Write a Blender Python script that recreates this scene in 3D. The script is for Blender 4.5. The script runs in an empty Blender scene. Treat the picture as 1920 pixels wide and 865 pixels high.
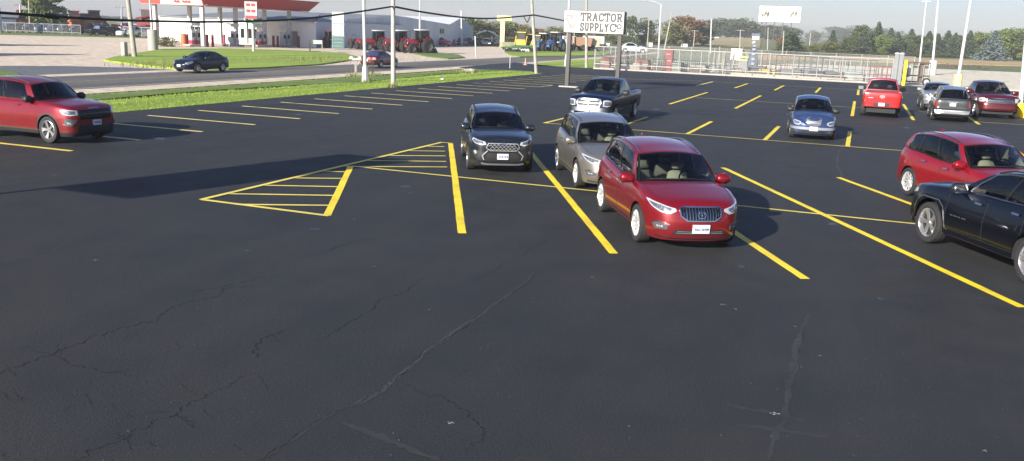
import bpy, bmesh, math, random
import numpy as np
from mathutils import Vector, Matrix
R_ = math.radians
scene = bpy.context.scene
col = scene.collection
random.seed(7)

# ---------------------------------------------------------------- camera geometry (measured from the car park's own grid)
CAM_H, FOC = 3.75, 1640.0
sdx, sdy = math.sin(math.radians(16)), math.cos(math.radians(16))
HAZE_D = .00028
PITCH, ROLL, YAW = R_(12.874), R_(2.197), R_(21.043)

def ray(x, y):
    u, v = x - 960.0, -(y - 432.5)
    c, s = math.cos(ROLL), math.sin(ROLL)
    u, v = u*c - v*s, u*s + v*c
    a = (u, FOC*math.cos(PITCH) + v*math.sin(PITCH), -FOC*math.sin(PITCH) + v*math.cos(PITCH))
    ca, sa = math.cos(YAW), math.sin(YAW)
    return Vector((a[0]*ca - a[1]*sa, a[0]*sa + a[1]*ca, a[2]))

def G(x, y, z=0.0):
    """ground point (metres) seen at a point of the 1920 px photograph"""
    r = ray(x, y)
    return Vector((0, 0, CAM_H)) + r*((z - CAM_H)/r.z)

def Hz(p, y, x=None):
    """height above ground point p that is seen on picture row y"""
    lo, hi = -20.0, 80.0
    for _ in range(50):
        m = (lo + hi)/2
        if proj(Vector((p[0], p[1], m)))[1] > y: lo = m
        else: hi = m
    return lo

def proj(p):
    q = Vector(p) - Vector((0, 0, CAM_H))
    ca, sa = math.cos(-YAW), math.sin(-YAW)
    a = (q.x*ca - q.y*sa, q.x*sa + q.y*ca, q.z)
    f = a[1]*math.cos(PITCH) - a[2]*math.sin(PITCH)
    v = a[1]*math.sin(PITCH) + a[2]*math.cos(PITCH)
    u, v = FOC*a[0]/f, FOC*v/f
    c, s = math.cos(-ROLL), math.sin(-ROLL)
    u, v = u*c - v*s, u*s + v*c
    return (960 + u, 432.5 - v)

# ---------------------------------------------------------------- materials
MATS = {}
def new_mat(name):
    m = bpy.data.materials.new(name); m.use_nodes = True
    nt = m.node_tree; nt.nodes.clear()
    out = nt.nodes.new('ShaderNodeOutputMaterial')
    b = nt.nodes.new('ShaderNodeBsdfPrincipled')
    nt.links.new(b.outputs[0], out.inputs[0])
    MATS[name] = m
    return m, nt, b, out

def sset(b, **k):
    for n, v in k.items():
        n = n.replace('_', ' ')
        if n in b.inputs:
            if isinstance(v, tuple) and len(v) == 3: v = (*v, 1)
            b.inputs[n].default_value = v

def noise(nt, scale, detail=4, rough=.55, vec=None, dist=0):
    n = nt.nodes.new('ShaderNodeTexNoise'); n.inputs['Scale'].default_value = scale
    n.inputs['Detail'].default_value = detail; n.inputs['Roughness'].default_value = rough
    n.inputs['Distortion'].default_value = dist
    if vec is not None: nt.links.new(vec, n.inputs['Vector'])
    return n.outputs[0]

def ramp(nt, src, stops):
    r = nt.nodes.new('ShaderNodeValToRGB')
    els = r.color_ramp.elements
    while len(els) < len(stops): els.new(.5)
    for e, (p, c) in zip(els, stops):
        e.position = p; e.color = (*c, 1) if len(c) == 3 else c
    nt.links.new(src, r.inputs[0]); return r.outputs[0]

def mixc(nt, fac, a, b, mode='MIX'):
    m = nt.nodes.new('ShaderNodeMix'); m.data_type = 'RGBA'; m.blend_type = mode
    for i, v in ((0, fac), (6, a), (7, b)):
        if isinstance(v, bpy.types.NodeSocket): nt.links.new(v, m.inputs[i])
        elif i == 0: m.inputs[0].default_value = v
        else: m.inputs[i].default_value = (*v, 1)
    return m.outputs[2]

def objco(nt, kind='Object'):
    t = nt.nodes.new('ShaderNodeTexCoord'); return t.outputs[kind]

def stretch(nt, vec, s):
    m = nt.nodes.new('ShaderNodeMapping'); m.inputs['Scale'].default_value = s
    nt.links.new(vec, m.inputs[0]); return m.outputs[0]

def bump(nt, b, h, strength=.3, dist=.01):
    n = nt.nodes.new('ShaderNodeBump'); n.inputs['Strength'].default_value = strength
    n.inputs['Distance'].default_value = dist
    nt.links.new(h, n.inputs['Height']); nt.links.new(n.outputs[0], b.inputs['Normal'])

def plain(name, c, rough=.6, metal=0., var=.12, scale=3., **k):
    """a solid procedural material with a little uneven tone"""
    if name in MATS: return MATS[name]
    m, nt, b, out = new_mat(name)
    sset(b, Roughness=rough, Metallic=metal, **k)
    f = noise(nt, scale, 5, .6, objco(nt))
    lo = tuple(v*(1-var) for v in c); hi = tuple(min(1, v*(1+var)) for v in c)
    nt.links.new(ramp(nt, f, [(.3, lo), (.7, hi)]), b.inputs['Base Color'])
    return m

def paint(name, c, metal=.25, rough=.28, dirt=.08, coat=.85, spec=.5):
    if name in MATS: return MATS[name]
    m, nt, b, out = new_mat(name)
    sset(b, Metallic=metal, Roughness=rough, Coat_Weight=coat, Coat_Roughness=.04, Specular_IOR_Level=spec)
    co = objco(nt)
    # road dust: dull film towards the sills plus faint unevenness
    sep = nt.nodes.new('ShaderNodeSeparateXYZ'); nt.links.new(co, sep.inputs[0])
    mr = nt.nodes.new('ShaderNodeMapRange'); mr.inputs[1].default_value = .75; mr.inputs[2].default_value = .2
    mr.inputs[3].default_value = 0; mr.inputs[4].default_value = 1
    nt.links.new(sep.outputs[2], mr.inputs[0])
    n1 = noise(nt, 5, 6, .65, co)
    mu = nt.nodes.new('ShaderNodeMath'); mu.operation = 'MULTIPLY'
    nt.links.new(mr.outputs[0], mu.inputs[0]); nt.links.new(n1, mu.inputs[1])
    mu2 = nt.nodes.new('ShaderNodeMath'); mu2.operation = 'MULTIPLY_ADD'; mu2.inputs[1].default_value = dirt*4; mu2.inputs[2].default_value = dirt*.15
    nt.links.new(mu.outputs[0], mu2.inputs[0]); mu2.use_clamp = True
    nt.links.new(mixc(nt, mu2.outputs[0], c, (.16, .145, .125)), b.inputs['Base Color'])
    r2 = nt.nodes.new('ShaderNodeMath'); r2.operation = 'MULTIPLY_ADD'; r2.inputs[1].default_value = .35; r2.inputs[2].default_value = rough
    nt.links.new(mu2.outputs[0], r2.inputs[0]); nt.links.new(r2.outputs[0], b.inputs['Roughness'])
    return m

def glass(name, tint=(.25, .28, .28), refl=1.0):
    if name in MATS: return MATS[name]
    m = bpy.data.materials.new(name); m.use_nodes = True; MATS[name] = m
    nt = m.node_tree; nt.nodes.clear()
    out = nt.nodes.new('ShaderNodeOutputMaterial'); mix = nt.nodes.new('ShaderNodeMixShader')
    tr = nt.nodes.new('ShaderNodeBsdfTransparent'); tr.inputs[0].default_value = (*tint, 1)
    gl = nt.nodes.new('ShaderNodeBsdfGlossy'); gl.inputs['Roughness'].default_value = .03
    gl.inputs[0].default_value = (refl, refl, refl, 1)
    fr = nt.nodes.new('ShaderNodeFresnel'); fr.inputs[0].default_value = 1.5
    nt.links.new(fr.outputs[0], mix.inputs[0]); nt.links.new(tr.outputs[0], mix.inputs[1]); nt.links.new(gl.outputs[0], mix.inputs[2])
    nt.links.new(mix.outputs[0], out.inputs[0]); return m

RUBBER = plain('tyre_rubber', (.022, .022, .022), .8, var=.25, scale=9)
BLACK = plain('black_plastic', (.018, .018, .019), .55)
GLOSSBLACK = plain('gloss_black', (.008, .008, .009), .12)
CHROME = plain('chrome', (.52, .53, .55), .2, 1.0, var=.05)
ALLOY = plain('alloy_rim', (.62, .62, .63), .28, .85, var=.1)
DARKALLOY = plain('dark_alloy', (.32, .32, .33), .3, .85)
LAMP = plain('headlamp_lens', (.50, .53, .56), .12, .35, var=.15, scale=25, Coat_Weight=1.0)
LAMPDARK = plain('headlamp_bezel', (.10, .11, .12), .15, .3, Coat_Weight=1.0)
SOFTGREY = plain('reflector_grey', (.35, .36, .38), .2, .6)
RED_L = plain('red_lens', (.38, .012, .012), .15, 0, Coat_Weight=1.0)
AMBER = plain('amber_lens', (.6, .2, .03), .2)
PLATE = plain('plate_white', (.72, .73, .74), .45, 0, var=.03)
PLATEINK = plain('plate_ink', (.10, .12, .25), .5)
MIRRORG = plain('mirror_glass', (.75, .78, .8), .05, 1.0, var=.02)
GL_CLEAR = glass('windshield_glass', (.36, .41, .40))
GL_OPEN = glass('clear_windshield', (.58, .66, .62), 1.)
CHROME2 = plain('satin_chrome', (.19, .20, .21), .33, 1.0, var=.08)
GL_TINT = glass('tinted_glass', (.10, .11, .12))
GL_MID = glass('side_glass', (.26, .29, .30))
INT_BLACK = plain('interior_black', (.02, .02, .022), .8)
INT_BEIGE = plain('interior_beige', (.42, .37, .28), .75)
INT_GREY = plain('interior_grey', (.14, .14, .14), .8)

# ---------------------------------------------------------------- mesh builder
class MB:
    def __init__(self): self.v = []; self.f = []; self.m = []
    def add(self, vs, fs, mi=0):
        o = len(self.v); self.v += [tuple(p) for p in vs]
        self.f += [tuple(i+o for i in f) for f in fs]; self.m += [mi]*len(fs)
    def quad(self, a, b, c, d, mi=0): self.add([a, b, c, d], [(0, 1, 2, 3)], mi)
    def box(self, c, s, mi=0, rz=0., taper=1., bev=0.):
        sx, sy, sz = s[0]/2, s[1]/2, s[2]/2
        pts = []
        if bev > 0:
            b = min(bev, sx*.9, sy*.9, sz*.9)
            rings = [(-sz, b, 0), (-sz+b, 0, 0), (sz-b, 0, 1), (sz, b, 1)]
            for z, ins, tp in rings:
                t = taper if tp else 1.
                X, Y = sx*t-ins, sy*t-ins
                for (ax, ay) in ((X-b*.6, Y), (X, Y-b*.6), (X, -Y+b*.6), (X-b*.6, -Y), (-X+b*.6, -Y), (-X, -Y+b*.6), (-X, Y-b*.6), (-X+b*.6, Y)):
                    pts.append((ax, ay, z))
            fs = [tuple(range(7, -1, -1))] if False else []
            fs.append(tuple(range(0, 8))); fs.append(tuple(range(31, 23, -1)))
            for r in range(3):
                for i in range(8):
                    j = (i+1) % 8
                    fs.append((r*8+i, (r+1)*8+i, (r+1)*8+j, r*8+j))
        else:
            for z, t in ((-sz, 1.), (sz, taper)):
                pts += [(-sx*t, -sy*t, z), (sx*t, -sy*t, z), (sx*t, sy*t, z), (-sx*t, sy*t, z)]
            fs = [(0, 3, 2, 1), (4, 5, 6, 7), (0, 1, 5, 4), (1, 2, 6, 5), (2, 3, 7, 6), (3, 0, 4, 7)]
        ca, sa = math.cos(rz), math.sin(rz)
        self.add([(c[0]+x*ca-y*sa, c[1]+x*sa+y*ca, c[2]+z) for x, y, z in pts], fs, mi)
    def tube(self, path, r, n=8, mi=0, cap=True):
        P = [Vector(p) for p in path]; rs = r if isinstance(r, (list, tuple)) else [r]*len(P)
        o = len(self.v); prev = None
        for i, p in enumerate(P):
            d = (P[min(i+1, len(P)-1)] - P[max(i-1, 0)])
            if d.length < 1e-9: d = Vector((0, 0, 1))
            d.normalize()
            a = Vector((0, 0, 1)) if abs(d.z) < .9 else Vector((1, 0, 0))
            if prev is not None: a = prev
            s = d.cross(a)
            if s.length < 1e-6: s = d.cross(Vector((0, 1, 0)))
            s.normalize(); t = s.cross(d).normalized(); prev = t
            for k in range(n):
                th = 2*math.pi*k/n
                self.v.append(tuple(p + (s*math.cos(th) + t*math.sin(th))*rs[i]))
        for i in range(len(P)-1):
            for k in range(n):
                a, b = o+i*n+k, o+i*n+(k+1) % n
                self.f.append((a, b, b+n, a+n)); self.m.append(mi)
        if cap:
            self.f.append(tuple(o+k for k in range(n-1, -1, -1))); self.m.append(mi)
            e = o+(len(P)-1)*n
            self.f.append(tuple(e+k for k in range(n))); self.m.append(mi)
    def lathe(self, prof, n=24, axis='Y', c=(0, 0, 0), mi=0, closed=False):
        """prof: (radius, along)"""
        o = len(self.v)
        for r, a in prof:
            for k in range(n):
                th = 2*math.pi*k/n; x, z = r*math.cos(th), r*math.sin(th)
                p = (x, a, z) if axis == 'Y' else (x, z, a)
                self.v.append((c[0]+p[0], c[1]+p[1], c[2]+p[2]))
        m = len(prof)
        for i in range(m-1 if not closed else m):
            for k in range(n):
                a, b = o+i*n+k, o+i*n+(k+1) % n
                i2 = (i+1) % m
                c_, d_ = o+i2*n+(k+1) % n, o+i2*n+k
                self.f.append((a, d_, c_, b) if axis == 'Y' else (a, b, c_, d_)); self.m.append(mi)
    def grid(self, rows, mi=0, closed=False):
        o = len(self.v); n = len(rows[0])
        for r in rows: self.v += [tuple(p) for p in r]
        for i in range(len(rows)-1):
            for k in range(n-1):
                a = o+i*n+k
                self.f.append((a, a+1, a+n+1, a+n)); self.m.append(mi)
    def build(self, name, mats, parent=None, smooth=None, weld=False):
        me = bpy.data.meshes.new(name)
        me.from_pydata(self.v, [], self.f)
        if not isinstance(mats, (list, tuple)): mats = [mats]
        for m in mats: me.materials.append(m)
        if len(mats) > 1: me.polygons.foreach_set('material_index', self.m)
        if weld:
            bm = bmesh.new(); bm.from_mesh(me)
            bmesh.ops.remove_doubles(bm, verts=bm.verts, dist=.0008)
            bmesh.ops.recalc_face_normals(bm, faces=bm.faces)
            bm.to_mesh(me); bm.free()
        me.validate(); me.update()
        if smooth is not None:
            me.shade_smooth(); me.set_sharp_from_angle(angle=R_(smooth))
        o = bpy.data.objects.new(name, me); col.objects.link(o)
        if parent is not None: o.parent = parent
        return o

def tag(o, label=None, cat=None, group=None, kind=None):
    if label: o['label'] = label
    if cat: o['category'] = cat
    if group: o['group'] = group
    if kind: o['kind'] = kind
    return o

def empty(name, loc=(0, 0, 0), rz=0., label=None, cat=None, group=None):
    o = bpy.data.objects.new(name, None); col.objects.link(o)
    o.location = loc; o.rotation_euler = (0, 0, rz)
    o.empty_display_size = .2
    return tag(o, label, cat, group)

def copy_tree(o, parent=None):
    kids = list(o.children)
    c = o.copy(); col.objects.link(c); c.parent = parent
    for ch in kids: copy_tree(ch, c)
    return c

def setlike(o, loc, rz=0, label=None, scale=None):
    o.location = loc; o.rotation_euler = (0, 0, rz)
    if label: o['label'] = label
    if scale: o.scale = (scale,)*3 if not isinstance(scale, tuple) else scale
    return o

def curve1(pts, smooth=True):
    """cubic Hermite through (x, y) pairs given in falling or rising x"""
    pts = sorted(pts); xs = [p[0] for p in pts]; ys = [p[1] for p in pts]
    n = len(xs)
    if n == 1: return lambda x: ys[0]
    sl = [(ys[i+1]-ys[i])/(xs[i+1]-xs[i]) for i in range(n-1)]
    m = [sl[0]] + [0 if sl[i-1]*sl[i] <= 0 else 2*sl[i-1]*sl[i]/(sl[i-1]+sl[i]) for i in range(1, n-1)] + [sl[-1]]
    def f(x):
        if x <= xs[0]: return ys[0]
        if x >= xs[-1]: return ys[-1]
        i = max(j for j in range(n-1) if xs[j] <= x)
        h = xs[i+1]-xs[i]; t = (x-xs[i])/h
        return ((2*t**3-3*t*t+1)*ys[i] + (t**3-2*t*t+t)*h*m[i] + (-2*t**3+3*t*t)*ys[i+1] + (t**3-t*t)*h*m[i+1])
    return f

def catmull(P, per=10):
    P = [Vector(p) for p in P]; out = []
    for i in range(len(P)-1):
        p0 = P[i-1] if i > 0 else P[0]*2-P[1]
        p3 = P[i+2] if i+2 < len(P) else P[-1]*2-P[-2]
        p1, p2 = P[i], P[i+1]
        for k in range(per):
            t = k/per
            out.append(.5*((2*p1)+(p2-p0)*t+(2*p0-5*p1+4*p2-p3)*t*t+(3*p1-p0-3*p2+p3)*t**3))
    out.append(P[-1]); return out

# ---------------------------------------------------------------- vehicles
def make_wheel(parent, loc, r, wid, side, style, rimmat, rough=False, low=False):
    """side = +1 when the outer face looks to +Y"""
    w = MB(); n = 20 if low else 36
    w.lathe([(.01, -wid*.3), (r*.62, -wid*.3), (r*.62, wid*.12), (.01, wid*.12)], n)
    hub = w.build('wheel', INT_BLACK, parent, 30)
    hub.location = loc
    if side < 0: hub.rotation_euler = (0, 0, math.pi)
    t = MB(); h = wid/2; ri = r*.70
    t.lathe([(ri, -h*.8), (r*.86, -h), (r*.955, -h*.9), (r, -h*.66), (r*1.0, 0), (r, h*.66), (r*.955, h*.9), (r*.86, h), (ri, h*.86), (ri*.97, h*.5), (ri*.97, -h*.5)], n, closed=True)
    if not low:
        for k in range(40):   # tread blocks
            a = 2*math.pi*k/40
            for s in (-1, 1):
                c = Vector((math.cos(a)*(r-.002), s*h*.62, math.sin(a)*(r-.002)))
                tx = Vector((-math.sin(a), 0, math.cos(a)))*.017; ny = Vector((0, h*.22, 0)); up = Vector((math.cos(a), 0, math.sin(a)))*.003
                t.quad(c-tx-ny+up, c-tx+ny+up, c+tx+ny+up, c+tx-ny+up)
    t.build('tyre', RUBBER, hub, 35)
    m = MB(); rr = ri*1.0; y0 = h*.62
    m.lathe([(rr, h*.9), (rr*.965, h*.93), (rr*.93, h*.8), (rr*.9, h*.1)], n)
    m.lathe([(.001, y0+.006), (.05*r/.36, y0+.006), (.062*r/.36, y0-.01), (.07*r/.36, y0-.04)], 16)
    k = style
    for i in range(k):
        a = 2*math.pi*i/k
        for off in ((-.055, .055) if k <= 6 else (0,)):
            a0 = a + off*.9; a1 = a + off*2.3
            wd0, wd1 = (.020, .016) if k <= 6 else (.022, .019)
            rows = []
            for q, (rad, ww, yy) in enumerate(((.045*r/.36, wd0*1.1, y0), (rr*.55, wd0, y0+.004), (rr*.95, wd1, h*.86))):
                ang = a0 + (a1-a0)*q/2
                c = Vector((math.cos(ang)*rad, yy, math.sin(ang)*rad)); tx = Vector((-math.sin(ang), 0, math.cos(ang)))*ww*r/.36
                dn = Vector((0, -.022, 0))
                rows.append([c-tx*1.25+dn, c-tx, c+tx, c+tx*1.25+dn])
            m.grid(rows)
    m.build('rim', rimmat, hub, 40)
    return hub

class Shell:
    """body side surface: a plan outline swept with front, side and rear profiles"""
    def __init__(s, S):
        s.S = S; pts = S['plan']
        mir = [(pts[1][0], -pts[1][1], 0)] + [(x, y, 0) for x, y in pts] + [(pts[-2][0], -pts[-2][1], 0)]
        dense = catmull(mir, 14)[14:-14]
        s.P = [Vector((p.x, max(p.y, 0), 0)) for p in dense]; s.P[0].y = 0; s.P[-1].y = 0
        s.u = [0.]
        for a, b in zip(s.P, s.P[1:]): s.u.append(s.u[-1]+(b-a).length)
        s.T = s.u[-1]
        s.ze = curve1(S['ze']); s.crown = curve1(S['crown'])
        s.pf, s.ps, s.pr = (curve1(S[k]) for k in ('front', 'side', 'rear'))
        s.zbase = curve1(S['zb'])
        s.sh = curve1([(0, S.get('shr', .06)), (.025, S.get('shr', .06)*.42), (.07, .008), (.13, 0)])
        s.sidex = [(p.x, u) for p, u in zip(s.P, s.u)]
    def plan(s, u):
        u = min(max(u, 0), s.T)
        i = min(int(np.searchsorted(s.u, u)), len(s.u)-1); i = max(i, 1)
        t = (u-s.u[i-1])/(s.u[i]-s.u[i-1]+1e-12)
        p = s.P[i-1].lerp(s.P[i], t)
        a = s.P[max(i-3, 0)]; b = s.P[min(i+2, len(s.P)-1)]
        d = (b-a)
        if i <= 3: d = Vector((s.P[i+2].x - s.P[i+2].x, 1, 0)) if i <= 1 else d
        d.normalize(); n = Vector((d.y, -d.x, 0))
        if n.length < .5: n = Vector((1, 0, 0))
        return p, n
    def ux(s, x):
        best = None
        for (xa, ua), (xb, ub) in zip(s.sidex, s.sidex[1:]):
            if (xa-x)*(xb-x) <= 0 and abs(xa-xb) > 1e-9: 
                return ua + (ub-ua)*(xa-x)/(xa-xb)
        return 0 if x > 0 else s.T
    def inset(s, n, z, ze):
        wf = max(0, n.x)**1.5; wr = max(0, -n.x)**1.5
        d = wf*s.pf(z) + wr*s.pr(z) + max(0, 1-wf-wr)*s.ps(z)
        return d + s.sh(ze-z)
    def at(s, u, z, off=0., side=1):
        p, n = s.plan(u); ze = s.ze(p.x)
        q = p - n*(s.inset(n, z, ze)-off); q.z = z
        if side < 0: q.y = -q.y
        return q
    def rear(s, u, z, off=0., side=1): return s.at(s.T-u, z, off, side)
    def sx(s, x, z, off=0., side=1): return s.at(s.ux(x), z, off, side)

def signed(fn):
    return lambda u, z, off: fn(abs(u), z, off, 1 if u >= 0 else -1)

def patch(mb, fn, poly, off=.008, mi=0, rings=3, skirt=.02, dens=.06):
    """a patch that follows the body surface; poly in (along, height)"""
    P = []
    for i, a in enumerate(poly):
        b = poly[(i+1) % len(poly)]
        n = max(1, int(math.hypot(b[0]-a[0], b[1]-a[1])/dens))
        for k in range(n): P.append((a[0]+(b[0]-a[0])*k/n, a[1]+(b[1]-a[1])*k/n))
    cx = sum(p[0] for p in P)/len(P); cz = sum(p[1] for p in P)/len(P)
    o = len(mb.v); n = len(P)
    for r in range(rings+1):
        k = 1 - r/(rings+.6)
        for (a, b) in P: mb.v.append(tuple(fn(cx+(a-cx)*k, cz+(b-cz)*k, off)))
    for (a, b) in P: mb.v.append(tuple(fn(a, b, -skirt)))
    for r in range(rings):
        for i in range(n):
            j = (i+1) % n
            mb.f.append((o+r*n+i, o+r*n+j, o+(r+1)*n+j, o+(r+1)*n+i)); mb.m.append(mi)
    mb.f.append(tuple(o+rings*n+i for i in range(n))); mb.m.append(mi)
    s = o+(rings+1)*n
    for i in range(n):
        j = (i+1) % n
        mb.f.append((s+i, s+j, o+j, o+i)); mb.m.append(mi)

def bar(mb, fn, pts, w, off=.014, mi=0, thick=.012, dens=.08):
    """a moulding that follows the surface along pts"""
    P = []
    for a, b in zip(pts, pts[1:]):
        n = max(1, int(math.hypot(b[0]-a[0], b[1]-a[1])/dens))
        for k in range(n): P.append((a[0]+(b[0]-a[0])*k/n, a[1]+(b[1]-a[1])*k/n))
    P.append(pts[-1]); rows = []
    for i, p in enumerate(P):
        a, b = P[max(i-1, 0)], P[min(i+1, len(P)-1)]
        dx, dz = b[0]-a[0], b[1]-a[1]; L = math.hypot(dx, dz) or 1
        nx, nz = -dz/L*w/2, dx/L*w/2
        rows.append([fn(p[0]+nx, p[1]+nz, off-thick), fn(p[0]+nx, p[1]+nz, off), fn(p[0]-nx, p[1]-nz, off), fn(p[0]-nx, p[1]-nz, off-thick)])
    mb.grid(rows, mi)

def loop(pts): return list(pts)+[pts[0]]

def text_mesh(name, body, size, mat, parent, loc, rot, sx=1., offset=.0012, extrude=.001, align='CENTER'):
    cu = bpy.data.curves.new(name, 'FONT'); cu.body = body; cu.size = size; cu.align_x = align; cu.align_y = 'CENTER'
    cu.offset = offset; cu.extrude = extrude; cu.resolution_u = 3
    t = bpy.data.objects.new(name+'_tmp', cu); col.objects.link(t)
    bpy.context.view_layer.update()
    me = bpy.data.meshes.new_from_object(t.evaluated_get(bpy.context.evaluated_depsgraph_get()))
    bpy.data.objects.remove(t); bpy.data.curves.remove(cu)
    me.name = name; me.materials.clear(); me.materials.append(mat)
    o = bpy.data.objects.new(name, me); col.objects.link(o); o.parent = parent
    o.location = loc; o.rotation_euler = rot; o.scale = (sx, 1, 1)
    return o

def plate(parent, fn, z, u0=0, text=None, w=.305, h=.155, off=.03):
    m = MB(); patch(m, fn, [(u0-w/2, z-h/2), (u0+w/2, z-h/2), (u0+w/2, z+h/2), (u0-w/2, z+h/2)], off, rings=1, skirt=.0, dens=.2)
    pl = m.build('license_plate', PLATE, parent)
    k = MB()
    if text is None:
        rr = random.Random(int(z*1000)); x = -w*.36
        while x < w*.36:
            ww = rr.choice((.018, .024, .030)); patch(k, fn, [(u0+x, z-h*.22), (u0+x+ww, z-h*.22), (u0+x+ww, z+h*.2), (u0+x, z+h*.2)], off+.003, rings=1, skirt=-off, dens=.2); x += ww+.016
        k.build('plate_characters', PLATEINK, pl)
    else:
        c = fn(u0, z, off+.004); q = fn(u0+.05, z, off+.004)
        d = (Vector(q)-Vector(c)); ang = math.atan2(d.y, d.x)
        text_mesh('plate_characters', text, .066, PLATEINK, pl, c, (math.pi/2, 0, ang), sx=.88)
    return pl

def vehicle(name, S, P):
    """S: shape numbers, P: paint and trim choices. Local +X is forward."""
    root = empty(name, (0, 0, 0), 0)
    sh = Shell(S); low = P.get('low', False)
    fx, rx, wr = S['fx'], S['rx'], S['wr']; R = wr + S.get('gap', .055)
    body_m = P['paint']; clad = P.get('clad', body_m)
    # columns along the outline
    us = set()
    step = .2 if low else .11
    k = int(sh.T/step)
    arch = []
    for xw in (fx, rx): arch.append((sh.ux(xw+R+.004), sh.ux(xw-R-.004)))
    for i in range(k+1):
        u = sh.T*i/k
        if all(not (a <= u <= b) for a, b in arch): us.add(round(u, 5))
    for i in range(7):
        us.add(round(.03*i*i*.25, 5)) 
    for xw in (fx, rx):
        nn = 10 if low else 18
        for i in range(nn+1):
            us.add(round(sh.ux(xw + (R-.0005)*math.cos(math.pi*i/nn)), 5))
        us.add(round(sh.ux(xw+R+.005), 5)); us.add(round(sh.ux(xw-R-.005), 5))
    doors = S.get('doors', [])
    for a, b in doors: us.add(round(sh.ux(a), 5)); us.add(round(sh.ux(b), 5))
    cab = S['cab']; bed = S.get('bed')
    for x in [cab['xa0'], cab['xd0']] + (list(bed[:2]) if bed else []): us.add(round(sh.ux(x), 5))
    us = sorted(us); us = [u for i, u in enumerate(us) if i == 0 or u-us[i-1] > .0015]
    def zb(u):
        p, n = sh.plan(u); z = sh.zbase(p.x)
        if abs(n.y) > .5:
            for xw in (fx, rx):
                d = abs(p.x-xw)
                if d < R: z = max(z, wr + math.sqrt(max(0, R*R-d*d)))
        return z
    ts = [0, .05, .12, .3, .5, .7, .86, .95, 1] if low else [0, .03, .08, .13, .22, .33, .44, .55, .66, .76, .85, .91, .95, .98, 1]
    cols = []
    for u in us:
        p, n = sh.plan(u); ze = sh.ze(p.x); z0 = zb(u)
        cols.append([sh.at(u, z0+(ze-z0)*t) for t in ts])
    body = MB(); doormb = {}
    cr = S.get('cladrows', 2 if low else 3)
    for side in (1, -1):
        for i in range(len(us)-1):
            um = (us[i]+us[i+1])/2; x = sh.plan(um)[0].x
            isd = None
            for di, (a, b) in enumerate(doors):
                if b < x < a and sh.plan(um)[1].y > .7: isd = di
            tgt = body if isd is None or low else doormb.setdefault((isd, side), MB())
            for j in range(len(ts)-1):
                if cols[i][j+1].z - cols[i][j].z < 1e-5 and cols[i+1][j+1].z-cols[i+1][j].z < 1e-5: continue
                q = [cols[i][j], cols[i+1][j], cols[i+1][j+1], cols[i][j+1]]
                if side < 0: q = [Vector((v.x, -v.y, v.z)) for v in q][::-1]
                tgt.quad(*q, mi=1 if j < cr else 0)
    # deck: bonnet, boot or load bed
    M = 6 if low else 12
    def drow(i):
        e = cols[i][-1]; x = e.x; out = []
        c = sh.crown(x)*min(1, e.y/.35)
        for k in range(M+1):
            y = e.y*(1-2*k/M)
            out.append(Vector((x, y, e.z + c*(1-abs(y/max(e.y, 1e-6))**2.2))))
        return out
    xa, xd = cab['xa0']-.02, cab['xd0']+.02
    rows = [drow(i) for i in range(len(us))]
    for i in range(len(us)-1):
        xm = (rows[i][0].x+rows[i+1][0].x)/2
        if xd < xm < xa: continue
        if bed and bed[1] < xm < bed[0]:
            zf = bed[2]; yin = .09
            for sgn in (1, -1):
                a, b = cols[i][-1].copy(), cols[i+1][-1].copy()
                a.y *= sgn; b.y *= sgn
                ai, bi = a-Vector((0, yin*sgn, 0)), b-Vector((0, yin*sgn, 0))
                body.quad(a, b, bi, ai)
                af, bf = ai.copy(), bi.copy(); af.z = bf.z = zf
                body.quad(ai, bi, bf, af, 2)
            a = cols[i][-1].copy(); b = cols[i+1][-1].copy()
            body.quad((a.x, a.y-yin, zf), (b.x, b.y-yin, zf), (b.x, -b.y+yin, zf), (a.x, -a.y+yin, zf), 2)
            continue
        for k in range(M): body.quad(rows[i][k], rows[i+1][k], rows[i+1][k+1], rows[i][k+1])
    if bed:
        for xx in bed[:2]:
            y = sh.sx(xx, sh.ze(xx)).y-.09; z1 = sh.ze(xx)-.001
            body.quad((xx, y, bed[2]), (xx, -y, bed[2]), (xx, -y, z1), (xx, y, z1), 2)
    # cabin
    ybelt = lambda x: sh.sx(x, sh.ze(x)).y - .004
    rail = catmull(cab['rail'], 8)
    rl = [0.]
    for a, b in zip(rail, rail[1:]): rl.append(rl[-1]+(b-a).length)
    def railp(s):
        d = s*rl[-1]; i = min(max(int(np.searchsorted(rl, d)), 1), len(rl)-1)
        return rail[i-1].lerp(rail[i], (d-rl[i-1])/(rl[i]-rl[i-1]+1e-9))
    def beltp(s):
        x = cab['xa0']+(cab['xd0']-cab['xa0'])*s
        return Vector((x, ybelt(x), sh.ze(x)-.012))
    def sidep(s, t, off=0):
        a, b = beltp(s), railp(s); p = a.lerp(b, t)
        n = Vector((0, (b.z-a.z), -(b.y-a.y))).normalized()
        return p + n*(cab.get('bulge', .035)*math.sin(math.pi*t)**.8 + off)
    wins = cab['wins']; t0, t1 = cab.get('tw', (.07, .93))
    ss = {0., 1.}
    for a, b in wins: ss |= {a, b}
    for i in range(25 if not low else 9): ss.add(i/(24 if not low else 8))
    ss = sorted(ss); ss = [s for i, s in enumerate(ss) if i == 0 or s-ss[i-1] > 1e-4]
    keep = []
    for s in ss:
        if any(abs(s-x) < 1e-5 for w in wins for x in w) or s in (0, 1) or all(abs(s-x) > .012 for w in wins for x in w): keep.append(s)
    ss = keep
    tt = [0, t0, .25, .5, .75, t1, 1]
    wm = {}
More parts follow.
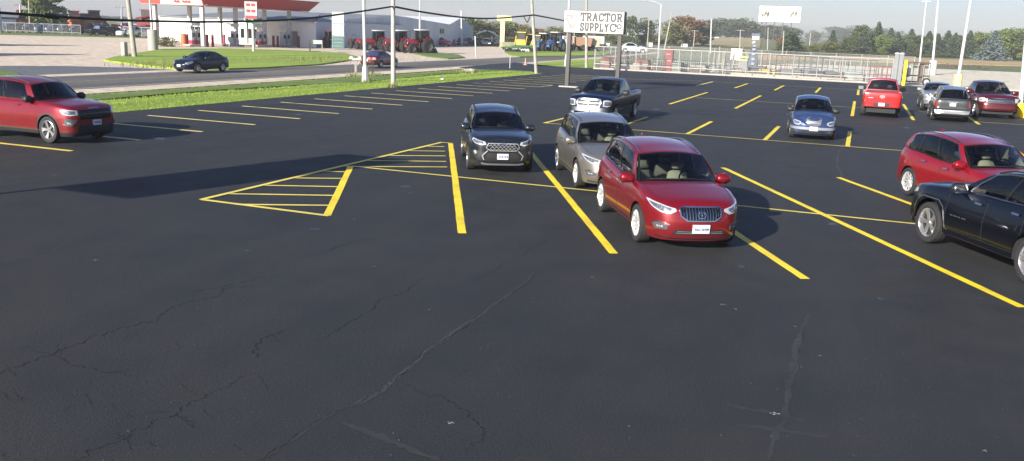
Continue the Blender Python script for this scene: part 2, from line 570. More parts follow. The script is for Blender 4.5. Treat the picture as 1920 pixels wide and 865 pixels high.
    for side in (1, -1):
        for i in range(len(ss)-1):
            sm = (ss[i]+ss[i+1])/2
            w = None
            for wi, (a, b) in enumerate(wins):
                if a < sm < b: w = wi
            for j in range(len(tt)-1):
                tm = (tt[j]+tt[j+1])/2
                isg = w is not None and t0 < tm < t1
                off = -.007 if isg else 0
                q = [sidep(ss[i], tt[j], off), sidep(ss[i+1], tt[j], off), sidep(ss[i+1], tt[j+1], off), sidep(ss[i], tt[j+1], off)]
                if side < 0: q = [Vector((v.x, -v.y, v.z)) for v in q][::-1]
                blk = (w is None and wins[0][0] < sm < wins[-1][1] and cab.get('blackpillar', True) and sm < cab.get('blackto', .99))
                (wm.setdefault((w, side), MB()) if isg else body).quad(*q, mi=0 if isg else (3 if blk and t0 < tm < t1 else 0))
    # screens front and rear
    N = 8 if low else 14
    def cross(p, bul, zc, k):
        kk = 0 if k <= 0 else (N if k >= N else .35+(k-1)*(N-.7)/(N-2))
        y = p.y*(1-2*kk/N); f = 1-abs(y/p.y)**2
        return Vector((p.x+bul*f, y, p.z+zc*f))
    def screen(base, top, bul0, bul1, zc0, zc1, frame):
        g = []; tv = [0, frame[0], .3, .5, .7, 1-frame[1], 1]
        for t in tv:
            g.append([cross(base, bul0, zc0, k).lerp(cross(top, bul1, zc1, k), t) for k in range(N+1)])
        gl = MB(); fr = MB()
        for i in range(len(tv)-1):
            for k in range(N):
                isg = frame[0] < (tv[i]+tv[i+1])/2 < 1-frame[1] and (0 < k < N-1 or N < 12)
                (gl if isg else fr).quad(g[i][k], g[i+1][k], g[i+1][k+1], g[i][k+1])
        return gl, fr
    A0, A1 = beltp(0), railp(0); D0, D1 = beltp(1), railp(1)
    rc = cab.get('roofcrown', .06)
    cowl = cab.get('cowl', .22)
    gl, fr = screen(A0, A1, cowl, cab.get('header', .10), sh.crown(A0.x)*.9, rc, (.04, .05))
    gl.build('windshield', P.get('wsglass', GL_CLEAR), root, 60)
    for f in fr.f: body.quad(*[fr.v[i] for i in f], mi=3)
    gl, fr = screen(D0, D1, -cab.get('rb0', .05), -cab.get('rb1', .05), sh.crown(D0.x)*.5, rc, (cab.get('rf0', .08), cab.get('rf1', .08)))
    gl.build('rear_window', P.get('rwglass', GL_TINT), root, 60)
    for f in fr.f: body.quad(*[fr.v[i] for i in f][::-1], mi=0)
    # roof
    rr = []
    for i, s in enumerate(ss):
        p = railp(s); b = cab.get('header', .10)*max(0, 1-s/.12)-cab.get('rb1', .05)*max(0, 1-(1-s)/.12)
        rr.append([cross(p, b, rc, k) for k in range(N+1)])
    roof = MB()
    for i in range(len(ss)-1):
        for k in range(N): roof.quad(rr[i][k], rr[i+1][k], rr[i+1][k+1], rr[i][k+1])
    body.v and None
    if P.get('roofmat'): roof.build('roof', P['roofmat'], root, 50, weld=True)
    else:
        for f in roof.f: body.quad(*[roof.v[i] for i in f])
    bo = body.build('body', [body_m, clad, P.get('bedmat', BLACK), GLOSSBLACK], root, 38, weld=True)
    for (di, side), mb in doormb.items():
        d = mb.build('door', [body_m, clad], root, 38, weld=True)
        a, b = doors[di]; f = (lambda s_: (lambda u, z, off: sh.sx(u, z, off, s_)))(side)
        h = MB(); hx = b+.13; zz = sh.ze(hx)-.13
        bar(h, f, [(hx, zz), (hx+.19, zz+.004)], .032, .032, thick=.03)
        h.build('door_handle', P.get('handle', body_m), d, 40)
    for (w, side), mb in wm.items():
        mb.build('side_window', P.get('glasses', [GL_MID]*9)[w], root, 50, weld=True)
    # seams
    if not low:
        sm = MB()
        for side in (1, -1):
            f = (lambda s_: (lambda u, z, off: sh.sx(u, z, off, s_)))(side)
            xs = sorted({x for d in doors for x in d})
            for x in xs:
                zl = max(sh.zbase(x)+.1, zb(sh.ux(x))+.02)
                bar(sm, f, [(x, zl), (x, sh.ze(x)-.02)], .012, .0025, thick=.004)
            if doors: bar(sm, f, [(doors[0][0], sh.zbase(0)+.1), (max(doors[-1][1], rx+R+.01), sh.zbase(0)+.1)], .012, .0025, thick=.004)
            for x0, x1, zz in S.get('creases', []): bar(sm, f, [(x0, zz), (x1, zz+.05)], .014, .0035, thick=.004)
        # bonnet shut line
        hx0, hx1 = S['L']/2-.35, cab['xa0']+.05
        for side in (1, -1):
            rows2 = []
            for q in range(9):
                x = hx0+(hx1-hx0)*q/8; y = sh.sx(x, sh.ze(x)).y*.93
                z = sh.ze(x)+sh.crown(x)*(1-.93**2.2)+.003
                rows2.append([Vector((x, (y-.005)*side, z)), Vector((x, (y+.005)*side, z-.001))])
            sm.grid(rows2 if side > 0 else [r[::-1] for r in rows2])
        sm.build('panel_gap', BLACK, root)
    # wheels
    track = S['w'] - .115
    for xw in (fx, rx):
        for side in (1, -1):
            make_wheel(root, (xw, side*(track), wr), wr, S.get('tw', .225), side, P.get('spokes', 5), P.get('rim', ALLOY), low=low)
    # underbody and arches
    ub = MB(); hw = S['w']-.27
    ub.box((0, 0, .45), (S['L']-.5, hw*2, .42))
    if not bed: ub.box(((fx+rx)/2, 0, .55), ((fx-rx)-2*R, (S['w']-.07)*2, .5))
    else: ub.box(((fx+rx)/2, 0, .5), ((fx-rx)-2*R, (S['w']-.07)*2, .4))
    ub.build('underbody', INT_BLACK, root)
    # interior
    im = MB(); im2 = MB()
    fl = .62
    im.box(((A0.x+D0.x)/2, 0, fl), (A0.x-D0.x-.1, 2*(A0.y-.1), .1))
    dash = MB(); dash.box((A0.x-.12, 0, A0.z-.10), (.55, 2*A0.y-.14, .26), bev=.06)
    dash.build('dashboard', P.get('dashmat', INT_BLACK), root, 50)
    seat_m = P.get('seat', INT_GREY); xs0 = A0.x - 1.05
    zt = max(A1.z-.42, 1.0)
    nrow = 1 if (A0.x-D0.x) < 1.8 else 2
    for r_ in range(nrow):
        for y in (-.36, .36):
            se = MB(); x = xs0 - .85*r_
            se.box((x+.2, y, fl+.17), (.5, .48, .18), bev=.06)
            se.box((x-.08, y, fl+.17+(zt-fl-.17)/2), (.16, .46, zt-fl-.1), bev=.06, taper=.85)
            se.box((x-.12, y, zt+.13), (.10, .25, .18), bev=.04)
            se.build('seat', seat_m, root, 50)
    sw = MB(); pts = []
    for q in range(17):
        a = 2*math.pi*q/16; pts.append((A0.x-.48+.19*math.sin(a)*-.35, .37+.19*math.cos(a), A0.z-.01+.19*math.sin(a)))
    sw.tube(pts, .017, 6, cap=False)
    sw.box((A0.x-.46, .37, A0.z-.02), (.05, .34, .04), bev=.01)
    sw.build('steering_wheel', INT_BLACK, root, 50)
    # mirrors
    for side in (1, -1):
        mm = MB(); mx = A0.x - S.get('mirx', .18); mz = A0.z + .07; my = A0.y + .13 + S.get('mirout', .03)
        ms = S.get('mirsize', 1.18)
        mm.box((mx, my*side, mz), (.15*ms, .24*ms, .17*ms), bev=.055, taper=.92)
        mm.tube([(mx, (A0.y-.02)*side, mz-.08), (mx, (my-.08)*side, mz-.05)], .03, 6)
        mo = mm.build('side_mirror', P.get('mirmat', body_m), root, 60)
        g = MB(); g.box((mx-.077*ms, my*side, mz), (.006, .20*ms, .13*ms)); g.build('mirror_glass', MIRRORG, mo)
    # rear view mirror
    rv = MB(); rv.box((A1.x-.02+.10, 0, A1.z-.08), (.03, .24, .07), bev=.015); rv.build('rearview_mirror', INT_BLACK, root, 50)
    if S.get('rails'):
        for side in (1, -1):
            rt = MB(); pp = []
            for q in range(13):
                s = .03+.90*q/12; p = railp(s); h = .018*min(1, min(q, 12-q)/1.5)
                pp.append((p.x, (p.y-.05)*side, p.z+rc*.28+h))
            rt.tube(pp, .017, 6); rt.build('roof_rail', P.get('railmat', CHROME), root, 50)
    if P.get('wintrim'):
        for side in (1, -1):
            wt = MB(); a, b = wins[0][0], wins[-1][1]; pp = []
            for q in range(25):
                p = sidep(a+(b-a)*q/24, t1+.01, .004); pp.append(p)
            pp += [sidep(b+.008, t1-.3, .004), sidep(b+.008, t0+.2, .004)]
            for q in range(25):
                p = sidep(b-(b-a)*q/24, t0-.01, .004); pp.append(p)
            pp.append(sidep(a-.004, t0+.4, .004)); pp.append(pp[0])
            wt.tube([(v[0], v[1]*side, v[2]) for v in pp], .015, 5, cap=False); wt.build('window_trim', P['wintrim'], root, 60)
    if P.get('fin'):
        p = railp(.8); a = MB(); a.box((p.x-.2, 0, p.z+rc+.025), (.13, .035, .06), taper=.4, bev=.01); a.build('roof_antenna', body_m, root, 50)
    # wipers
    if not low:
        wi = MB()
        for y0, y1 in ((.55, -.02), (-.05, -.6)):
            pts = []
            for q in range(7):
                y = y0+(y1-y0)*q/6; t = .06+.02*q/6
                f = 1-(y/A0.y)**2
                b = Vector((A0.x+cowl*f, y, A0.z+sh.crown(A0.x)*.9*f)); tp = Vector((A1.x+cab.get('header', .1)*f, y*A1.y/A0.y, A1.z+rc*f))
                p = b.lerp(tp, t)+Vector((.02, 0, .02)); pts.append(p)
            wi.tube(pts, .009, 4)
        wi.build('wiper', BLACK, root)
    root['_'] = 0; del root['_']
    # lamps, grille, plates
    F = signed(sh.at); B = signed(sh.rear)
    for what, *a in P.get('front', []):
        if what == 'lamp':
            poly, mat = a[0], (a[1] if len(a) > 1 else LAMP)
            for sg in (1, -1):
                m = MB(); patch(m, F, [(u*sg, z) for u, z in poly][::sg], .010)
                h = m.build(a[2] if len(a) > 2 else 'headlight', mat, root, 50)
                if len(a) <= 2 and not low:
                    cx = sum(p[0] for p in poly)/len(poly); cz = sum(p[1] for p in poly)/len(poly)
                    if len(poly) > 5:
                        bz = MB(); patch(bz, F, [((cx+(x-cx)*.72)*sg, cz+(z-cz)*.66) for x, z in poly][::sg], .013, 0, 2, skirt=-.010); bz.build('lamp_bezel', LAMPDARK, h, 50)
                    i = MB(); w_ = a[3] if len(a) > 3 else .045
                    pr = [(cx*sg+w_*1.1*math.cos(t*math.pi/6), cz+w_*.85*math.sin(t*math.pi/6)) for t in range(12)]
                    bar(i, F, loop(pr), .012, .018); patch(i, F, [(cx*sg+(x-cx*sg)*.5, cz+(z-cz)*.5) for x, z in pr][::sg], .016, 1, 1)
                    i.build('lamp_reflector', [SOFTGREY, CHROME], h, 50)
        elif what == 'patch':
            m = MB(); patch(m, F, a[0], a[3] if len(a) > 3 else .008); m.build(a[1], a[2], root, 50)
        elif what == 'bars':   # list of polylines, width, name, material, offset
            m = MB()
            for pl in a[0]: bar(m, F, pl, a[1], a[4] if len(a) > 4 else .02)
            m.build(a[2], a[3], root, 50)
        elif what == 'plate': plate(root, F, a[0], a[1] if len(a) > 1 else 0, a[2] if len(a) > 2 else None, off=.04)
        elif what == 'badge':
            m = MB(); z = a[0]; r_ = a[1]
            pr = [(r_*math.cos(t*math.pi/8), z+r_*a[2]*math.sin(t*math.pi/8)) for t in range(16)]
            bar(m, F, loop(pr), .014, .035); 
            for e in a[3]: bar(m, F, [(p[0]*r_, z+p[1]*r_) for p in e], .014, .034)
            m.build('emblem', CHROME, root, 50)
    for what, *a in P.get('back', []):
        if what == 'lamp':
            for sg in (1, -1):
                m = MB(); patch(m, B, [(u*sg, z) for u, z in a[0]][::-sg], .010)
                m.build('tail_light', a[1] if len(a) > 1 else RED_L, root, 50)
        elif what == 'patch':
            m = MB(); patch(m, B, a[0][::-1], a[3] if len(a) > 3 else .008); m.build(a[1], a[2], root, 50)
        elif what == 'bars':
            m = MB()
            for pl in a[0]: bar(m, B, pl, a[1], a[4] if len(a) > 4 else .02)
            m.build(a[2], a[3], root, 50)
        elif what == 'plate': plate(root, B, a[0], off=.03)
    for what, *a in P.get('sides', []):
        for sd in (1, -1):
            f = (lambda s_: (lambda u, z, off: sh.sx(u, z, off, s_)))(sd)
            m = MB()
            for pl in a[0]: bar(m, f, pl, a[1], a[4] if len(a) > 4 else .015)
            m.build(a[2], a[3], root, 50)
    return root, sh

def place(v, loc, heading, scale=1.):
    """heading in degrees: direction the bonnet points, 0 = +X"""
    v.location = (loc[0], loc[1], loc[2] if len(loc) > 2 else .006); v.rotation_euler = (0, 0, R_(heading))
    v.scale = (scale,)*3 if not isinstance(scale, tuple) else scale
    return v

def wheel_place(v, S, which, side, pt, heading, scale=1.):
    """stand the vehicle so that the outer foot of one wheel is at ground point pt"""
    sc = scale if not isinstance(scale, tuple) else scale[0]
    sy = scale if not isinstance(scale, tuple) else scale[1]
    x = (S['fx'] if which == 'f' else S['rx'])*sc; y = side*(S['w']-.02)*sy
    h = R_(heading)
    return place(v, (pt[0]-(x*math.cos(h)-y*math.sin(h)), pt[1]-(x*math.sin(h)+y*math.cos(h))), heading, scale)
YAWD = math.degrees(YAW)
# ---------------------------------------------------------------- vehicle shapes
def suv_shape(L=4.67, w=.92, fx=1.365, rx=-1.385, wr=.355, ztop=1.70, nose=.92, cowlz=1.04, beltr=1.14, xa0=.93, xa1=.22, xd0=-2.12, xd1=-1.86, **k):
    h = L/2
    S = dict(L=L, w=w, fx=fx, rx=rx, wr=wr, gap=.05,
        plan=[(h, 0), (h-.025, .35), (h-.12, .62), (h-.34, .81), (h-.70, w-.03), (fx-.1, w), (.2, w-.005), (rx+.2, w), (-h+.62, w-.02), (-h+.22, w-.12), (-h+.05, w-.36), (-h, .25), (-h, 0)],
        ze=[(h, nose-.14), (h-.12, nose-.04), (h-.5, nose+.04), (xa0, cowlz), (0, cowlz+.02), (rx, beltr-.02), (-h, beltr)],
        crown=[(h, .02), (h-.3, .05), (xa0, .07), (-h+.3, .03), (-h, .02)],
        zb=[(h, .22), (h-.5, .21), (fx, .25), (0, .25), (rx, .27), (-h, .34)],
        front=[(.2, .10), (.34, .03), (.5, .0), (.66, .02), (.8, .05), (.95, .12), (1.1, .2)],
        side=[(.2, .07), (.32, .03), (.5, .005), (.7, .0), (.82, .012), (.95, .035), (1.15, .085)],
        rear=[(.3, .06), (.45, .0), (.62, .0), (.72, .05), (.95, .06), (1.15, .10)],
        doors=[(xa0+.12, -.08), (-.08, -1.02)],
        cab=dict(xa0=xa0, xd0=xd0, rail=[(xa1+.10, .64, ztop-.20), (xa1-.45, .66, ztop-.10), (xa1-1.2, .66, ztop-.075), (xd1, .58, ztop-.17)],
                 wins=[(.09, .40), (.43, .70), (.73, .91)], roofcrown=.065, cowl=.26, header=.12), creases=[], rails=True)
    S.update(k); return S

BEIGEPAINT = None
def M(name, c, **k): return paint(name, c, **k)
RED1 = M('deep_red_paint', (.235, .004, .012), metal=.45, dirt=.05)
RED2 = M('candy_red_paint', (.29, .004, .009), metal=.35, dirt=.04)
BRONZE = M('bronze_grey_paint', (.25, .232, .205), metal=.65, rough=.32)
DBLUE = M('dark_blue_paint', (.0035, .008, .026), metal=.0, coat=.30, dirt=.006, spec=.25)
CHAR = M('charcoal_blue_paint', (.012, .017, .024), metal=.3, dirt=.02)
BLK = M('black_paint', (.002, .003, .006), metal=0., rough=.25, dirt=.008, coat=.5, spec=.3)
BRIGHTRED = M('bright_red_paint', (.40, .008, .010), metal=.1)
MAROON = M('maroon_paint', (.10, .007, .011), metal=.4, dirt=.03)
PTBLUE = M('steel_blue_paint', (.032, .058, .15), metal=.4)
SILVER = M('silver_paint', (.42, .43, .44), metal=.7, rough=.3)
GREYP = M('grey_paint', (.055, .06, .06), metal=.5)
WHITEP = M('white_paint', (.70, .70, .69), metal=0.)
SILV_PL = plain('silver_plastic', (.45, .45, .46), .35, .6)

ENV = suv_shape()
ENV['plan'] = [(2.335, 0), (2.30, .35), (2.20, .62), (1.96, .80), (1.62, .89), (1.25, .918), (.2, .915), (-1.2, .92), (-1.72, .90), (-2.13, .80), (-2.29, .55), (-2.335, .25), (-2.335, 0)]
ENV['ze'] = [(2.335, .80), (2.25, .86), (1.9, .93), (.93, 1.05), (0, 1.05), (-1.3, 1.13), (-2.335, 1.17)]
def env_front(plate_text):
    g = [(-.40, .80), (-.37, .68), (-.25, .60), (.25, .60), (.37, .68), (.40, .80), (.36, .835), (-.36, .835)]
    return [
        ('patch', g, 'grille', GLOSSBLACK, .006),
        ('bars', [[(x, .615 + (abs(x) > .27)*.06), (x*1.06, .825)] for x in [i*.0525-.3675 for i in range(15)]], .016, 'grille_slat', CHROME, .028),
        ('bars', [loop(g)], .022, 'grille_surround', CHROME, .03),
        ('badge', .715, .075, .9, [[(-.6, .6), (-.1, -.5)], [(-.2, .7), (.3, -.4)], [(.2, .7), (.7, -.3)]]),
        ('lamp', [(.45, .755), (.56, .70), (.75, .72), (.98, .80), (1.22, .905), (1.10, .90), (.80, .86), (.47, .80)]),
        ('lamp', [(.60, .42), (.86, .42), (.92, .50), (.80, .545), (.58, .50)], LAMPDARK, 'fog_lamp_bezel'),
        ('lamp', [(.68, .45), (.80, .45), (.82, .49), (.68, .49)], LAMP, 'fog_lamp'),
        ('bars', [[(.55, .515), (.74, .56), (.93, .53)], [(-.55, .515), (-.74, .56), (-.93, .53)]], .014, 'bezel_trim', CHROME, .02),
        ('patch', [(-.52, .34), (.52, .34), (.44, .43), (-.44, .43)], 'lower_grille', BLACK, .004),
        ('bars', [[(-.44, .37), (.44, .37)], [(-.42, .40), (.42, .40)]], .008, 'lower_grille_bar', SILV_PL, .010),
        ('bars', [[(-.85, .285), (-.5, .265), (.5, .265), (.85, .285)]], .022, 'bumper_trim', CHROME, .016),
        ('plate', .455, 0, plate_text),
    ]
ENVP = dict(paint=RED1, wsglass=GL_OPEN, spokes=10, rim=plain('bright_rim', (.8, .8, .8), .3, .7), seat=INT_BEIGE, handle=CHROME, wintrim=CHROME, fin=True,
    clad=RED1, front=env_front('FAD 0NW'), glasses=[GL_MID, GL_TINT, GL_TINT],
    back=[('lamp', [(.45, 1.0), (.8, 1.0), (1.05, .96), (1.0, .86), (.7, .84), (.45, .87)]), ('plate', .75)],
    sides=[('x', [[(1.0, .33), (-.95, .34)]], .022, 'sill_trim', CHROME, .012), ('x', [[(1.3, .78), (.3, .80), (-.9, .90), (-1.9, .98)]], .012, 'body_crease', RED1, .010)])
def hexgrid(u0, u1, z0, z1, nu, nz):
    """short slanted bars of a mesh grille"""
    out = []
    for j in range(nz):
        z = z0+(z1-z0)*(j+.5)/nz
        for i in range(nu):
            u = u0+(u1-u0)*(i+(.5 if j % 2 else 0))/nu; w_ = (u1-u0)/nu
            out.append([(u, z-.012), (u+w_*.25, z+.016), (u+w_*.75, z+.016), (u+w_, z-.012)])
    return out

# compact crossover with a mesh grille
RAV = suv_shape(L=4.60, w=.93, fx=1.37, rx=-1.32, wr=.36, ztop=1.69, xa0=.92, xa1=.18, xd0=-2.06, xd1=-1.84)
RAV['plan'] = [(2.30, 0), (2.29, .4), (2.22, .66), (2.05, .80), (1.72, .90), (1.35, .93), (.2, .90), (-1.2, .93), (-1.72, .91), (-2.12, .82), (-2.26, .6), (-2.30, .25), (-2.30, 0)]
RAV['ze'] = [(2.30, .93), (2.2, .98), (1.8, 1.03), (.92, 1.09), (0, 1.08), (-1.3, 1.15), (-2.3, 1.18)]
RAV['front'] = [(.2, .12), (.34, .03), (.5, .0), (.66, .0), (.8, .0), (.9, .02), (1.0, .08), (1.1, .2)]
RAVG = [(-.40, .86), (-.46, .74), (-.36, .66), (.36, .66), (.46, .74), (.40, .86)]
RAVP = dict(paint=CHAR, clad=BLACK, spokes=5, rim=DARKALLOY, seat=INT_GREY, fin=True, railmat=BLACK, handle=CHAR,
    glasses=[GL_MID, GL_TINT, GL_TINT], roofmat=None,
    front=[('patch', RAVG, 'grille', GLOSSBLACK, .004),
        ('bars', hexgrid(-.40, .36, .66, .86, 7, 4), .013, 'grille_mesh', SILV_PL, .018),
        ('bars', [loop(RAVG)], .02, 'grille_surround', SILV_PL, .022),
        ('lamp', [(.46, .82), (.58, .80), (.82, .84), (1.06, .93), (1.02, .975), (.80, .95), (.50, .90)]),
        ('patch', [(-.52, .36), (.52, .36), (.42, .60), (-.42, .60)], 'lower_grille', BLACK, .006),
        ('lamp', [(.50, .60), (.60, .64), (.95, .66), (.92, .50), (.72, .40), (.58, .36)], BLACK, 'fog_lamp_bezel'),
        ('lamp', [(.74, .56), (.80, .54), (.86, .58), (.85, .64), (.78, .655), (.73, .62)], LAMP, 'fog_lamp'),
        ('bars', [[(.42, .66), (.56, .52), (.52, .40)], [(-.42, .66), (-.56, .52), (-.52, .40)]], .03, 'bumper_blade', SILV_PL, .03),
        ('bars', [[(-.60, .30), (-.45, .275), (.45, .275), (.60, .30)]], .05, 'skid_plate', SILV_PL, .04),
        ('badge', .87, .06, .75, [[(-.5, .2), (.5, .2)], [(0, .5), (0, -.6)]]),
        ('plate', .50)],
    back=[('lamp', [(.4, 1.0), (.95, 1.0), (1.0, .9), (.7, .88), (.4, .92)]), ('plate', .75)])

# large three row crossover
EXPL = suv_shape(L=5.04, w=1.0, fx=1.55, rx=-1.31, wr=.385, ztop=1.80, xa0=1.0, xa1=.46, xd0=-2.30, xd1=-2.12)
EXPL['plan'] = [(2.52, 0), (2.51, .4), (2.46, .70), (2.32, .87), (2.0, .965), (1.5, 1.0), (.2, .985), (-1.3, 1.0), (-2.0, .97), (-2.35, .86), (-2.48, .6), (-2.52, .25), (-2.52, 0)]
EXPL['ze'] = [(2.52, 1.00), (2.4, 1.05), (2.0, 1.10), (1.0, 1.17), (0, 1.17), (-1.3, 1.22), (-2.52, 1.25)]
EXPL['crown'] = [(2.52, .0), (2.2, .04), (1.0, .06), (-2.3, .03), (-2.52, .02)]
EXPL['front'] = [(.2, .10), (.34, .02), (.5, .0), (.66, .0), (.8, .0), (.95, .02), (1.05, .08), (1.15, .2)]
EXPL['doors'] = [(1.1, .05), (.05, -.98)]
REDX = M('crimson_paint', (.21, .003, .011), metal=.4)
EXPLP = dict(paint=REDX, clad=BLACK, spokes=5, rim=ALLOY, seat=INT_BLACK, handle=REDX, glasses=[GL_MID, GL_TINT, GL_TINT], railmat=BLACK,
    roofmat=None, wsglass=GL_MID, mirmat=BLACK,
    front=[('patch', [(-.60, .98), (-.58, .70), (.58, .70), (.60, .98)], 'grille', GLOSSBLACK, .012),
        ('bars', [[(-.56, .78), (.56, .78)], [(-.56, .84), (.56, .84)], [(-.56, .90), (.56, .90)]], .02, 'grille_bar', BLACK, .03),
        ('bars', [[(-.20, 1.015), (.20, 1.015)]], .035, 'bonnet_badge', CHROME, .012),
        ('lamp', [(.66, .84), (.9, .82), (1.12, .86), (1.24, .98), (1.0, .99), (.66, .97)]),
        ('lamp', [(.70, .70), (1.05, .74), (1.08, .60), (.86, .52)], LAMPDARK, 'fog_lamp_bezel'),
        ('lamp', [(.86, .57), (.98, .58), (1.0, .64), (.88, .64)], LAMP, 'fog_lamp'),
        ('bars', [[(.68, .71), (.84, .51), (1.1, .58)], [(-.68, .71), (-.84, .51), (-1.1, .58)]], .018, 'bezel_trim', CHROME, .02),
        ('patch', [(-.70, .30), (.70, .30), (.66, .55), (-.66, .55)], 'lower_grille', BLACK, .008),
        ('plate', .60)],
    sides=[('x', [[(1.2, .36), (-.9, .36)]], .02, 'sill_trim', CHROME, .014)])

# black off-roader, seen from the side
JEEP = suv_shape(L=4.83, w=.96, fx=1.47, rx=-1.44, wr=.40, ztop=1.77, xa0=.82, xa1=.05, xd0=-2.15, xd1=-1.95, gap=.075)
JEEP['plan'] = [(2.41, 0), (2.40, .45), (2.36, .70), (2.22, .86), (1.95, .93), (1.5, .96), (.2, .94), (-1.4, .96), (-1.95, .93), (-2.25, .83), (-2.38, .6), (-2.41, .25), (-2.41, 0)]
JEEP['ze'] = [(2.41, 1.00), (2.3, 1.05), (1.9, 1.09), (.82, 1.17), (0, 1.17), (-1.3, 1.20), (-2.41, 1.22)]
JEEP['zb'] = [(2.4, .34), (1.9, .30), (1.4, .32), (0, .32), (-1.4, .33), (-2.4, .42)]
JEEP['doors'] = [(.95, -.12), (-.12, -1.1)]
JEEPP = dict(paint=BLK, clad=BLK, spokes=5, rim=ALLOY, seat=INT_GREY, handle=CHROME, wintrim=CHROME, glasses=[GL_OPEN, GL_TINT, GL_TINT], mirmat=CHROME2, railmat=BLACK,
    front=[('lamp', [(.6, .85), (.9, .86), (1.12, .92), (1.1, .99), (.6, .97)]), ('patch', [(-.5, .80), (.5, .80), (.5, .96), (-.5, .96)], 'grille', GLOSSBLACK, .01), ('plate', .55)],
    sides=[('x', [[(.80, .70), (.72, .70)], [(.69, .70), (.60, .70)], [(.57, .70), (.50, .70)], [(.46, .70), (.34, .70)]], .022, 'door_lettering', DARKALLOY, .003),
           ('x', [[(1.98, .62), (1.9, .80), (1.72, .90), (1.22, .90), (1.05, .80), (.93, .42), (.85, .40)]], .014, 'arch_trim', DARKALLOY, .008)])

# older midsize off-roader, seen from behind
TRB = suv_shape(L=4.87, w=.94, fx=1.5, rx=-1.37, wr=.38, ztop=1.80, xa0=.95, xa1=.25, xd0=-2.36, xd1=-2.12)
TRB['ze'] = [(2.43, .95), (2.3, 1.0), (1.9, 1.05), (.95, 1.14), (0, 1.13), (-2.43, 1.16)]
TRB['plan'] = [(2.43, 0), (2.42, .4), (2.35, .70), (2.2, .84), (1.9, .91), (1.5, .94), (.2, .93), (-1.4, .94), (-2.1, .92), (-2.36, .86), (-2.43, .68), (-2.435, .3), (-2.435, 0)]
TRB['rear'] = [(.3, .06), (.42, -.06), (.60, -.07), (.66, .0), (.72, .03), (.95, .03), (1.16, .05)]
TRBP = dict(paint=GREYP, clad=GREYP, spokes=6, rim=ALLOY, seat=INT_GREY, glasses=[GL_TINT]*3, rwglass=GL_TINT, railmat=SILV_PL,
    back=[('lamp', [(.80, 1.08), (.98, 1.08), (1.0, .78), (.80, .76)]),
        ('patch', [(-.80, .44), (.80, .44), (.86, .62), (-.86, .62)], 'rear_bumper', SILVER, .03),
        ('patch', [(-.25, .80), (.25, .80), (.28, 1.0), (-.28, 1.0)], 'plate_recess', BLACK, .006),
        ('bars', [[(-.25, 1.02), (.25, 1.02)]], .03, 'hatch_trim', CHROME, .02), ('plate', .90)])

# silver sedan seen from the front
def sedan_shape(L=4.54, w=.88, H=1.46, fx=1.36, rx=-1.24, wr=.32):
    h = L/2
    return dict(L=L, w=w, fx=fx, rx=rx, wr=wr, gap=.045,
        plan=[(h, 0), (h-.03, .35), (h-.14, .60), (h-.36, .76), (h-.7, w-.03), (fx-.1, w), (.2, w-.01), (rx, w), (-h+.6, w-.04), (-h+.25, w-.14), (-h+.06, w-.34), (-h, .25), (-h, 0)],
        ze=[(h, .66), (h-.15, .74), (h-.6, .82), (.78, .92), (0, .93), (-1.4, .98), (-h+.1, 1.0), (-h, .98)],
        crown=[(h, .02), (h-.3, .05), (.7, .08), (-h+.3, .05), (-h, .02)],
        zb=[(h, .2), (h-.5, .18), (0, .2), (-h, .28)],
        front=[(.2, .08), (.34, .02), (.5, .0), (.62, .03), (.75, .12)],
        side=[(.2, .06), (.32, .02), (.5, .0), (.7, .01), (.85, .03), (1.0, .08)],
        rear=[(.25, .07), (.4, .0), (.6, .0), (.8, .03), (.98, .10)],
        doors=[(.86, -.12), (-.12, -1.0)],
        cab=dict(xa0=.80, xd0=-1.62, rail=[(.02, .56, H-.14), (-.35, .59, H-.075), (-.75, .59, H-.075), (-1.08, .55, H-.15)],
                 wins=[(.10, .46), (.50, .88)], roofcrown=.06, cowl=.26, header=.1, rb0=.15))
SED = sedan_shape()
SEDF = [('lamp', [(.48, .60), (.62, .56), (.9, .62), (1.1, .74), (1.0, .76), (.7, .71), (.48, .67)]),
        ('patch', [(-.38, .56), (.38, .56), (.40, .65), (-.40, .65)], 'grille', GLOSSBLACK, .006),
        ('patch', [(-.5, .24), (.5, .24), (.42, .36), (-.42, .36)], 'lower_grille', BLACK, .006), ('plate', .46)]
SEDB = [('lamp', [(.45, .92), (.75, .92), (1.0, .90), (.98, .76), (.7, .74), (.48, .80)]), ('plate', .62)]

# retro hatchback
PT = sedan_shape(L=4.29, w=.86, H=1.60, fx=1.32, rx=-1.30, wr=.33)
PT['plan'] = [(2.145, 0), (2.12, .3), (2.03, .55), (1.90, .72), (1.62, .82), (1.30, .86), (.8, .855), (0, .84), (-1.3, .86), (-1.75, .83), (-2.02, .70), (-2.12, .5), (-2.145, .25), (-2.145, 0)]
PT['ze'] = [(2.145, .62), (2.05, .74), (1.85, .83), (1.4, .92), (.85, 1.02), (0, 1.03), (-1.3, 1.07), (-2.145, 1.05)]
PT['crown'] = [(2.145, .06), (1.9, .14), (1.4, .13), (.8, .07), (-2.0, .04), (-2.145, .02)]
PT['front'] = [(.2, .06), (.3, .0), (.46, -.02), (.52, .04), (.7, .08), (.9, .2)]
PT['cab'] = dict(xa0=.88, xd0=-1.98, rail=[(.28, .58, 1.43), (-.2, .61, 1.525), (-.9, .60, 1.50), (-1.62, .52, 1.36)], wins=[(.08, .38), (.41, .68), (.71, .93)], roofcrown=.085, cowl=.22, header=.1, bulge=.05)
PT['doors'] = [(.90, -.08), (-.08, -.98)]
GRYPL = plain('bumper_grey', (.20, .22, .26), .5)
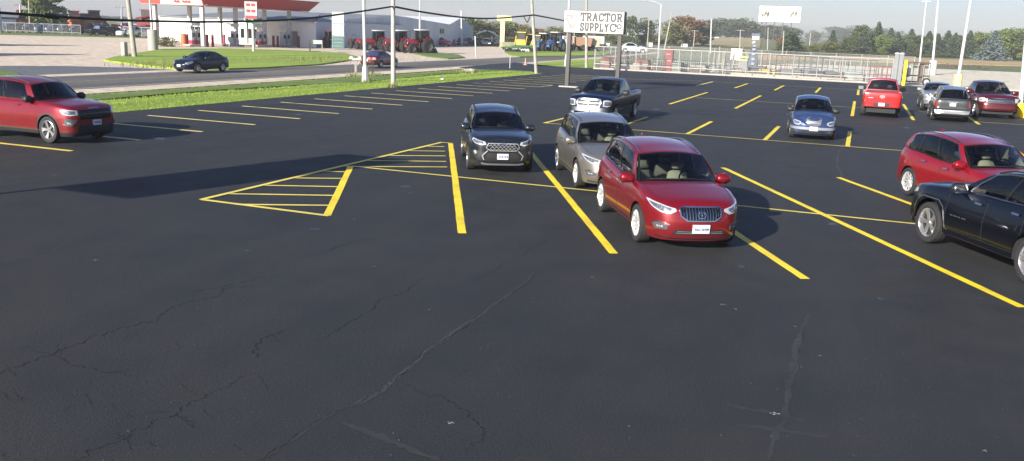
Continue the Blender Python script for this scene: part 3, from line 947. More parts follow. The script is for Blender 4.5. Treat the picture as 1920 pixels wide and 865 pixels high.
PTP = dict(paint=PTBLUE, clad=PTBLUE, spokes=5, rim=ALLOY, glasses=[GL_MID, GL_TINT, GL_TINT], mirmat=BLACK, seat=INT_GREY,
    front=[('patch', [(-.24, .55), (.24, .55), (.33, .80), (.26, .86), (-.26, .86), (-.33, .80)], 'grille', SILV_PL, .012),
        ('bars', [[(-.24-.09*i/6, .57+.045*i), (.24+.09*i/6, .57+.045*i)] for i in range(7)], .02, 'grille_bar', CHROME, .035),
        ('lamp', [(.50, .62), (.62, .56), (.80, .58), (.93, .68), (.90, .76), (.72, .74), (.56, .70)]),
        ('bars', [[(-1.15, .46), (-.7, .455), (.7, .455), (1.15, .46)]], .10, 'bumper_band', GRYPL, .03),
        ('patch', [(-.45, .28), (.45, .28), (.40, .385), (-.40, .385)], 'lower_grille', BLACK, .01),
        ('lamp', [(.58, .29), (.74, .30), (.74, .38), (.58, .38)], LAMPDARK, 'fog_lamp'),
        ('bars', [[(-.62, .245), (.62, .245)]], .03, 'bumper_trim', CHROME, .02), ('plate', .45)],
    back=SEDB)

# pickups
def pickup_shape(L=5.8, w=1.0, H=1.92, fx=1.92, rx=-1.65, wr=.40, xd0=-.92, front_z=1.12):
    h = L/2
    return dict(L=L, w=w, fx=fx, rx=rx, wr=wr, gap=.075,
        plan=[(h, 0), (h-.02, .4), (h-.08, .70), (h-.22, .90), (h-.5, w-.03), (fx, w), (.5, w-.02), (-.9, w-.02), (rx, w), (-h+.3, w-.02), (-h+.06, w-.08), (-h+.01, w-.25), (-h, .3), (-h, 0)],
        ze=[(h, front_z-.10), (h-.15, front_z), (h-.6, front_z+.06), (1.15, 1.24), (0, 1.25), (xd0, 1.27), (-h, 1.28)],
        crown=[(h, .03), (h-.4, .07), (1.1, .08), (0, .03), (-h, 0)],
        zb=[(h, .42), (h-.4, .40), (1.4, .42), (0, .42), (-h, .52)],
        front=[(.4, .06), (.5, .0), (.7, .0), (.75, .04), (.9, .04), (1.1, .07), (1.2, .2)],
        side=[(.4, .15), (.5, .11), (.7, .055), (.95, .004), (1.1, .004), (1.2, .03), (1.3, .06)],
        rear=[(.45, .03), (.6, .0), (1.0, .0), (1.28, .02)],
        doors=[(1.18, .12), (.12, -.85)], mirsize=1.35, mirout=.10,
        bed=(xd0-.05, -h+.09, .85),
        cab=dict(xa0=1.12, xd0=xd0, rail=[(.42, .66, H-.15), (.0, .69, H-.09), (-.5, .68, H-.09), (xd0+.16, .64, H-.13)],
                 wins=[(.10, .50), (.54, .90)], roofcrown=.065, cowl=.22, header=.1, rb0=.03, rb1=.02))
RAM = pickup_shape()
RAMG = [(-.50, 1.06), (-.53, .92), (-.46, .76), (.46, .76), (.53, .92), (.50, 1.06)]
RAMF = [('patch', RAMG, 'grille', BLACK, .03),
        ('bars', [loop(RAMG)], .075, 'grille_surround', CHROME2, .06),
        ('bars', [[(0, .76), (0, 1.07)], [(-.5, .91), (.5, .91)]], .06, 'grille_cross', CHROME2, .062),
        ('bars', [[(-.45, .80+.045*i), (-.06, .80+.045*i)] for i in range(6)]+[[(.06, .80+.045*i), (.45, .80+.045*i)] for i in range(6)], .014, 'grille_slat', CHROME2, .045),
        ('lamp', [(.62, .78), (.80, .76), (1.04, .79), (1.10, .92), (1.02, 1.03), (.80, 1.05), (.64, 1.03)], LAMP),
        ('bars', [[(-1.15, .64), (-.8, .64), (.8, .64), (1.15, .64)]], .17, 'front_bumper', CHROME2, .07),
        ('patch', [(-.5, .44), (.5, .44), (.45, .52), (-.45, .52)], 'lower_grille', BLACK, .02),
        ('lamp', [(.66, .44), (.86, .44), (.86, .53), (.66, .53)], LAMP, 'fog_lamp')]
RAMP = dict(paint=DBLUE, clad=DBLUE, spokes=6, rim=ALLOY, glasses=[GL_CLEAR, GL_MID], rwglass=GL_MID, seat=INT_GREY, bedmat=DBLUE, mirmat=BLACK, front=RAMF,
    sides=[('x', [[(1.3, .60), (-.85, .60)]], .05, 'side_step', CHROME, .03)])
REDP = dict(paint=BRIGHTRED, clad=BRIGHTRED, spokes=5, rim=ALLOY, glasses=[GL_MID, GL_TINT], rwglass=GL_MID, seat=INT_BLACK, bedmat=BLACK, mirmat=BLACK,
    back=[('lamp', [(.86, 1.18), (1.0, 1.18), (1.02, .92), (.86, .92)], RED_L),
        ('bars', [[(-.8, 1.12), (.8, 1.12)], [(-.8, .88), (.8, .88)]], .02, 'tailgate_crease', BRIGHTRED, .014),
        ('patch', [(-.14, 1.0), (0, .93), (.14, 1.0), (.11, 1.12), (-.11, 1.12)], 'tailgate_emblem', plain('red_chrome', (.55, .25, .25), .3, .7), .015),
        ('bars', [[(.45, .97), (.70, .97)]], .03, 'tailgate_lettering', SILV_PL, .008),
        ('bars', [[(-1.0, .64), (-.4, .64)], [(.4, .64), (1.0, .64)]], .19, 'rear_bumper', BRIGHTRED, .05),
        ('patch', [(-.36, .56), (.36, .56), (.42, .74), (-.42, .74)], 'bumper_recess', BLACK, .02), ('plate', .66)])
FRD = pickup_shape(L=5.75, w=1.0, H=1.93, front_z=1.14)
FG = [(-.62, 1.06), (-.66, .96), (-.60, .84), (.60, .84), (.66, .96), (.62, 1.06)]
FRDP = dict(paint=MAROON, clad=MAROON, spokes=6, rim=ALLOY, glasses=[GL_MID, GL_TINT], seat=INT_BLACK, wsglass=GL_MID, mirmat=MAROON,
    front=[('patch', FG, 'grille', BLACK, .02), ('bars', [loop(FG)], .04, 'grille_surround', CHROME, .04),
        ('bars', [[(-.58, .90), (.58, .90)], [(-.6, .96), (.6, .96)], [(-.58, 1.02), (.58, 1.02)]], .03, 'grille_bar', CHROME, .035),
        ('badge', .955, .11, .45, [[(-.5, .1), (.5, .1)]]),
        ('lamp', [(.74, .86), (1.06, .86), (1.12, 1.0), (1.04, 1.08), (.74, 1.08)]),
        ('bars', [[(-1.1, .62), (-.8, .62), (.8, .62), (1.1, .62)]], .20, 'front_bumper', MAROON, .06),
        ('lamp', [(.66, .58), (.80, .58), (.80, .68), (.66, .68)], LAMP, 'fog_lamp'), ('plate', .60, .52)])

if True:
    # --- the vehicles of the car park
    SDIR = -62.7
    v, sh = vehicle('parked_car', ENV, ENVP)
    tag(v, 'red crossover with chrome slatted grille and plate reading FAD 0NW', 'car')
    wheel_place(v, ENV, 'f', -1, G(1190, 453), -60.5, 1.0)
    BR = dict(ENVP); BR.update(paint=BRONZE, clad=BRONZE, handle=CHROME, front=env_front(None), seat=INT_BEIGE)
    BR['sides'] = [('x', [[(1.0, .33), (-.95, .34)]], .022, 'sill_trim', CHROME, .012)]
    v, sh = vehicle('parked_car', ENV, BR)
    tag(v, 'bronze grey crossover parked right behind the red one with the slatted grille', 'car')
    wheel_place(v, ENV, 'f', -1, G(1078, 351), -61.5, .99)
    v, sh = vehicle('parked_car', RAV, RAVP)
    tag(v, 'dark charcoal crossover with silver mesh grille beside the yellow hatched triangle', 'car')
    wheel_place(v, RAV, 'f', -1, G(876, 317), -62.0, .96)
    v, sh = vehicle('pickup_truck', RAM, RAMP)
    tag(v, 'dark blue pickup truck with big chrome grille below the shop sign', 'pickup truck')
    wheel_place(v, RAM, 'r', 1, G(1190, 221), -90, .98)
    v, sh = vehicle('parked_car', PT, PTP)
    tag(v, 'steel blue retro hatchback standing alone with rounded bonnet', 'car')
    wheel_place(v, PT, 'f', -1, G(1480, 257), -84, 1.0)
    v, sh = vehicle('pickup_truck', RAM, REDP)
    tag(v, 'bright red pickup truck seen from behind, tailgate towards the viewer', 'pickup truck')
    wheel_place(v, RAM, 'r', 1, G(1613, 216), 90, (.92, .98, 1.05))
    v, sh = vehicle('parked_car', TRB, TRBP)
    tag(v, 'dark grey off-roader seen from behind with pale silver rear bumper', 'car')
    wheel_place(v, TRB, 'r', 1, G(1745, 225), 90, (.92, .93, 1.0))
    SP = dict(paint=SILVER, spokes=6, glasses=[GL_MID, GL_TINT], front=SEDF, back=SEDB, low=False, mirmat=SILVER)
    S2 = pickup_shape(L=5.6, w=.98, H=1.80)
    v, sh = vehicle('pickup_truck', S2, SP)
    tag(v, 'silver pickup truck mostly hidden behind the dark grey off-roader', 'pickup truck')
    wheel_place(v, S2, 'f', -1, G(1725, 206), -90, .92)
    v, sh = vehicle('pickup_truck', FRD, FRDP)
    tag(v, 'maroon pickup truck facing the viewer beside the yellow lamp base', 'pickup truck')
    wheel_place(v, FRD, 'f', -1, G(1824, 219), -83, (.98, 1.06, 1.04))
    E3 = dict(ENVP); E3.update(paint=RED2, clad=RED2, front=env_front(None))
    E3['sides'] = [('x', [[(1.0, .33), (-.95, .34)]], .022, 'sill_trim', CHROME, .012)]
    v, sh = vehicle('parked_car', ENV, E3)
    tag(v, 'red crossover seen from its side beyond the black off-roader', 'car')
    wheel_place(v, ENV, 'r', -1, G(1698, 366), SDIR, 1.0)
    v, sh = vehicle('parked_car', JEEP, JEEPP)
    tag(v, 'black off-roader cut off by the right picture edge, chrome window line', 'car')
    wheel_place(v, JEEP, 'f', 1, G(1733, 455), 118.5, 1.0)
    v, sh = vehicle('parked_car', EXPL, EXPLP)
    tag(v, 'big red three-row car parked by the grass strip, cut off by the left edge', 'car')
    wheel_place(v, EXPL, 'f', -1, G(92, 269), 0, (.94, .96, 1.02))
    # --- on the road
    SB = dict(paint=DBLUE, spokes=6, glasses=[GL_MID, GL_MID], front=SEDF, back=SEDB)
    v, sh = vehicle('sedan', SED, SB)
    tag(v, 'dark blue sedan driving left along the road', 'car')
    wheel_place(v, SED, 'f', 1, G(372, 136.5), -90, 1.02)
    SM = dict(paint=MAROON, spokes=6, glasses=[GL_MID, GL_MID], front=SEDF, back=SEDB)
    v, sh = vehicle('sedan', SED, SM)
    tag(v, 'maroon sedan driving away along the road behind the mailboxes', 'car')
    wheel_place(v, SED, 'r', -1, G(715, 127.5), 90, 1.05)
# ---------------------------------------------------------------- ground, roads, car park
def poly(name, pts, z, mat, kind='structure', parent=None, thick=0.):
    m = MB(); n = len(pts)
    m.add([(p[0], p[1], z) for p in pts], [tuple(range(n))])
    if thick:
        o = len(m.v); m.v += [(p[0], p[1], z-thick) for p in pts]
        for i in range(n):
            j = (i+1) % n; m.f.append((i, o+i, o+j, j)); m.m.append(0)
    me = m.build(name, mat, parent)
    bm = bmesh.new(); bm.from_mesh(me.data); bmesh.ops.recalc_face_normals(bm, faces=bm.faces)
    top = [f for f in bm.faces if len(f.verts) == n]
    if top and top[0].normal.z < 0: bmesh.ops.reverse_faces(bm, faces=bm.faces)
    bmesh.ops.triangulate(bm, faces=[f for f in bm.faces if len(f.verts) > 4]); bm.to_mesh(me.data); bm.free()
    if kind and parent is None: me['kind'] = kind
    return me

# asphalt
m, nt, b, out = new_mat('sealed_asphalt'); co = objco(nt)
big = noise(nt, .10, 5, .6, co, .4); mid = noise(nt, .9, 6, .62, co); st = noise(nt, 1.0, 5, .6, stretch(nt, co, (.9, .12, 1)))
fine = noise(nt, 36, 4, .75, co); tiny = noise(nt, 160, 2, .6, co)
c1 = ramp(nt, big, [(.30, (.029, .0325, .035)), (.5, (.037, .0385, .0390)), (.72, (.044, .0418, .0380))])
c2 = mixc(nt, .38, c1, ramp(nt, mid, [(.3, (.55, .55, .55)), (.5, (1, 1, 1)), (.75, (1.45, 1.4, 1.35))]), 'MULTIPLY')
c3 = mixc(nt, .35, c2, ramp(nt, st, [(.35, (.75, .76, .78)), (.65, (1.2, 1.2, 1.2))]), 'MULTIPLY')
spk = ramp(nt, fine, [(.34, (.18, .18, .18)), (.47, (1, 1, 1)), (.60, (1, 1, 1)), (.74, (3.0, 3.0, 2.9))])
# coarser stone showing where the seal coat is worn (towards the near left corner)
sp = nt.nodes.new('ShaderNodeSeparateXYZ'); nt.links.new(co, sp.inputs[0])
wr_ = noise(nt, .35, 5, .65, co)
ma = nt.nodes.new('ShaderNodeMapRange'); ma.inputs[1].default_value = .44; ma.inputs[2].default_value = .62; nt.links.new(wr_, ma.inputs[0])
mb_ = nt.nodes.new('ShaderNodeMapRange'); mb_.inputs[1].default_value = -1.0; mb_.inputs[2].default_value = -5.0; nt.links.new(sp.outputs[0], mb_.inputs[0])
mm_ = nt.nodes.new('ShaderNodeMath'); mm_.operation = 'MULTIPLY_ADD'; mm_.inputs[2].default_value = .5; nt.links.new(ma.outputs[0], mm_.inputs[0]); nt.links.new(mb_.outputs[0], mm_.inputs[1])
c4 = mixc(nt, mm_.outputs[0], c3, mixc(nt, 1.0, c3, spk, 'MULTIPLY'))
nt.links.new(c4, b.inputs['Base Color'])
nt.links.new(ramp(nt, mid, [(.3, (.58,)*3), (.7, (.78,)*3)]), b.inputs['Roughness'])
sset(b, Specular_IOR_Level=.27)
hm = nt.nodes.new('ShaderNodeMath'); hm.operation = 'MULTIPLY_ADD'; nt.links.new(fine, hm.inputs[0]); hm.inputs[1].default_value = 1.; nt.links.new(tiny, hm.inputs[2])
bump(nt, b, hm.outputs[0], 1.0, .013)
ASPH = m
def ground_mat(name, stops, scales, rough=.9, bumpd=.03, str_=.6, stripes=None):
    m, nt, b, out = new_mat(name); co = objco(nt)
    a = noise(nt, scales[0], 5, .6, co); f = noise(nt, scales[1], 4, .65, co)
    c = ramp(nt, a, stops)
    c = mixc(nt, .8, c, ramp(nt, f, [(.3, (.6, .6, .6)), (.5, (1, 1, 1)), (.72, (1.5, 1.45, 1.3))]), 'MULTIPLY')
    if stripes: c = mixc(nt, .8, c, ramp(nt, noise(nt, 1, 3, .5, stretch(nt, co, stripes)), [(.38, (.62, .66, .6)), (.5, (1, 1, 1)), (.62, (1.35, 1.3, 1.2))]), 'MULTIPLY')
    nt.links.new(c, b.inputs['Base Color']); sset(b, Roughness=rough)
    bump(nt, b, f, str_, bumpd); return m
GRASS = ground_mat('mown_grass', [(.3, (.20, .285, .024)), (.55, (.235, .33, .030)), (.75, (.29, .37, .05))], (.25, 14), stripes=(.9, .03, 1))
ROUGHG = ground_mat('rough_grass', [(.3, (.08, .135, .02)), (.55, (.12, .18, .03)), (.78, (.20, .20, .065))], (.4, 6))
FIELD = ground_mat('far_grass', [(.3, (.09, .12, .035)), (.6, (.13, .15, .05)), (.8, (.2, .18, .08))], (.02, .5))
DRY = ground_mat('dry_field', [(.3, (.36, .24, .10)), (.6, (.42, .31, .14)), (.8, (.40, .33, .16))], (.03, .5))
CONC = ground_mat('pale_concrete', [(.3, (.56, .46, .345)), (.55, (.62, .515, .39)), (.8, (.66, .56, .44))], (.05, 1.2), .85, .004, .3)
CONC2 = ground_mat('bleached_concrete', [(.3, (.58, .52, .39)), (.55, (.65, .585, .45)), (.8, (.70, .64, .50))], (.05, 1.2), .85, .004, .3)
ROADM = ground_mat('road_asphalt', [(.3, (.095, .088, .080)), (.55, (.12, .112, .10)), (.8, (.14, .13, .12))], (.12, 6), .8, .004, .3, stripes=(.5, .03, 1))
PATCHM = ground_mat('old_asphalt', [(.3, (.10, .11, .12)), (.6, (.13, .135, .14)), (.8, (.15, .15, .15))], (.1, 3), .8, .004, .3)

def hill(x, y):
    """ground height beyond the yard"""
    def g(px, D, hh, r, asp=1.):
        d = ray(px, 60); d.z = 0; d.normalize(); c = d*D; q = Vector((x, y, 0))-c
        t = q.dot(d); s = (q-d*t).length
        return hh*math.exp(-(t/r)**2-(s/(r*asp))**2)
    return g(1360, 640, 4.6, 200, .85) + g(1560, 1350, 8, 250, 1.6)
mbg = MB(); rows = []
for i in range(61):
    r_ = 2.5*(1500/2.5)**(i/60)
    rows.append([(r_*math.sin(a), r_*math.cos(a), hill(r_*math.sin(a), r_*math.cos(a))-.12) for a in [2*math.pi*k/120 for k in range(121)]])
mbg.grid(rows); mbg.add([rows[0][k] for k in range(120)], [tuple(range(120))])
tag(mbg.build('ground', FIELD, None, 60), kind='structure')

EDGE_X, LOT_Y = -27.3, 93.2
poly('concrete_apron', [G(*p) for p in ((-500, 230), (60, 156), (333, 136.6), (580, 126.6), (860, 116), (1000, 110), (1000, 95), (960, 88), (660, 80), (300, 70.5), (0, 62), (-500, 46))], -.085, CONC)
poly('concrete_yard', [(-27.2, 93.6), (45, 93.6), (90, 93.6), (90, 165), (30, 178), (6, 172), (-12, 160), (-16, 130), (-27.2, 122)], -.06, CONC2)
poly('dry_field', [G(*p) for p in ((1380, 104), (1560, 106), (1700, 108.6), (1920, 114), (2200, 122), (2200, 140), (1920, 124.5), (1700, 118), (1560, 114), (1400, 111))], .12, DRY, thick=.3)
m, nt, b, out = new_mat('stubble_field'); co = objco(nt)
nt.links.new(ramp(nt, noise(nt, .03, 4, .6, stretch(nt, co, (1, .4, 1))), [(.3, (.26, .21, .09)), (.7, (.36, .30, .13))]), b.inputs['Base Color']); sset(b, Roughness=.95)
# stubble field on the hill, laid on the terrain
d0 = ray(1360, 60); d0.z = 0; d0.normalize()
hr = []
for i in range(17):
    D = 360+i*17; row = []
    for k in range(17):
        px = 1296+(1428-1296)*k/16; d = ray(px, 60); d.z = 0; d.normalize(); p = d*D
        row.append((p.x, p.y, hill(p.x, p.y)+.10))
    hr.append(row)
fm = MB(); fm.grid(hr); tag(fm.build('stubble_field', m, None, 60), kind='structure')

FARE = [(-300, 180.5), (62, 155), (333, 137.2), (580, 127.2), (860, 115.8), (1004, 110), (1110, 107), (1300, 102.5)]
NEARE = [(-300, 194), (133, 163), (400, 148), (580, 136.6), (860, 123.5), (1004, 114.5), (1110, 110), (1300, 105)]
def ribbon(name, A, B, z, mat):
    m = MB(); a = [G(*p) for p in A]; b = [G(*p) for p in B]
    m.grid([[(p.x, p.y, z) for p in b], [(p.x, p.y, z) for p in a]])
    return m.build(name, mat)
# edges as straight world lines so that the road keeps its width
fe = [Vector((-46.2, -60)), Vector((-46.2, 30)), Vector((-46.4, 75)), Vector((-47.2, 110)), Vector((-49, 150)), Vector((-56, 220)), Vector((-75, 330))]
ne = [Vector((-37.6, -60)), Vector((-37.6, 30)), Vector((-38.3, 75)), Vector((-39.2, 110)), Vector((-42, 150)), Vector((-48, 220)), Vector((-66, 330))]
def wr(name, A, B, z, mat, kind='structure', parent=None):
    m = MB(); a = catmull([(p.x, p.y, 0) for p in A], 8); b = catmull([(p.x, p.y, 0) for p in B], 8)
    m.grid([[(p.x, p.y, z) for p in a], [(p.x, p.y, z) for p in b]])
    o = m.build(name, mat, parent)
    if kind: o['kind'] = kind
    return o
off = lambda L, d: [Vector((p.x+d, p.y)) for p in L]
wr('road_shoulder', off(fe, -1.6), off(ne, 2.3), -.07, CONC)
road = wr('road', fe, ne, -.055, ROADM)
WHITEP_ = plain('road_paint_white', (.55, .55, .52), .7, var=.3, scale=1.5)
wr('edge_line', off(ne, -.35), off(ne, -.20), -.048, WHITEP_, 'structure')
wr('edge_line', off(fe, .20), off(fe, .35), -.048, WHITEP_, 'structure')
mid_ = [(a+b_)/2 for a, b_ in zip(fe, ne)]
wr('centre_line', off(mid_, -.12), off(mid_, .0), -.048, plain('faded_yellow_paint', (.45, .38, .2), .7, var=.3, scale=1.5), 'structure')
# patches of darker old asphalt where the forecourt meets the road
poly('asphalt_patch', [G(*p) for p in ((-300, 132), (0, 121.5), (120, 122), (240, 125), (330, 129.5), (240, 133), (150, 137), (60, 140), (40, 139), (0, 130.5), (-300, 140))], -.075, PATCHM)
# mown strip with a gentle bank
gm = MB(); rows = []
for i in range(80):
    y = -10+i*(88.0/79); row = []
    w1 = -34.6
    tend = max(0, (y-68)/10.0)
    for k in range(13):
        t = k/12; x = (EDGE_X-.02)*(1-t)+w1*t
        row.append((x, y if tend == 0 else min(y, 78.2-abs(t-.35)*2.2*0), -.03+.10*math.sin(math.pi*min(t*1.5, 1))+.03*math.sin(y*.7+k)*(0 < k < 12)))
    rows.append(row)
gm.grid(rows); gs = gm.build('grass_strip', GRASS, None, 60); gs['kind'] = 'structure'
vg = MB(); rv = []
for i in range(60):
    y = -10+i*(87.5/59); rv.append([(-31.4-.5*math.sin(y*.21), y, .074), (-32.8, y, .072), (-33.9, y, .04), (-34.62, y, -.04)])
vg.grid([r[::-1] for r in rv][::-1]); tag(vg.build('grass_verge', ROUGHG, None, 60), kind='structure')
bank = [(-300, 210), (0, 182), (158, 174.5), (400, 156.8), (580, 144.2), (860, 131.4)]
poly('grass_island', [G(*p) for p in ((195, 113), (215, 107), (250, 101), (284, 96), (305, 92.5), (420, 91.5), (520, 94), (600, 97), (650, 101), (668, 106), (655, 113), (600, 121), (500, 127), (430, 129.5), (340, 129.5), (290, 125), (240, 119.5))], .05, GRASS, thick=.14)
poly('grass_island', [G(*p) for p in ((749, 94.5), (800, 98), (860, 103), (872, 108), (840, 110.5), (800, 106))], .03, ROUGHG, thick=.1)
poly('grass_island', [G(*p) for p in ((945, 97), (1115, 95.5), (1160, 97), (1130, 104), (1060, 105), (975, 107), (955, 103))], .03, GRASS, thick=.1)
poly('grass_island', [G(*p) for p in ((1000, 119), (1060, 113), (1140, 110), (1200, 108), (1130, 129), (1115, 128.4), (1060, 125.6), (1000, 123.2))], .0, GRASS)
poly('grass_corner', [G(*p) for p in ((-300, 128), (0, 130.5), (28, 136), (42, 143), (38, 148), (0, 152), (-300, 170))], .03, ROUGHG, thick=.1)
poly('grass_verge', [G(*p) for p in ((-100, 57), (0, 61.5), (165, 65), (300, 70.5), (310, 72.5), (165, 68.5), (0, 64.5), (-100, 61))], -.03, ROUGHG, thick=.05)

# the sealed car park
lot = poly('parking_lot', [(EDGE_X, -14), (70, -14), (70, LOT_Y), (EDGE_X, LOT_Y), (EDGE_X-.5, LOT_Y+1), (-31.5, 95.0), (-38.8, 100), (-38.4, 90), (-37.0, 80), (-33.5, 78.2), (-30, 78.1), (-28.3, 77.9), (EDGE_X, 77)], 0.0, ASPH, thick=.1)
def roadpaint(name, c):
    """line paint: worn through to the asphalt in small flakes, greyed where tyres cross"""
    m, nt, b, out = new_mat(name); co = objco(nt)
    f = noise(nt, 22, 6, .75, co); g = noise(nt, 1.1, 4, .6, co)
    t = ramp(nt, g, [(.32, tuple(v*.72+.02 for v in c)), (.52, c), (.7, tuple(min(1, v*1.08) for v in c))])
    k = mixc(nt, ramp(nt, f, [(.60, (0, 0, 0)), (.68, (.75, .75, .75))]), t, (.05, .05, .045))
    nt.links.new(k, b.inputs['Base Color']); sset(b, Roughness=.6); bump(nt, b, f, .3, .003); return m
YEL = roadpaint('yellow_line_paint', (.95, .71, .018)); YEL2 = roadpaint('pale_yellow_line_paint', (.84, .68, .11)); WHT = roadpaint('pale_line_paint', (.86, .70, .22))
rl = random.Random(3)
def line(a, b, w=.11, mat=YEL, z=.004):
    a, b = Vector(a[:2]), Vector(b[:2]); d = (b-a).normalized(); n = Vector((-d.y, d.x))*w/2
    L = (b-a).length; k = max(2, int(L/.35)); rows = []
    for i in range(k+1):
        p = a.lerp(b, i/k); j = 1+rl.uniform(-.06, .06); j2 = 1+rl.uniform(-.06, .06)
        rows.append([(*(p+n*j), z), (*(p-n*j2), z)])
    m = MB(); m.grid(rows); return m.build('painted_line', mat, lot)
# angled bays
for ax_, ay_, bx_, by_ in ((-12.50, 26.45, -6.62, 14.60), (-9.60, 26.25, -3.67, 14.55), (-6.50, 26.30, -.45, 14.50), (-3.50, 26.40, 2.65, 14.48), (-.26, 26.50, 5.80, 14.60), (2.80, 26.50, 8.90, 14.60), (5.85, 26.50, 11.95, 14.60)):
    line((ax_, ay_), (bx_, by_), .16, YEL, .004)
line((-12.56, 20.30), (-9.60, 14.62), .16)
line((-12.56, 20.33), (14, 20.5), .11, YEL2, .008)
line((-12.70, 14.62), (-9.55, 14.62), .13, YEL2, .008)
line((-12.70, 14.58), (-12.80, 26.4), .13, YEL2, .012)
line((-12.85, 26.36), (-12.40, 26.36), .09, YEL2, .016)
for px in (((600, 321.2), (648.1, 322.7)), ((547.9, 334.1), (642.2, 335.1)), ((488.9, 347.7), (635.4, 350.6)), ((423.1, 363.6), (626.5, 367)), ((442.7, 383.7), (616.7, 385.6)),
           ((799.6, 274.7), (833, 275.4)), ((764.9, 283), (834.3, 284)), ((725.6, 291.9), (835.5, 292.8)), ((686.3, 301.4), (836.6, 303.2)), ((648, 312.4), (838.5, 313.6))):
    line(G(*px[0]), G(*px[1]), .11, YEL2, .0055)
# straight bays beyond
line((-12.2, 34.9), (30, 34.8), .11, YEL2, .008)
for k in range(12):
    x = -12.15+3.0*k
    line((x, 34.9), (x, 41.1), .16, YEL if k else YEL2)
for k in range(0, 14):
    x = -9.95+3.06*(k) if k else -9.95
    x = (-9.93, -6.25, -3.2, -.17, 2.82, 5.86, 8.9, 11.9, 15, 18, 21, 24, 27, 30)[k]
    line((x, 50.0), (x, 63.2), .17, YEL)
line((-9.6, 56.9), (34, 56.9), .09, WHT, .008)
for k in range(15):
    x = -12.1+3.02*k
    line((x, 71.2), (x, 79.6), .18, YEL if k else WHT)
line((-12.1, 79.2), (34, 79.2), .10, WHT, .008)
line((5.9, 51.6), (9.5, 51.6), .09, WHT, .008)
# bays along the grass
for n in range(-3, 22):
    y = 18.16+2.83*n
    line((-25.6, y), (-20.6 if n > 0 else -20.3, y+.04), .18, YEL2 if n < 1 else WHT)
line((-20.6, 57.8), (-20.6, 60.6), .1, WHT, .008)
line((-20.6, 74.8), (-13.0, 79.2), .1, WHT, .008)

# cracks, seams and scuffs in the seal coat
CRK = plain('crack_dark', (.010, .010, .011), .95, var=.3, scale=8)
CRKP = plain('crack_dusty', (.048, .0465, .044), .9, var=.4, scale=8)
STN = plain('seam_band', (.0335, .0333, .0330), .75, var=.25, scale=2)
rc_ = random.Random(11)
def crack(pts, w, mat, z=.003, jit=.035, name='asphalt_crack', gaps=0.):
    P = [G(*p) for p in pts]; P = catmull([(p.x, p.y, 0) for p in P], 14); rows = []; m = MB(); ox = oy = 0
    for i, p in enumerate(P):
        a, b_ = P[max(i-1, 0)], P[min(i+1, len(P)-1)]; d = (b_-a); d.normalize(); n = Vector((-d.y, d.x, 0))
        ox = ox*.75+rc_.uniform(-jit, jit)
        ww = w*1.45*rc_.uniform(.35, 1.25)*(.3+.7*math.sin(math.pi*min(max(i/len(P), .03), .97))**.4)
        c = p+n*ox
        rows.append([(c.x+n.x*ww/2, c.y+n.y*ww/2, z), (c.x-n.x*ww/2, c.y-n.y*ww/2, z)])
        if gaps and rc_.random() < gaps and len(rows) > 1: m.grid(rows); rows = []
    if len(rows) > 1: m.grid(rows)
    return m.build(name, mat, lot)
C3 = [(490, 864), (550, 822), (640, 769), (690, 747), (740, 712), (800, 657), (840, 632), (880, 604), (920, 577), (985, 530), (1010, 505)]
crack(C3, .045, STN, .0022, .02, 'asphalt_seam'); crack(C3, .016, CRK, .0035, .02, gaps=.25); crack([(x+3, y-3) for x, y in C3[2:8]], .02, CRKP, .0030, .015, gaps=.3)
crack([(0, 702), (55, 680), (105, 662), (165, 638), (225, 617), (290, 600), (330, 575), (400, 555), (430, 540), (490, 535)], .018, CRK, gaps=.2)
crack([(140, 864), (190, 837), (250, 812), (300, 787), (350, 762), (400, 735), (470, 700)], .016, CRK, gaps=.35)
crack([(740, 712), (780, 732), (800, 744), (840, 750), (880, 782), (910, 807), (895, 828), (870, 850)], .012, CRK, gaps=.3)
crack([(742, 714), (778, 732), (802, 744), (842, 752)], .014, CRKP, .0028, gaps=.4)
crack([(590, 640), (640, 614), (680, 592), (715, 564), (765, 544), (805, 517), (850, 519)], .014, CRK, gaps=.3)
crack([(885, 527), (925, 507), (985, 477), (1040, 442)], .014, CRK, gaps=.3)
crack([(0, 496), (60, 479), (110, 467), (145, 452), (210, 437)], .020, CRKP, gaps=.25)
crack([(482, 672), (480, 657), (495, 640), (520, 620)], .018, CRK, gaps=.2)
crack([(482, 672), (540, 680), (580, 688), (615, 690)], .010, CRKP, gaps=.3)
crack([(1517, 590), (1500, 637), (1488, 697), (1470, 772), (1448, 864)], .065, STN, .0022, .02, 'asphalt_seam')
crack([(1512, 607), (1500, 637), (1482, 700)], .010, CRK, gaps=.2)
crack([(1360, 758), (1410, 768), (1460, 778), (1510, 790)], .07, STN, .0021, .02, 'asphalt_seam'); crack([(1372, 798), (1440, 803), (1560, 822)], .06, STN, .0021, .02, 'asphalt_seam')
crack([(640, 794), (720, 822), (825, 862)], .07, STN, .0021, .02, 'asphalt_seam')
crack([(693, 447), (740, 428), (770, 412), (832, 389)], .018, CRKP, gaps=.3); crack([(500, 500), (560, 485), (640, 462), (700, 444)], .016, CRK, gaps=.3)
crack([(871, 380), (930, 387), (980, 392), (1033, 400), (1069, 410), (1143, 421)], .018, CRKP, .0028, .02, gaps=.25)
crack([(1440, 460), (1470, 462), (1560, 467), (1645, 475)], .018, CRKP, .0028, .02, gaps=.2); crack([(1490, 370), (1560, 360), (1640, 366)], .014, CRKP, .0028, .02, gaps=.3)
crack([(1120, 330), (1240, 225), (1290, 190)], .02, STN, .0022, .03)
crack([(1590, 350), (1570, 300), (1585, 262)], .05, STN, .0022, .03)
crack([(0, 590), (40, 578), (90, 566)], .014, CRKP, gaps=.3); crack([(350, 550), (460, 528), (540, 512)], .012, CRK, gaps=.4)
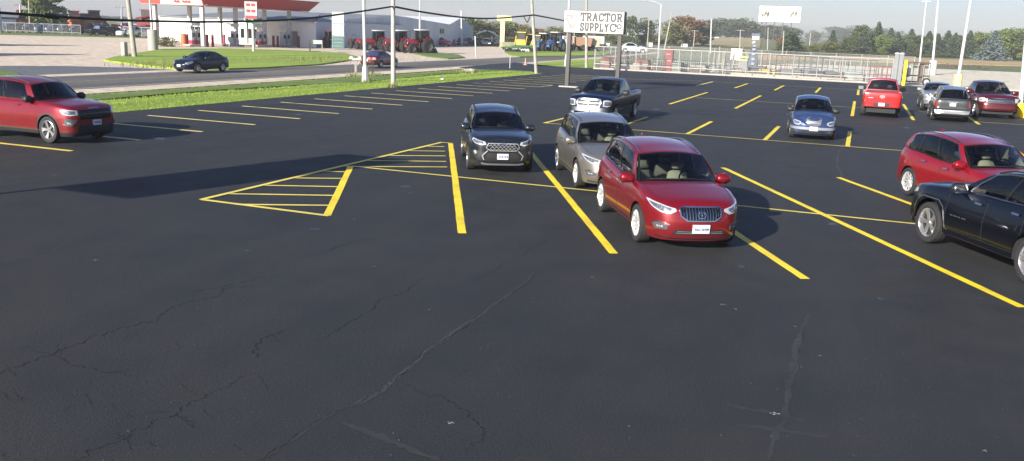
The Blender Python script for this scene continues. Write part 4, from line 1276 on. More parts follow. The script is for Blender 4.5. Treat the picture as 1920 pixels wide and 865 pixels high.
crack([(560, 330), (640, 345), (760, 330)], .016, CRKP, .0028, .04, gaps=.4); crack([(60, 655), (160, 690), (260, 705)], .012, CRK, gaps=.4)
# alligator cracking in the worn corner
for q in range(34):
    px, py = rc_.uniform(-20, 520), rc_.uniform(600, 870); L_ = rc_.uniform(18, 60); a = rc_.choice([-.45, -.35, .9, 1.2])+rc_.uniform(-.2, .2)
    crack([(px, py), (px+L_*.5*math.cos(a)+rc_.uniform(-5, 5), py+L_*.5*math.sin(a)*.6), (px+L_*math.cos(a), py+L_*math.sin(a)*.6+rc_.uniform(-4, 4))], .007, CRK, .0034, .012, gaps=.35)
# oil drips in the bays and faint tyre arcs
OIL = plain('oil_stain', (.014, .014, .015), .35, var=.4, scale=5); TYR = plain('tyre_scuff', (.0375, .0380, .0385), .8, var=.25, scale=1.5)
def blot(x, y, s, mat, z=.0016, nm='oil_spot'):
    m = MB(); n = 14; ph = rc_.uniform(0, 6)
    m.add([(x+s*(1+.35*math.sin(2*t*6.283/n+ph)+rc_.uniform(-.15, .15))*math.cos(t*6.283/n), y+s*1.3*(1+rc_.uniform(-.2, .2))*math.sin(t*6.283/n), z) for t in range(n)], [tuple(range(n))]); m.build(nm, mat, lot)
for (px, py, s) in ((1240, 505, .05), (1100, 330, .12), (760, 350, .10), (770, 362, .05), (920, 360, .09), (1560, 420, .10), (1500, 400, .06), (1390, 500, .07), (700, 500, .05), (1000, 560, .03), (590, 430, .07), (1650, 560, .05), (300, 260, .16), (560, 215, .15), (1230, 205, .18), (1480, 215, .16), (1700, 240, .14)):
    c = G(px, py); blot(c.x, c.y, s, OIL)
    for k in range(4): blot(c.x+rc_.gauss(0, s*2), c.y+rc_.gauss(0, s*2), s*.22, OIL, .0017)
# tyre polished scuffs and bird lime / paint drips
LIME = plain('white_spatter', (.55, .55, .52), .7)
sm = MB()
for px, py, s in ((840, 792, .045), (1355, 572, .04), (1379, 580, .035), (1455, 777, .05), (180, 488, .04), (465, 470, .03), (1645, 403, .03), (805, 581, .02), (1537, 667, .02), (1846, 846, .025), (500, 380, .02), (662, 411, .03), (1600, 458, .02), (1840, 560, .02), (1110, 520, .03), (1180, 800, .015), (1490, 612, .02), (100, 329, .04)):
    c = G(px, py)
    for q in range(7):
        a = rc_.uniform(0, 6.28); r_ = rc_.uniform(0, s*1.3); x, y = c.x+math.cos(a)*r_, c.y+math.sin(a)*r_; w_ = s*rc_.uniform(.15, .4)
        sm.add([(x+w_*math.cos(t), y+w_*.6*math.sin(t), .0032) for t in (0, 1, 2, 3, 4, 5)], [(0, 1, 2, 3, 4, 5)])
sm.build('spatter', LIME, lot)
sm = MB()   # fine grit lying on the seal coat near the viewer
for q in range(420):
    a = rc_.uniform(-.9, .35); r_ = 5.5+9*rc_.random()**1.3; x, y = r_*math.sin(a), r_*math.cos(a); w_ = rc_.uniform(.003, .008)
    sm.add([(x-w_, y-w_, .002), (x+w_, y-w_, .002), (x+w_*.7, y+w_, .002), (x-w_*.7, y+w_, .002), (x, y, .002+w_*1.2)], [(0, 1, 4), (1, 2, 4), (2, 3, 4), (3, 0, 4)])
tag(sm.build('grit', plain('grit_stone', (.07, .068, .064), .9, var=.5, scale=40)), kind='stuff')

# grass blades that roughen the strip
gb = MB(); rg = random.Random(5)
for q in range(30000):
    y = 14+64*rg.random()**1.1; x = rg.choice((rg.uniform(-34.7, -31.2), rg.uniform(-34.7, -31.2), rg.uniform(-31.3, EDGE_X-.03)))
    if rg.random() < .2: x = EDGE_X+rg.gauss(-.05, .05)
    t = (x-EDGE_X)/(-34.6-EDGE_X)
    z = .0+.10*math.sin(math.pi*min(max(t, 0)*1.5, 1))
    h = rg.uniform(.02, .05)*(1.7 if -34 < x < -31.5 else 1); w_ = rg.uniform(.010, .022)
    a = rg.uniform(0, 3.14); dx, dy = math.cos(a)*w_, math.sin(a)*w_; lx, ly = rg.gauss(0, h*.4), rg.gauss(0, h*.4)
    gb.add([(x-dx, y-dy, z-.03), (x+dx, y+dy, z-.03), (x+lx, y+ly, z+h)], [(0, 1, 2)])
m, nt, b, out = new_mat('grass_blade'); co = objco(nt)
nt.links.new(ramp(nt, noise(nt, 3, 5, .7, co), [(.3, (.18, .26, .02)), (.55, (.22, .31, .03)), (.8, (.29, .34, .08))]), b.inputs['Base Color']); sset(b, Roughness=.7)
tag(gb.build('grass', m), kind='stuff')
# ---------------------------------------------------------------- poles, signs, buildings
def up(base, px, py):
    """the point seen at (px, py) that stands upright over base, facing the viewer"""
    d = Vector((base[0], base[1], 0)).normalized(); r = ray(px, py)
    t = (base[0]*d.x+base[1]*d.y)/(r.x*d.x+r.y*d.y)
    return Vector((0, 0, CAM_H))+r*t
def facing(base): return math.atan2(base[1], base[0])-math.pi/2     # local +X runs to the viewer's right
WOODP = plain('weathered_wood', (.30, .26, .20), .9, var=.3, scale=2)
WOODL = plain('pale_wood_pole', (.34, .32, .27), .9, var=.2, scale=2)
GALV = plain('galvanised_steel', (.34, .35, .35), .5, .3, var=.12)
WHM = plain('white_metal', (.50, .50, .49), .5, var=.06)
DKM = plain('dark_brown_metal', (.045, .040, .034), .5)
CONCR = plain('cast_concrete', (.36, .345, .31), .9, var=.12, scale=6)
YBASE = plain('yellow_concrete_paint', (.80, .60, .02), .55, var=.08, scale=4)
CABLE = plain('black_cable', (.012, .012, .012), .6)

def pole(name, base_px, top_px, r0, r1, mat, label, cat, group=None, base=None, head=None, ext=0.):
    b = G(*base_px); t = up(b, *top_px); t = b+(t-b)*(1+ext)
    root = empty(name, b, 0, label, cat, group); tl = t-b
    m = MB(); N = 9
    m.tube([tl*(i/(N-1)) for i in range(N)], [r0+(r1-r0)*i/(N-1) for i in range(N)], 10)
    m.build('shaft', mat, root, 60)
    rz = facing(b)
    if base:
        k, w_, h_, mt = base
        q = MB()
        if k == 'round': q.lathe([(w_, -.05), (w_, h_-.05), (w_-.06, h_), (.01, h_)], 24, 'Z')
        elif k == 'cone': q.tube([(0, 0, 0), tuple(tl.normalized()*h_*.8), tuple(tl.normalized()*h_)], [w_, w_*.75, r0], 8)
        else: q.box((0, 0, h_/2-.03), (w_*2, w_*2, h_), bev=.04)
        q.build('base', mt, root, 40)
    if head:
        q = MB()
        if head == 'cross':
            q.box((tl.x*.97, tl.y*.97, tl.z*.97), (2.6, .12, .14), rz=rz); 
            q.build('crossarm', WOODP, root)
            q = MB()
            for dx in (-1.1, -.5, .5, 1.1):
                q.tube([(tl.x*.97+dx*math.cos(rz), tl.y*.97+dx*math.sin(rz), tl.z*.97+.07), (tl.x*.97+dx*math.cos(rz), tl.y*.97+dx*math.sin(rz), tl.z*.97+.24)], .05, 6)
            q.build('insulator', DKM, root)
        elif head == 'flood':
            q.box((tl.x, tl.y, tl.z+.05), (1.5, .12, .12), rz=rz); q.build('lamp_bracket', GALV, root)
            for dx in (-.65, .65):
                q = MB(); q.box((tl.x+dx*math.cos(rz), tl.y+dx*math.sin(rz), tl.z-.02), (.55, .4, .2), rz=rz, bev=.04); q.build('lamp_head', GALV, root)
    return root, b, tl

pole('lamp_post', (685, 156), (682, 0), .12, .10, WHM, 'white steel lamp post with flared foot on the grass near the mailboxes', 'lamp post', base=('cone', .24, 1.2, WHM), ext=.5)
pD, bD, tD = pole('utility_pole', (737.5, 163), (737, 0), .15, .12, plain('steel_grey_pole', (.42, .41, .36), .7, var=.15), 'tall grey pole at the car park edge where the cable makes its peak', 'utility pole', ext=.4)
pF, bF, tF = pole('utility_pole', (1005.5, 138), (997, 0), .16, .12, WOODL, 'leaning pale wooden pole at the far tip of the grass strip', 'utility pole', ext=.4)
q = MB(); z0 = up(bF, 986, 30)-bF
for (a, c) in (((983, 31), (990, 43)), ((995, 31), (990, 43)), ((983, 31), (1000, 28))):
    q.tube([up(bF, *a)-bF+Vector((0, -.15, 0)), up(bF, *c)-bF+Vector((0, -.15, 0))], .05, 6)
q.build('bracket', DKM, pF)
pA, bA, tA = pole('utility_pole', (252.5, 107), (240, 0), .24, .17, WOODL, 'thick wooden pole with leaning top on the left grass island', 'utility pole', ext=.4)
q = MB(); q.box((-.9, -.3, .6), (.45, .45, 1.5), bev=.05); q.build('marker_post', CONCR, pA, 40)
pole('lamp_post', (287.5, 94), (281, 0), .13, .09, WHM, 'white lamp post on a tall concrete drum beside the left wooden pole', 'lamp post', base=('round', .55, 2.3, CONCR), ext=.5)
pole('lamp_post', (787, 99), (787.5, 0), .15, .12, WHM, 'white lamp post in front of the red tractors', 'lamp post', ext=.4)
pole('lamp_post', (1063, 124), (1067.5, 0), .16, .12, WHM, 'white lamp post rising behind the left edge of the shop sign', 'lamp post', base=('cone', .36, 1.4, WHM), ext=.4)
pole('utility_pole', (1099.5, 127), (1100, 0), .17, .13, WOODL, 'wooden pole rising behind the middle of the shop sign', 'utility pole', ext=.4)
pole('marker_post', (1075, 95), (1077, 62), .14, .12, WOODL, 'short pale pole between the blue tractors and the trailers', 'pole')
pole('utility_pole', (1213.5, 92), (1217, 36), .17, .12, WOODL, 'wooden pole with crossarm in front of the round green tree', 'utility pole', head='cross')
pK, bK, tK = pole('utility_pole', (1246, 92), (1259.5, 24), .24, .14, WOODL, 'wooden pole leaning right behind the yard fence', 'utility pole')
pole('utility_pole', (1300, 90), (1303, 57), .2, .13, WOODL, 'short wooden pole with crossarm before the russet tree', 'utility pole', head='cross')
pole('utility_pole', (1332, 100), (1334, 36), .19, .15, WHM, 'straight pale pole left of the stubble field', 'pole')
pole('utility_pole', (1387, 96), (1388.5, 56), .2, .14, WOODL, 'wooden pole with crossarm before the stubble field', 'utility pole', head='cross')
pole('utility_pole', (1439, 97), (1440.5, 52), .2, .14, WOODL, 'wooden pole below the billboard, second from its left corner', 'utility pole')
pole('utility_pole', (1416, 72), (1418, 48), .24, .16, WOODL, 'far wooden pole beside the small white house', 'utility pole', head='cross')
pole('utility_pole', (1460, 75), (1462, 51), .3, .2, WOODL, 'far wooden pole under the right half of the billboard', 'utility pole', head='cross')
pole('utility_pole', (1467, 104), (1470, 58), .17, .12, WOODL, 'thin wooden pole in front of the dark spruce with the russet neighbour', 'utility pole')
pole('utility_pole', (1517, 100), (1520, 62), .2, .15, WOODL, 'thin pole right of the dark spruce below the hazy round tree', 'utility pole')
pole('utility_pole', (1505, 83), (1506, 66), .22, .15, WOODL, 'faint far pole just right of the dark spruce', 'utility pole')
pole('lamp_post', (1747, 140), (1759.5, 0), .17, .12, WHM, 'white lamp post in the middle of the three beyond the fence on the right', 'lamp post', base=('round', .5, 1.9, WHM), ext=.4)
pole('lamp_post', (1724, 122), (1737, 3), .19, .13, WHM, 'white floodlight mast with its lamp head at the top edge', 'lamp post', head='flood')
pole('lamp_post', (1794, 164), (1820.5, 0), .16, .12, WHM, 'white lamp post leaning right above the dark off-roader, on a pale yellow drum', 'lamp post', base=('round', .38, 1.25, plain('faded_yellow', (.62, .55, .25), .6)), ext=.35)
pR, bR, tR = pole('lamp_post', (1911, 219), (1923, 95), .14, .12, WHM, 'white lamp post in a bright yellow concrete drum at the right edge', 'lamp post', base=('round', .46, .78, YBASE), ext=.8)
q = MB(); q.tube([(.32, -.1, .75), (.33, -.1, 1.35), (.22, -.1, 1.9)], .025, 6); q.build('conduit', GALV, pR)
# cobra head street light
b = G(1234, 109); t = up(b, 1240, 9)-b; root = empty('street_lamp', b, 0, 'white street light with long curved arm beyond the yard fence', 'street light')
m = MB(); m.tube([(0, 0, 0), t], [.16, .11], 8); m.build('shaft', WHM, root, 60)
m = MB(); e = up(b, 1215, 2)-b; mm2 = up(b, 1229, 4)-b; m.tube(catmull([t, mm2, e], 5), .09, 6); m.build('lamp_arm', WHM, root, 60)
m = MB(); m.box(tuple(e+Vector((-.3, 0, -.05))), (1.3, .4, .2), rz=facing(b), bev=.05); m.build('lamp_head', GALV, root, 40)
# two distant masts on the left
for (bx, by, tx, ty, lb) in ((228, 62, 228, 13, 'far thin mast with flat crossbar left of the thick wooden pole'), (38, 56, 38, 9, 'faint far mast with wide crossbar at the upper left corner')):
    pole('light_mast', (bx, by), (tx, ty), .22, .16, GALV, lb, 'mast', head='cross')
pole('light_mast', (865.5, 86), (865, 20), .2, .14, WHM, 'white mast in front of the blue gabled hall', 'mast')
pole('marker_post', (892.5, 107), (891, 68), .10, .09, WHM, 'pale post carrying a dark box at the driveway mouth', 'post')
pole('utility_pole', (56.5, 60), (53, -20), .16, .12, WOODP, 'thin dark pole touching the big green tree at upper left', 'utility pole')

# ---- overhead cable, hung in the vertical plane of the poles along the grass
def on_plane(px, py, x0=-27.4):
    r = ray(px, py); t = x0/r.x; return Vector((0, 0, CAM_H))+r*t
P1 = [on_plane(*p) for p in ((-60, 19), (0, 24), (100, 31), (200, 37), (300, 40), (420, 41), (560, 36), (660, 24), (736, 12.5))]
m = MB(); m.tube(catmull(P1, 6), .055, 6); cb = m.build('overhead_cable', CABLE, None, 60)
tag(cb, 'thick black cable sagging from the left edge to the tall grey pole', 'cable')
m = MB(); a, b2 = on_plane(82, 28.5), on_plane(112, 33); m.tube([a, a.lerp(b2, .15), a.lerp(b2, .85), b2], [.05, .10, .10, .05], 8); m.build('splice_case', CABLE, cb, 60)
P2 = [on_plane(*p) for p in ((737.5, 12.5), (800, 24), (870, 33), (930, 34.5), (1001, 28.5))]
m = MB(); m.tube(catmull(P2, 6), .065, 6); tag(m.build('overhead_cable', CABLE, None, 60), 'black cable sagging between the tall grey pole and the leaning wooden pole', 'cable')
e1 = on_plane(1002, 28.5); e2 = up(bK, 1255.5, 38)
ys = [28.5, 33.8, 37.5, 43, 49, 52.5, 51.5, 47, 38]
P3 = []
for i in range(9):
    t = i/8; q_ = e1.lerp(e2, t)
    P3.append(Vector((q_.x, q_.y, q_.z-3.3*4*t*(1-t)*.5)))
m = MB(); m.tube(catmull(P3, 5), .07, 6); tag(m.build('overhead_cable', CABLE, None, 60), 'black cable passing behind the shop sign to the leaning pole beyond the fence', 'cable')

# ---- shop sign
SIGNW = plain('sign_white', (.62, .615, .60), .45, var=.02)
SIGNK = plain('sign_lettering', (.035, .032, .034), .5)
PINK = plain('faded_red_print', (.46, .22, .20), .55, var=.12, scale=3)
b = G(1068.5, 163.5); root = empty('shop_sign', (b.x, b.y, 0), 0, 'white shop sign reading TRACTOR SUPPLY CO on two brown posts', 'sign')
def onY(px, py, y0):
    r = ray(px, py); t = y0/r.y; return Vector((0, 0, CAM_H))+r*t
yS = b.y
cA, cB, cC = onY(1061.5, 19.5, yS), onY(1061.5, 61, yS), onY(1174, 19, yS)
W_, H_ = (cC.x-cA.x), abs(cA.z-cB.z)
cx, cz = (cA.x+cC.x)/2, (cA.z+cB.z)/2
m = MB(); m.box((cx-b.x, 0, cz), (W_, .62, H_), bev=.03); m.build('sign_cabinet', DKM, root, 40)
m = MB(); m.box((cx-b.x, -.325, cz), (W_-.05, .03, H_-.05)); face = m.build('sign_face', SIGNW, root)
for px in (1068.5, 1163.5):
    p_ = onY(px, 60, yS); m = MB(); m.box((p_.x-b.x, 0, cB.z/2+.05), (.26, .30, cB.z+.1)); m.build('sign_post', DKM, root)
m = MB(); m.box((0, -.2, .03), (1.4, .5, .10), bev=.02); m.build('post_footing', CONCR, root)
fy = -.345
GLY = {'T': [[(0, 1), (1, 1)], [(.5, 1), (.5, 0)], [(.28, 0), (.72, 0)], [(0, 1), (0, .78)], [(1, 1), (1, .78)]],
 'R': [[(.18, 0), (.18, 1)], [(0, 1), (.55, 1), (.82, .9), (.85, .72), (.75, .55), (.5, .5), (.18, .5)], [(.5, .5), (.9, 0)], [(0, 0), (.38, 0)], [(.78, 0), (1.05, 0)]],
 'A': [[(.12, 0), (.48, 1), (.54, 1), (.9, 0)], [(.27, .35), (.74, .35)], [(-.06, 0), (.3, 0)], [(.72, 0), (1.08, 0)]],
 'C': [[(.95, .72), (.85, .92), (.5, 1), (.18, .88), (.06, .5), (.18, .12), (.5, 0), (.85, .08), (.97, .26)], [(.95, .98), (.95, .7)]],
 'O': [[(.5, 1), (.16, .88), (.04, .5), (.16, .12), (.5, 0), (.84, .12), (.96, .5), (.84, .88), (.5, 1)]],
 'S': [[(.86, .74), (.76, .95), (.45, 1), (.16, .9), (.12, .68), (.4, .53), (.7, .45), (.88, .28), (.8, .08), (.5, 0), (.2, .05), (.1, .26)], [(.88, .98), (.88, .72)], [(.08, .28), (.08, .02)]],
 'U': [[(.18, 1), (.18, .25), (.35, .03), (.65, .03), (.82, .25), (.82, 1)], [(0, 1), (.36, 1)], [(.64, 1), (1, 1)]],
 'P': [[(.2, 0), (.2, 1)], [(.02, 1), (.6, 1), (.86, .9), (.9, .7), (.82, .5), (.55, .43), (.2, .43)], [(.02, 0), (.42, 0)]],
 'L': [[(.25, 0), (.25, 1)], [(.05, 1), (.48, 1)], [(.05, 0), (.92, 0), (.92, .28)]],
 'Y': [[(.1, 1), (.5, .45), (.9, 1)], [(.5, .45), (.5, 0)], [(-.06, 1), (.28, 1)], [(.72, 1), (1.06, 1)], [(.3, 0), (.7, 0)]]}
def slab(txt, u0, u1, v0, v1, sw=.25):
    """heavy slab letters built as flat strokes; u, v are fractions of the sign face from its centre"""
    m = MB(); n = len(txt); x0, x1 = cx-b.x+u0*W_, cx-b.x+u1*W_; z0, z1 = cz+v0*H_, cz+v1*H_; adv = (x1-x0)/(n-.22); gw = adv*.74; hh = z1-z0; w_ = sw*hh
    for i, ch in enumerate(txt):
        if ch == ' ': continue
        for si, st in enumerate(GLY[ch]):
            ww = w_*(.62 if si and len(st) == 2 and abs(st[0][1]-st[1][1]) < .01 else 1)
            P_ = [Vector((x0+i*adv+p[0]*gw, 0, z0+ww*.0+p[1]*hh)) for p in st]
            for a_, c_ in zip(P_, P_[1:]):
                d = (c_-a_).normalized(); nn = Vector((-d.z, 0, d.x))*ww/2; e = d*ww*.35; y = fy+rq_.uniform(-.0015, .0015)
                q = [a_-e+nn, a_-e-nn, c_+e-nn, c_+e+nn]; m.add([(v.x, y, v.z) for v in q], [(0, 1, 2, 3)])
    m.build('lettering', SIGNK, face)
rq_ = random.Random(1)
slab('TRACTOR', -.215, .465, .06, .385); slab('SUPPLY', -.22, .25, -.385, -.065); slab('C', .275, .38, -.385, -.065); slab('O', .39, .465, -.26, -.065, .30)
m = MB(); m.box((cx-b.x+.42*W_, fy, cz-.345*H_), (.065*W_, .012, .035*H_)); m.build('lettering', SIGNK, face)
m = MB(); X = lambda u, v: (cx-b.x+u*W_, fy, cz+v*H_)
m.add([X(-.475, .30), X(-.20, .30), X(-.235, .12), X(-.345, -.34), X(-.395, -.34), X(-.455, .05)], [(0, 5, 4, 3, 2, 1)])
m.build('faded_emblem', PINK, face)
m = MB(); f2 = fy-.004; X = lambda u, v: (cx-b.x+u*W_, f2, cz+v*H_)
m.add([X(-.44, .22), X(-.40, .22), X(-.37, -.02), X(-.39, -.14)], [(0, 3, 2, 1)]); m.add([X(-.345, .24), X(-.31, .24), X(-.33, -.16), X(-.36, -.16)], [(0, 3, 2, 1)]); m.add([X(-.28, .22), X(-.24, .22), X(-.30, -.10), X(-.32, -.06)], [(0, 3, 2, 1)])
m.build('emblem_strokes', SIGNW, face)

# the tall sign whose shadow falls across the foreground, left of the frame
root = empty('pylon_sign', (-18.7, 5.5, 0), 0, 'tall board on one post just outside the picture at the left', 'sign')
m = MB(); m.box((1.12, 0, 5.02), (2.3, .3, 3.2)); m.build('sign_cabinet', SIGNW, root)
m = MB(); m.tube([(0, 0, 0), (0, 0, 6.5)], .07, 10); m.build('sign_post', DKM, root, 60)

# ---- billboard
b = G(1455, 96); root = empty('billboard', (b.x, b.y, 0), facing(b), 'big white billboard on posts above the far road', 'billboard')
l, r_, tz, bz = (up(b, 1415, 25)-b), (up(b, 1494, 25)-b), up(b, 1455, 11.5).z, up(b, 1455, 42).z
hw = (r_-l).length/2
m = MB(); m.box((0, 0, (tz+bz)/2), (hw*2, .5, tz-bz), bev=.05); m.build('board', DKM, root, 40)
m = MB(); m.box((0, -.29, (tz+bz)/2), (hw*2-.15, .06, tz-bz-.15)); fc = m.build('board_face', SIGNW, root)
for x in (-.6, -.2, .2, .6):
    m = MB(); m.box((x*hw, .3, bz/2), (.3, .35, bz)); m.build('post', DKM, root)
SK = plain('faint_print', (.20, .19, .13), .7, var=.3, scale=.4); rq = random.Random(4)
m = MB(); cz_ = (tz+bz)/2; hh = (tz-bz)/2
for grp, n_ in ((-.72, 16), (.68, 12)):
    for i in range(n_):
        u = grp+rq.uniform(-.17, .2); v = rq.uniform(-.12, .35) - abs(u-grp)*.9; s = rq.uniform(.2, .65)
        m.add([((u+dx*s*.10)*hw, -.33, cz_+(v+dz*s*.5)*hh) for dx, dz in ((-1, -.4), (-.3, .5), (.2, 1), (.8, .2), (1, -.7), (0, -.9))], [(0, 5, 4, 3, 2, 1)])
pts = [((-.6+i*.03)*hw, -.33, cz_+(-.42-.10*math.sin(i*.25))*hh) for i in range(34)]
m.tube(pts, .06, 4); m.build('faded_print', SK, fc)

# ---- petrol station
RED_F = plain('canopy_red', (.42, .022, .03), .35, var=.06)
RED_LIT = plain('canopy_sunlit_red', (.70, .12, .10), .4)  # lighter canopy red: sunlight on the end face is in the colour
GREYM = plain('grey_soffit', (.34, .34, .35), .6)
cx0 = -84.2
yc = [99.9, 106.9, 113.6, 119.9]
root = empty('fuel_canopy', (cx0, 110, 0), 0, 'long flat canopy with dark red side and white end over the fuel pumps', 'canopy')
for y in yc:
    m = MB(); m.box((-1.2, y-110, 3.05), (.55, .45, 6.1), bev=.04); m.build('column', WHM, root, 40)
    m = MB(); m.box((-9.5, y-110, 3.05), (.5, .45, 6.1)); m.build('column', WHM, root)
z0_ = up(Vector((cx0, 99, 0)), 385, 10.5).z; z1_ = z0_+1.6
ya, yb_ = -11.0, 13.6
m = MB()   # side fascia facing the road, ends raked outwards
m.add([(0, ya, z0_), (0, yb_, z0_), (.5, yb_+2.5, z1_), (.5, ya-1.5, z1_), (-.25, ya, z0_), (-.25, yb_, z0_), (.2, yb_+2.3, z1_), (.2, ya-1.3, z1_)],
      [(0, 1, 2, 3), (4, 7, 6, 5), (0, 4, 5, 1), (3, 2, 6, 7), (0, 3, 7, 4), (1, 5, 6, 2)])
m.build('side_fascia', RED_F, root)
m = MB(); m.add([(0, ya, z0_), (-11, ya, z0_), (-11.5, ya-1.5, z1_+.3), (.5, ya-1.5, z1_+.3)], [(0, 3, 2, 1)]); m.box((-5.4, ya+.3, z0_+.7), (10.9, .5, 1.3)); m.build('end_fascia', plain('canopy_white', (.78, .78, .76), .4, var=.03), root)
m = MB(); q1 = ya-.04; m.add([(-7.6, q1, z0_+.03), (-10.98, q1, z0_+.03), (-11.48, q1-1.5, z1_+.28), (-6.2, q1-1.5, z1_+.28)], [(0, 3, 2, 1)]); m.build('red_stripe', RED_LIT, root)
m = MB()
for i, x in enumerate((-4.6, -4.1, -3.2, -2.7, -2.2)): m.box((x, ya-.45, z0_+.48), (.34, .03, .36))
m.build('fascia_lettering', RED_F, root)
m = MB(); m.box((-5.4, 1.3, z0_+.06), (10.6, 24.4, .12)); m.box((-5.4, 1.3, z1_-.5), (10.4, 24.2, .3)); m.build('soffit', GREYM, root)
m = MB(); m.box((.06, 1.3, z0_-.10), (.10, 24.6, .10)); m.build('fascia_lit_edge', plain('lit_edge_pink', (.62, .42, .40), .5), root)  # pink strip painting the light along the underside of the fascia
PUMPB = plain('pump_grey', (.48, .49, .50), .5)
ORNG = plain('orange_bollard', (.62, .13, .04), .6); DRED = plain('dark_red_bollard', (.25, .03, .03), .6)
lbl = ['nearest to the left grass, under the white canopy end', 'second from the left under the canopy', 'behind the price sign under the canopy', 'furthest right under the canopy']
for i, (px, py) in enumerate(((366, 86.5), (438, 87), (490, 87.5), (535, 87.5))):
    b = G(px, py); root = empty('fuel_pump', (b.x, b.y, 0), R_(90), 'fuel pump ' + lbl[i], 'fuel pump', 'fuel pumps under the canopy')
    m = MB(); m.box((0, 0, .12), (3.4, 1.3, .24), bev=.05); m.build('kerb_island', CONCR, root)
    for k, dx in enumerate((-.55, .5)):
        m = MB(); m.box((dx, 0, 1.2), (.75, .6, 2.0), bev=.05); m.build('pump_cabinet', PUMPB, root, 40)
        m = MB(); m.box((dx, -.31, 1.5), (.5, .04, .6)); m.build('display', GLOSSBLACK, root); m = MB(); m.box((dx, .31, 1.5), (.5, .04, .6)); m.build('display', GLOSSBLACK, root)
        m = MB(); m.box((dx, 0, .55), (.77, .62, .5)); m.build('lower_panel', RED_F if i in (0, 2) else PUMPB, root)
        m = MB(); m.tube(catmull([(dx+.3, -.34, 1.6), (dx+.42, -.6, 1.0), (dx+.3, -.5, .5), (dx+.15, -.36, 1.1)], 4), .03, 5); m.build('hose', BLACK, root)
    m = MB(); m.box((0, 0, 3.0), (1.9, .7, .5), bev=.04); m.tube([(-.8, 0, 2.1), (-.8, 0, 2.8)], .06); m.tube([(.8, 0, 2.1), (.8, 0, 2.8)], .06); m.build('number_topper', WHM, root)
bol = [(345, 85.5, ORNG, .30, 'wide orange'), (389, 86.5, DRED, .1, 'dark red'), (399, 86.5, DRED, .1, 'dark red'), (421, 86, DRED, .09, 'thin dark red'), (430, 86, DRED, .09, 'thin dark red'), (483.5, 87, DRED, .13, 'dark red'), (513, 87, DRED, .09, 'dark red'), (521, 87.5, DRED, .09, 'dark red'), (530, 87.5, DRED, .09, 'dark red'), (560, 88, DRED, .12, 'dark red'), (354, 85.5, plain('brown_drum', (.16, .07, .04), .7), .16, 'brown')]
where = ['at the left end of the pump row', 'just right of the first canopy column', 'beside the red bollard right of the first column', 'midway between the first two columns, left one', 'midway between the first two columns, right one', 'right of the price sign pole', 'right of the third canopy column', 'second right of the third canopy column', 'between the third and fourth columns, nearest the fourth', 'right of the last canopy column', 'next to the wide orange bollard']
for (px, py, mt, r0, cl), wh in zip(bol, where):
    b = G(px, py); m = MB(); m.lathe([(r0+.1, 0), (r0+.1, 1.55), (r0+.04, 1.68), (.01, 1.72)], 12, 'Z')
    o = m.build('bollard', mt, None, 50); o.location = (b.x, b.y, -.08); tag(o, cl + ' guard post ' + wh, 'bollard', 'guard posts by the fuel pumps')
# price sign
b = G(475.5, 97); root = empty('price_sign', (b.x, b.y, 0), facing(b), 'white price sign with red digits in front of the canopy', 'sign')
def loc(b, px, py): 
    q_ = up(b, px, py)-Vector((b.x, b.y, 0)); a = -facing(b); return Vector((q_.x*math.cos(a)-q_.y*math.sin(a), 0, q_.z))
A_, B_ = loc(b, 457.5, 2), loc(b, 483, 36.5)
m = MB(); m.box(((A_.x+B_.x)/2, .3, (A_.z+B_.z)/2), (B_.x-A_.x, .7, A_.z-B_.z)); m.build('sign_cabinet', plain('slate_grey', (.10, .12, .15), .6), root)
m = MB(); m.box(((A_.x+B_.x)/2, -.08, (A_.z+B_.z)/2), (B_.x-A_.x-.1, .05, A_.z-B_.z-.1)); fc = m.build('sign_face', SIGNW, root)
m = MB(); w_, h_ = B_.x-A_.x, A_.z-B_.z
for r0 in range(2):
    for c0, ww in ((.22, .13), (.38, .13), (.60, .13), (.76, .13)):
        m.box((A_.x+w_*c0, -.13, A_.z-h_*(.2+.34*r0)), (w_*ww, .03, h_*.15)); 
m.box((A_.x+w_*.5, -.13, A_.z-h_*.88), (w_*.86, .03, h_*.15)); m.build('price_digits', plain('print_red', (.55, .10, .11), .5), fc)
m = MB(); q1, q2 = loc(b, 461, 38), loc(b, 488, 44.5); m.box(((q1.x+q2.x)/2, 0, (q1.z+q2.z)/2), (q2.x-q1.x, .3, abs(q1.z-q2.z))); m.build('lower_panel', plain('sign_green', (.05, .16, .08), .5), root)
m = MB(); m.tube([(0, .1, 0), (0, .1, B_.z)], .16, 8); m.build('sign_post', WHM, root, 60)
# green and white pylon
b = G(634, 92); root = empty('pylon_sign', (b.x, b.y, 0), facing(b), 'tall narrow pylon, white above and dark green below, right of the canopy', 'sign')
A_, B_ = loc(b, 622, 22), loc(b, 646, 92)
w_ = B_.x-A_.x; zc = lambda py: loc(b, 634, py).z
m = MB(); m.box(((A_.x+B_.x)/2, .3, A_.z/2), (w_, .6, A_.z)); m.build('pylon_body', plain('pale_green_metal', (.30, .36, .34), .5), root)
for n_, (y0, y1), mt in (('top_panel', (23, 44), SIGNW), ('price_panel', (46, 67), plain('pale_panel', (.46, .52, .52), .5)), ('bottom_panel', (69, 91), plain('bottle_green', (.10, .18, .17), .5))):
    m = MB(); m.box(((A_.x+B_.x)/2, -.03, (zc(y0)+zc(y1))/2), (w_-.16, .06, zc(y0)-zc(y1))); fc = m.build(n_, mt, root)
    m = MB()
    for k in range(3): z_ = zc(y0)+(zc(y1)-zc(y0))*(k+.7)/3.4; m.box(((A_.x+B_.x)/2, -.075, z_), (w_*.7, .02, .07))
    m.build('panel_lines', plain('line_grey', (.35, .38, .36), .5), fc)
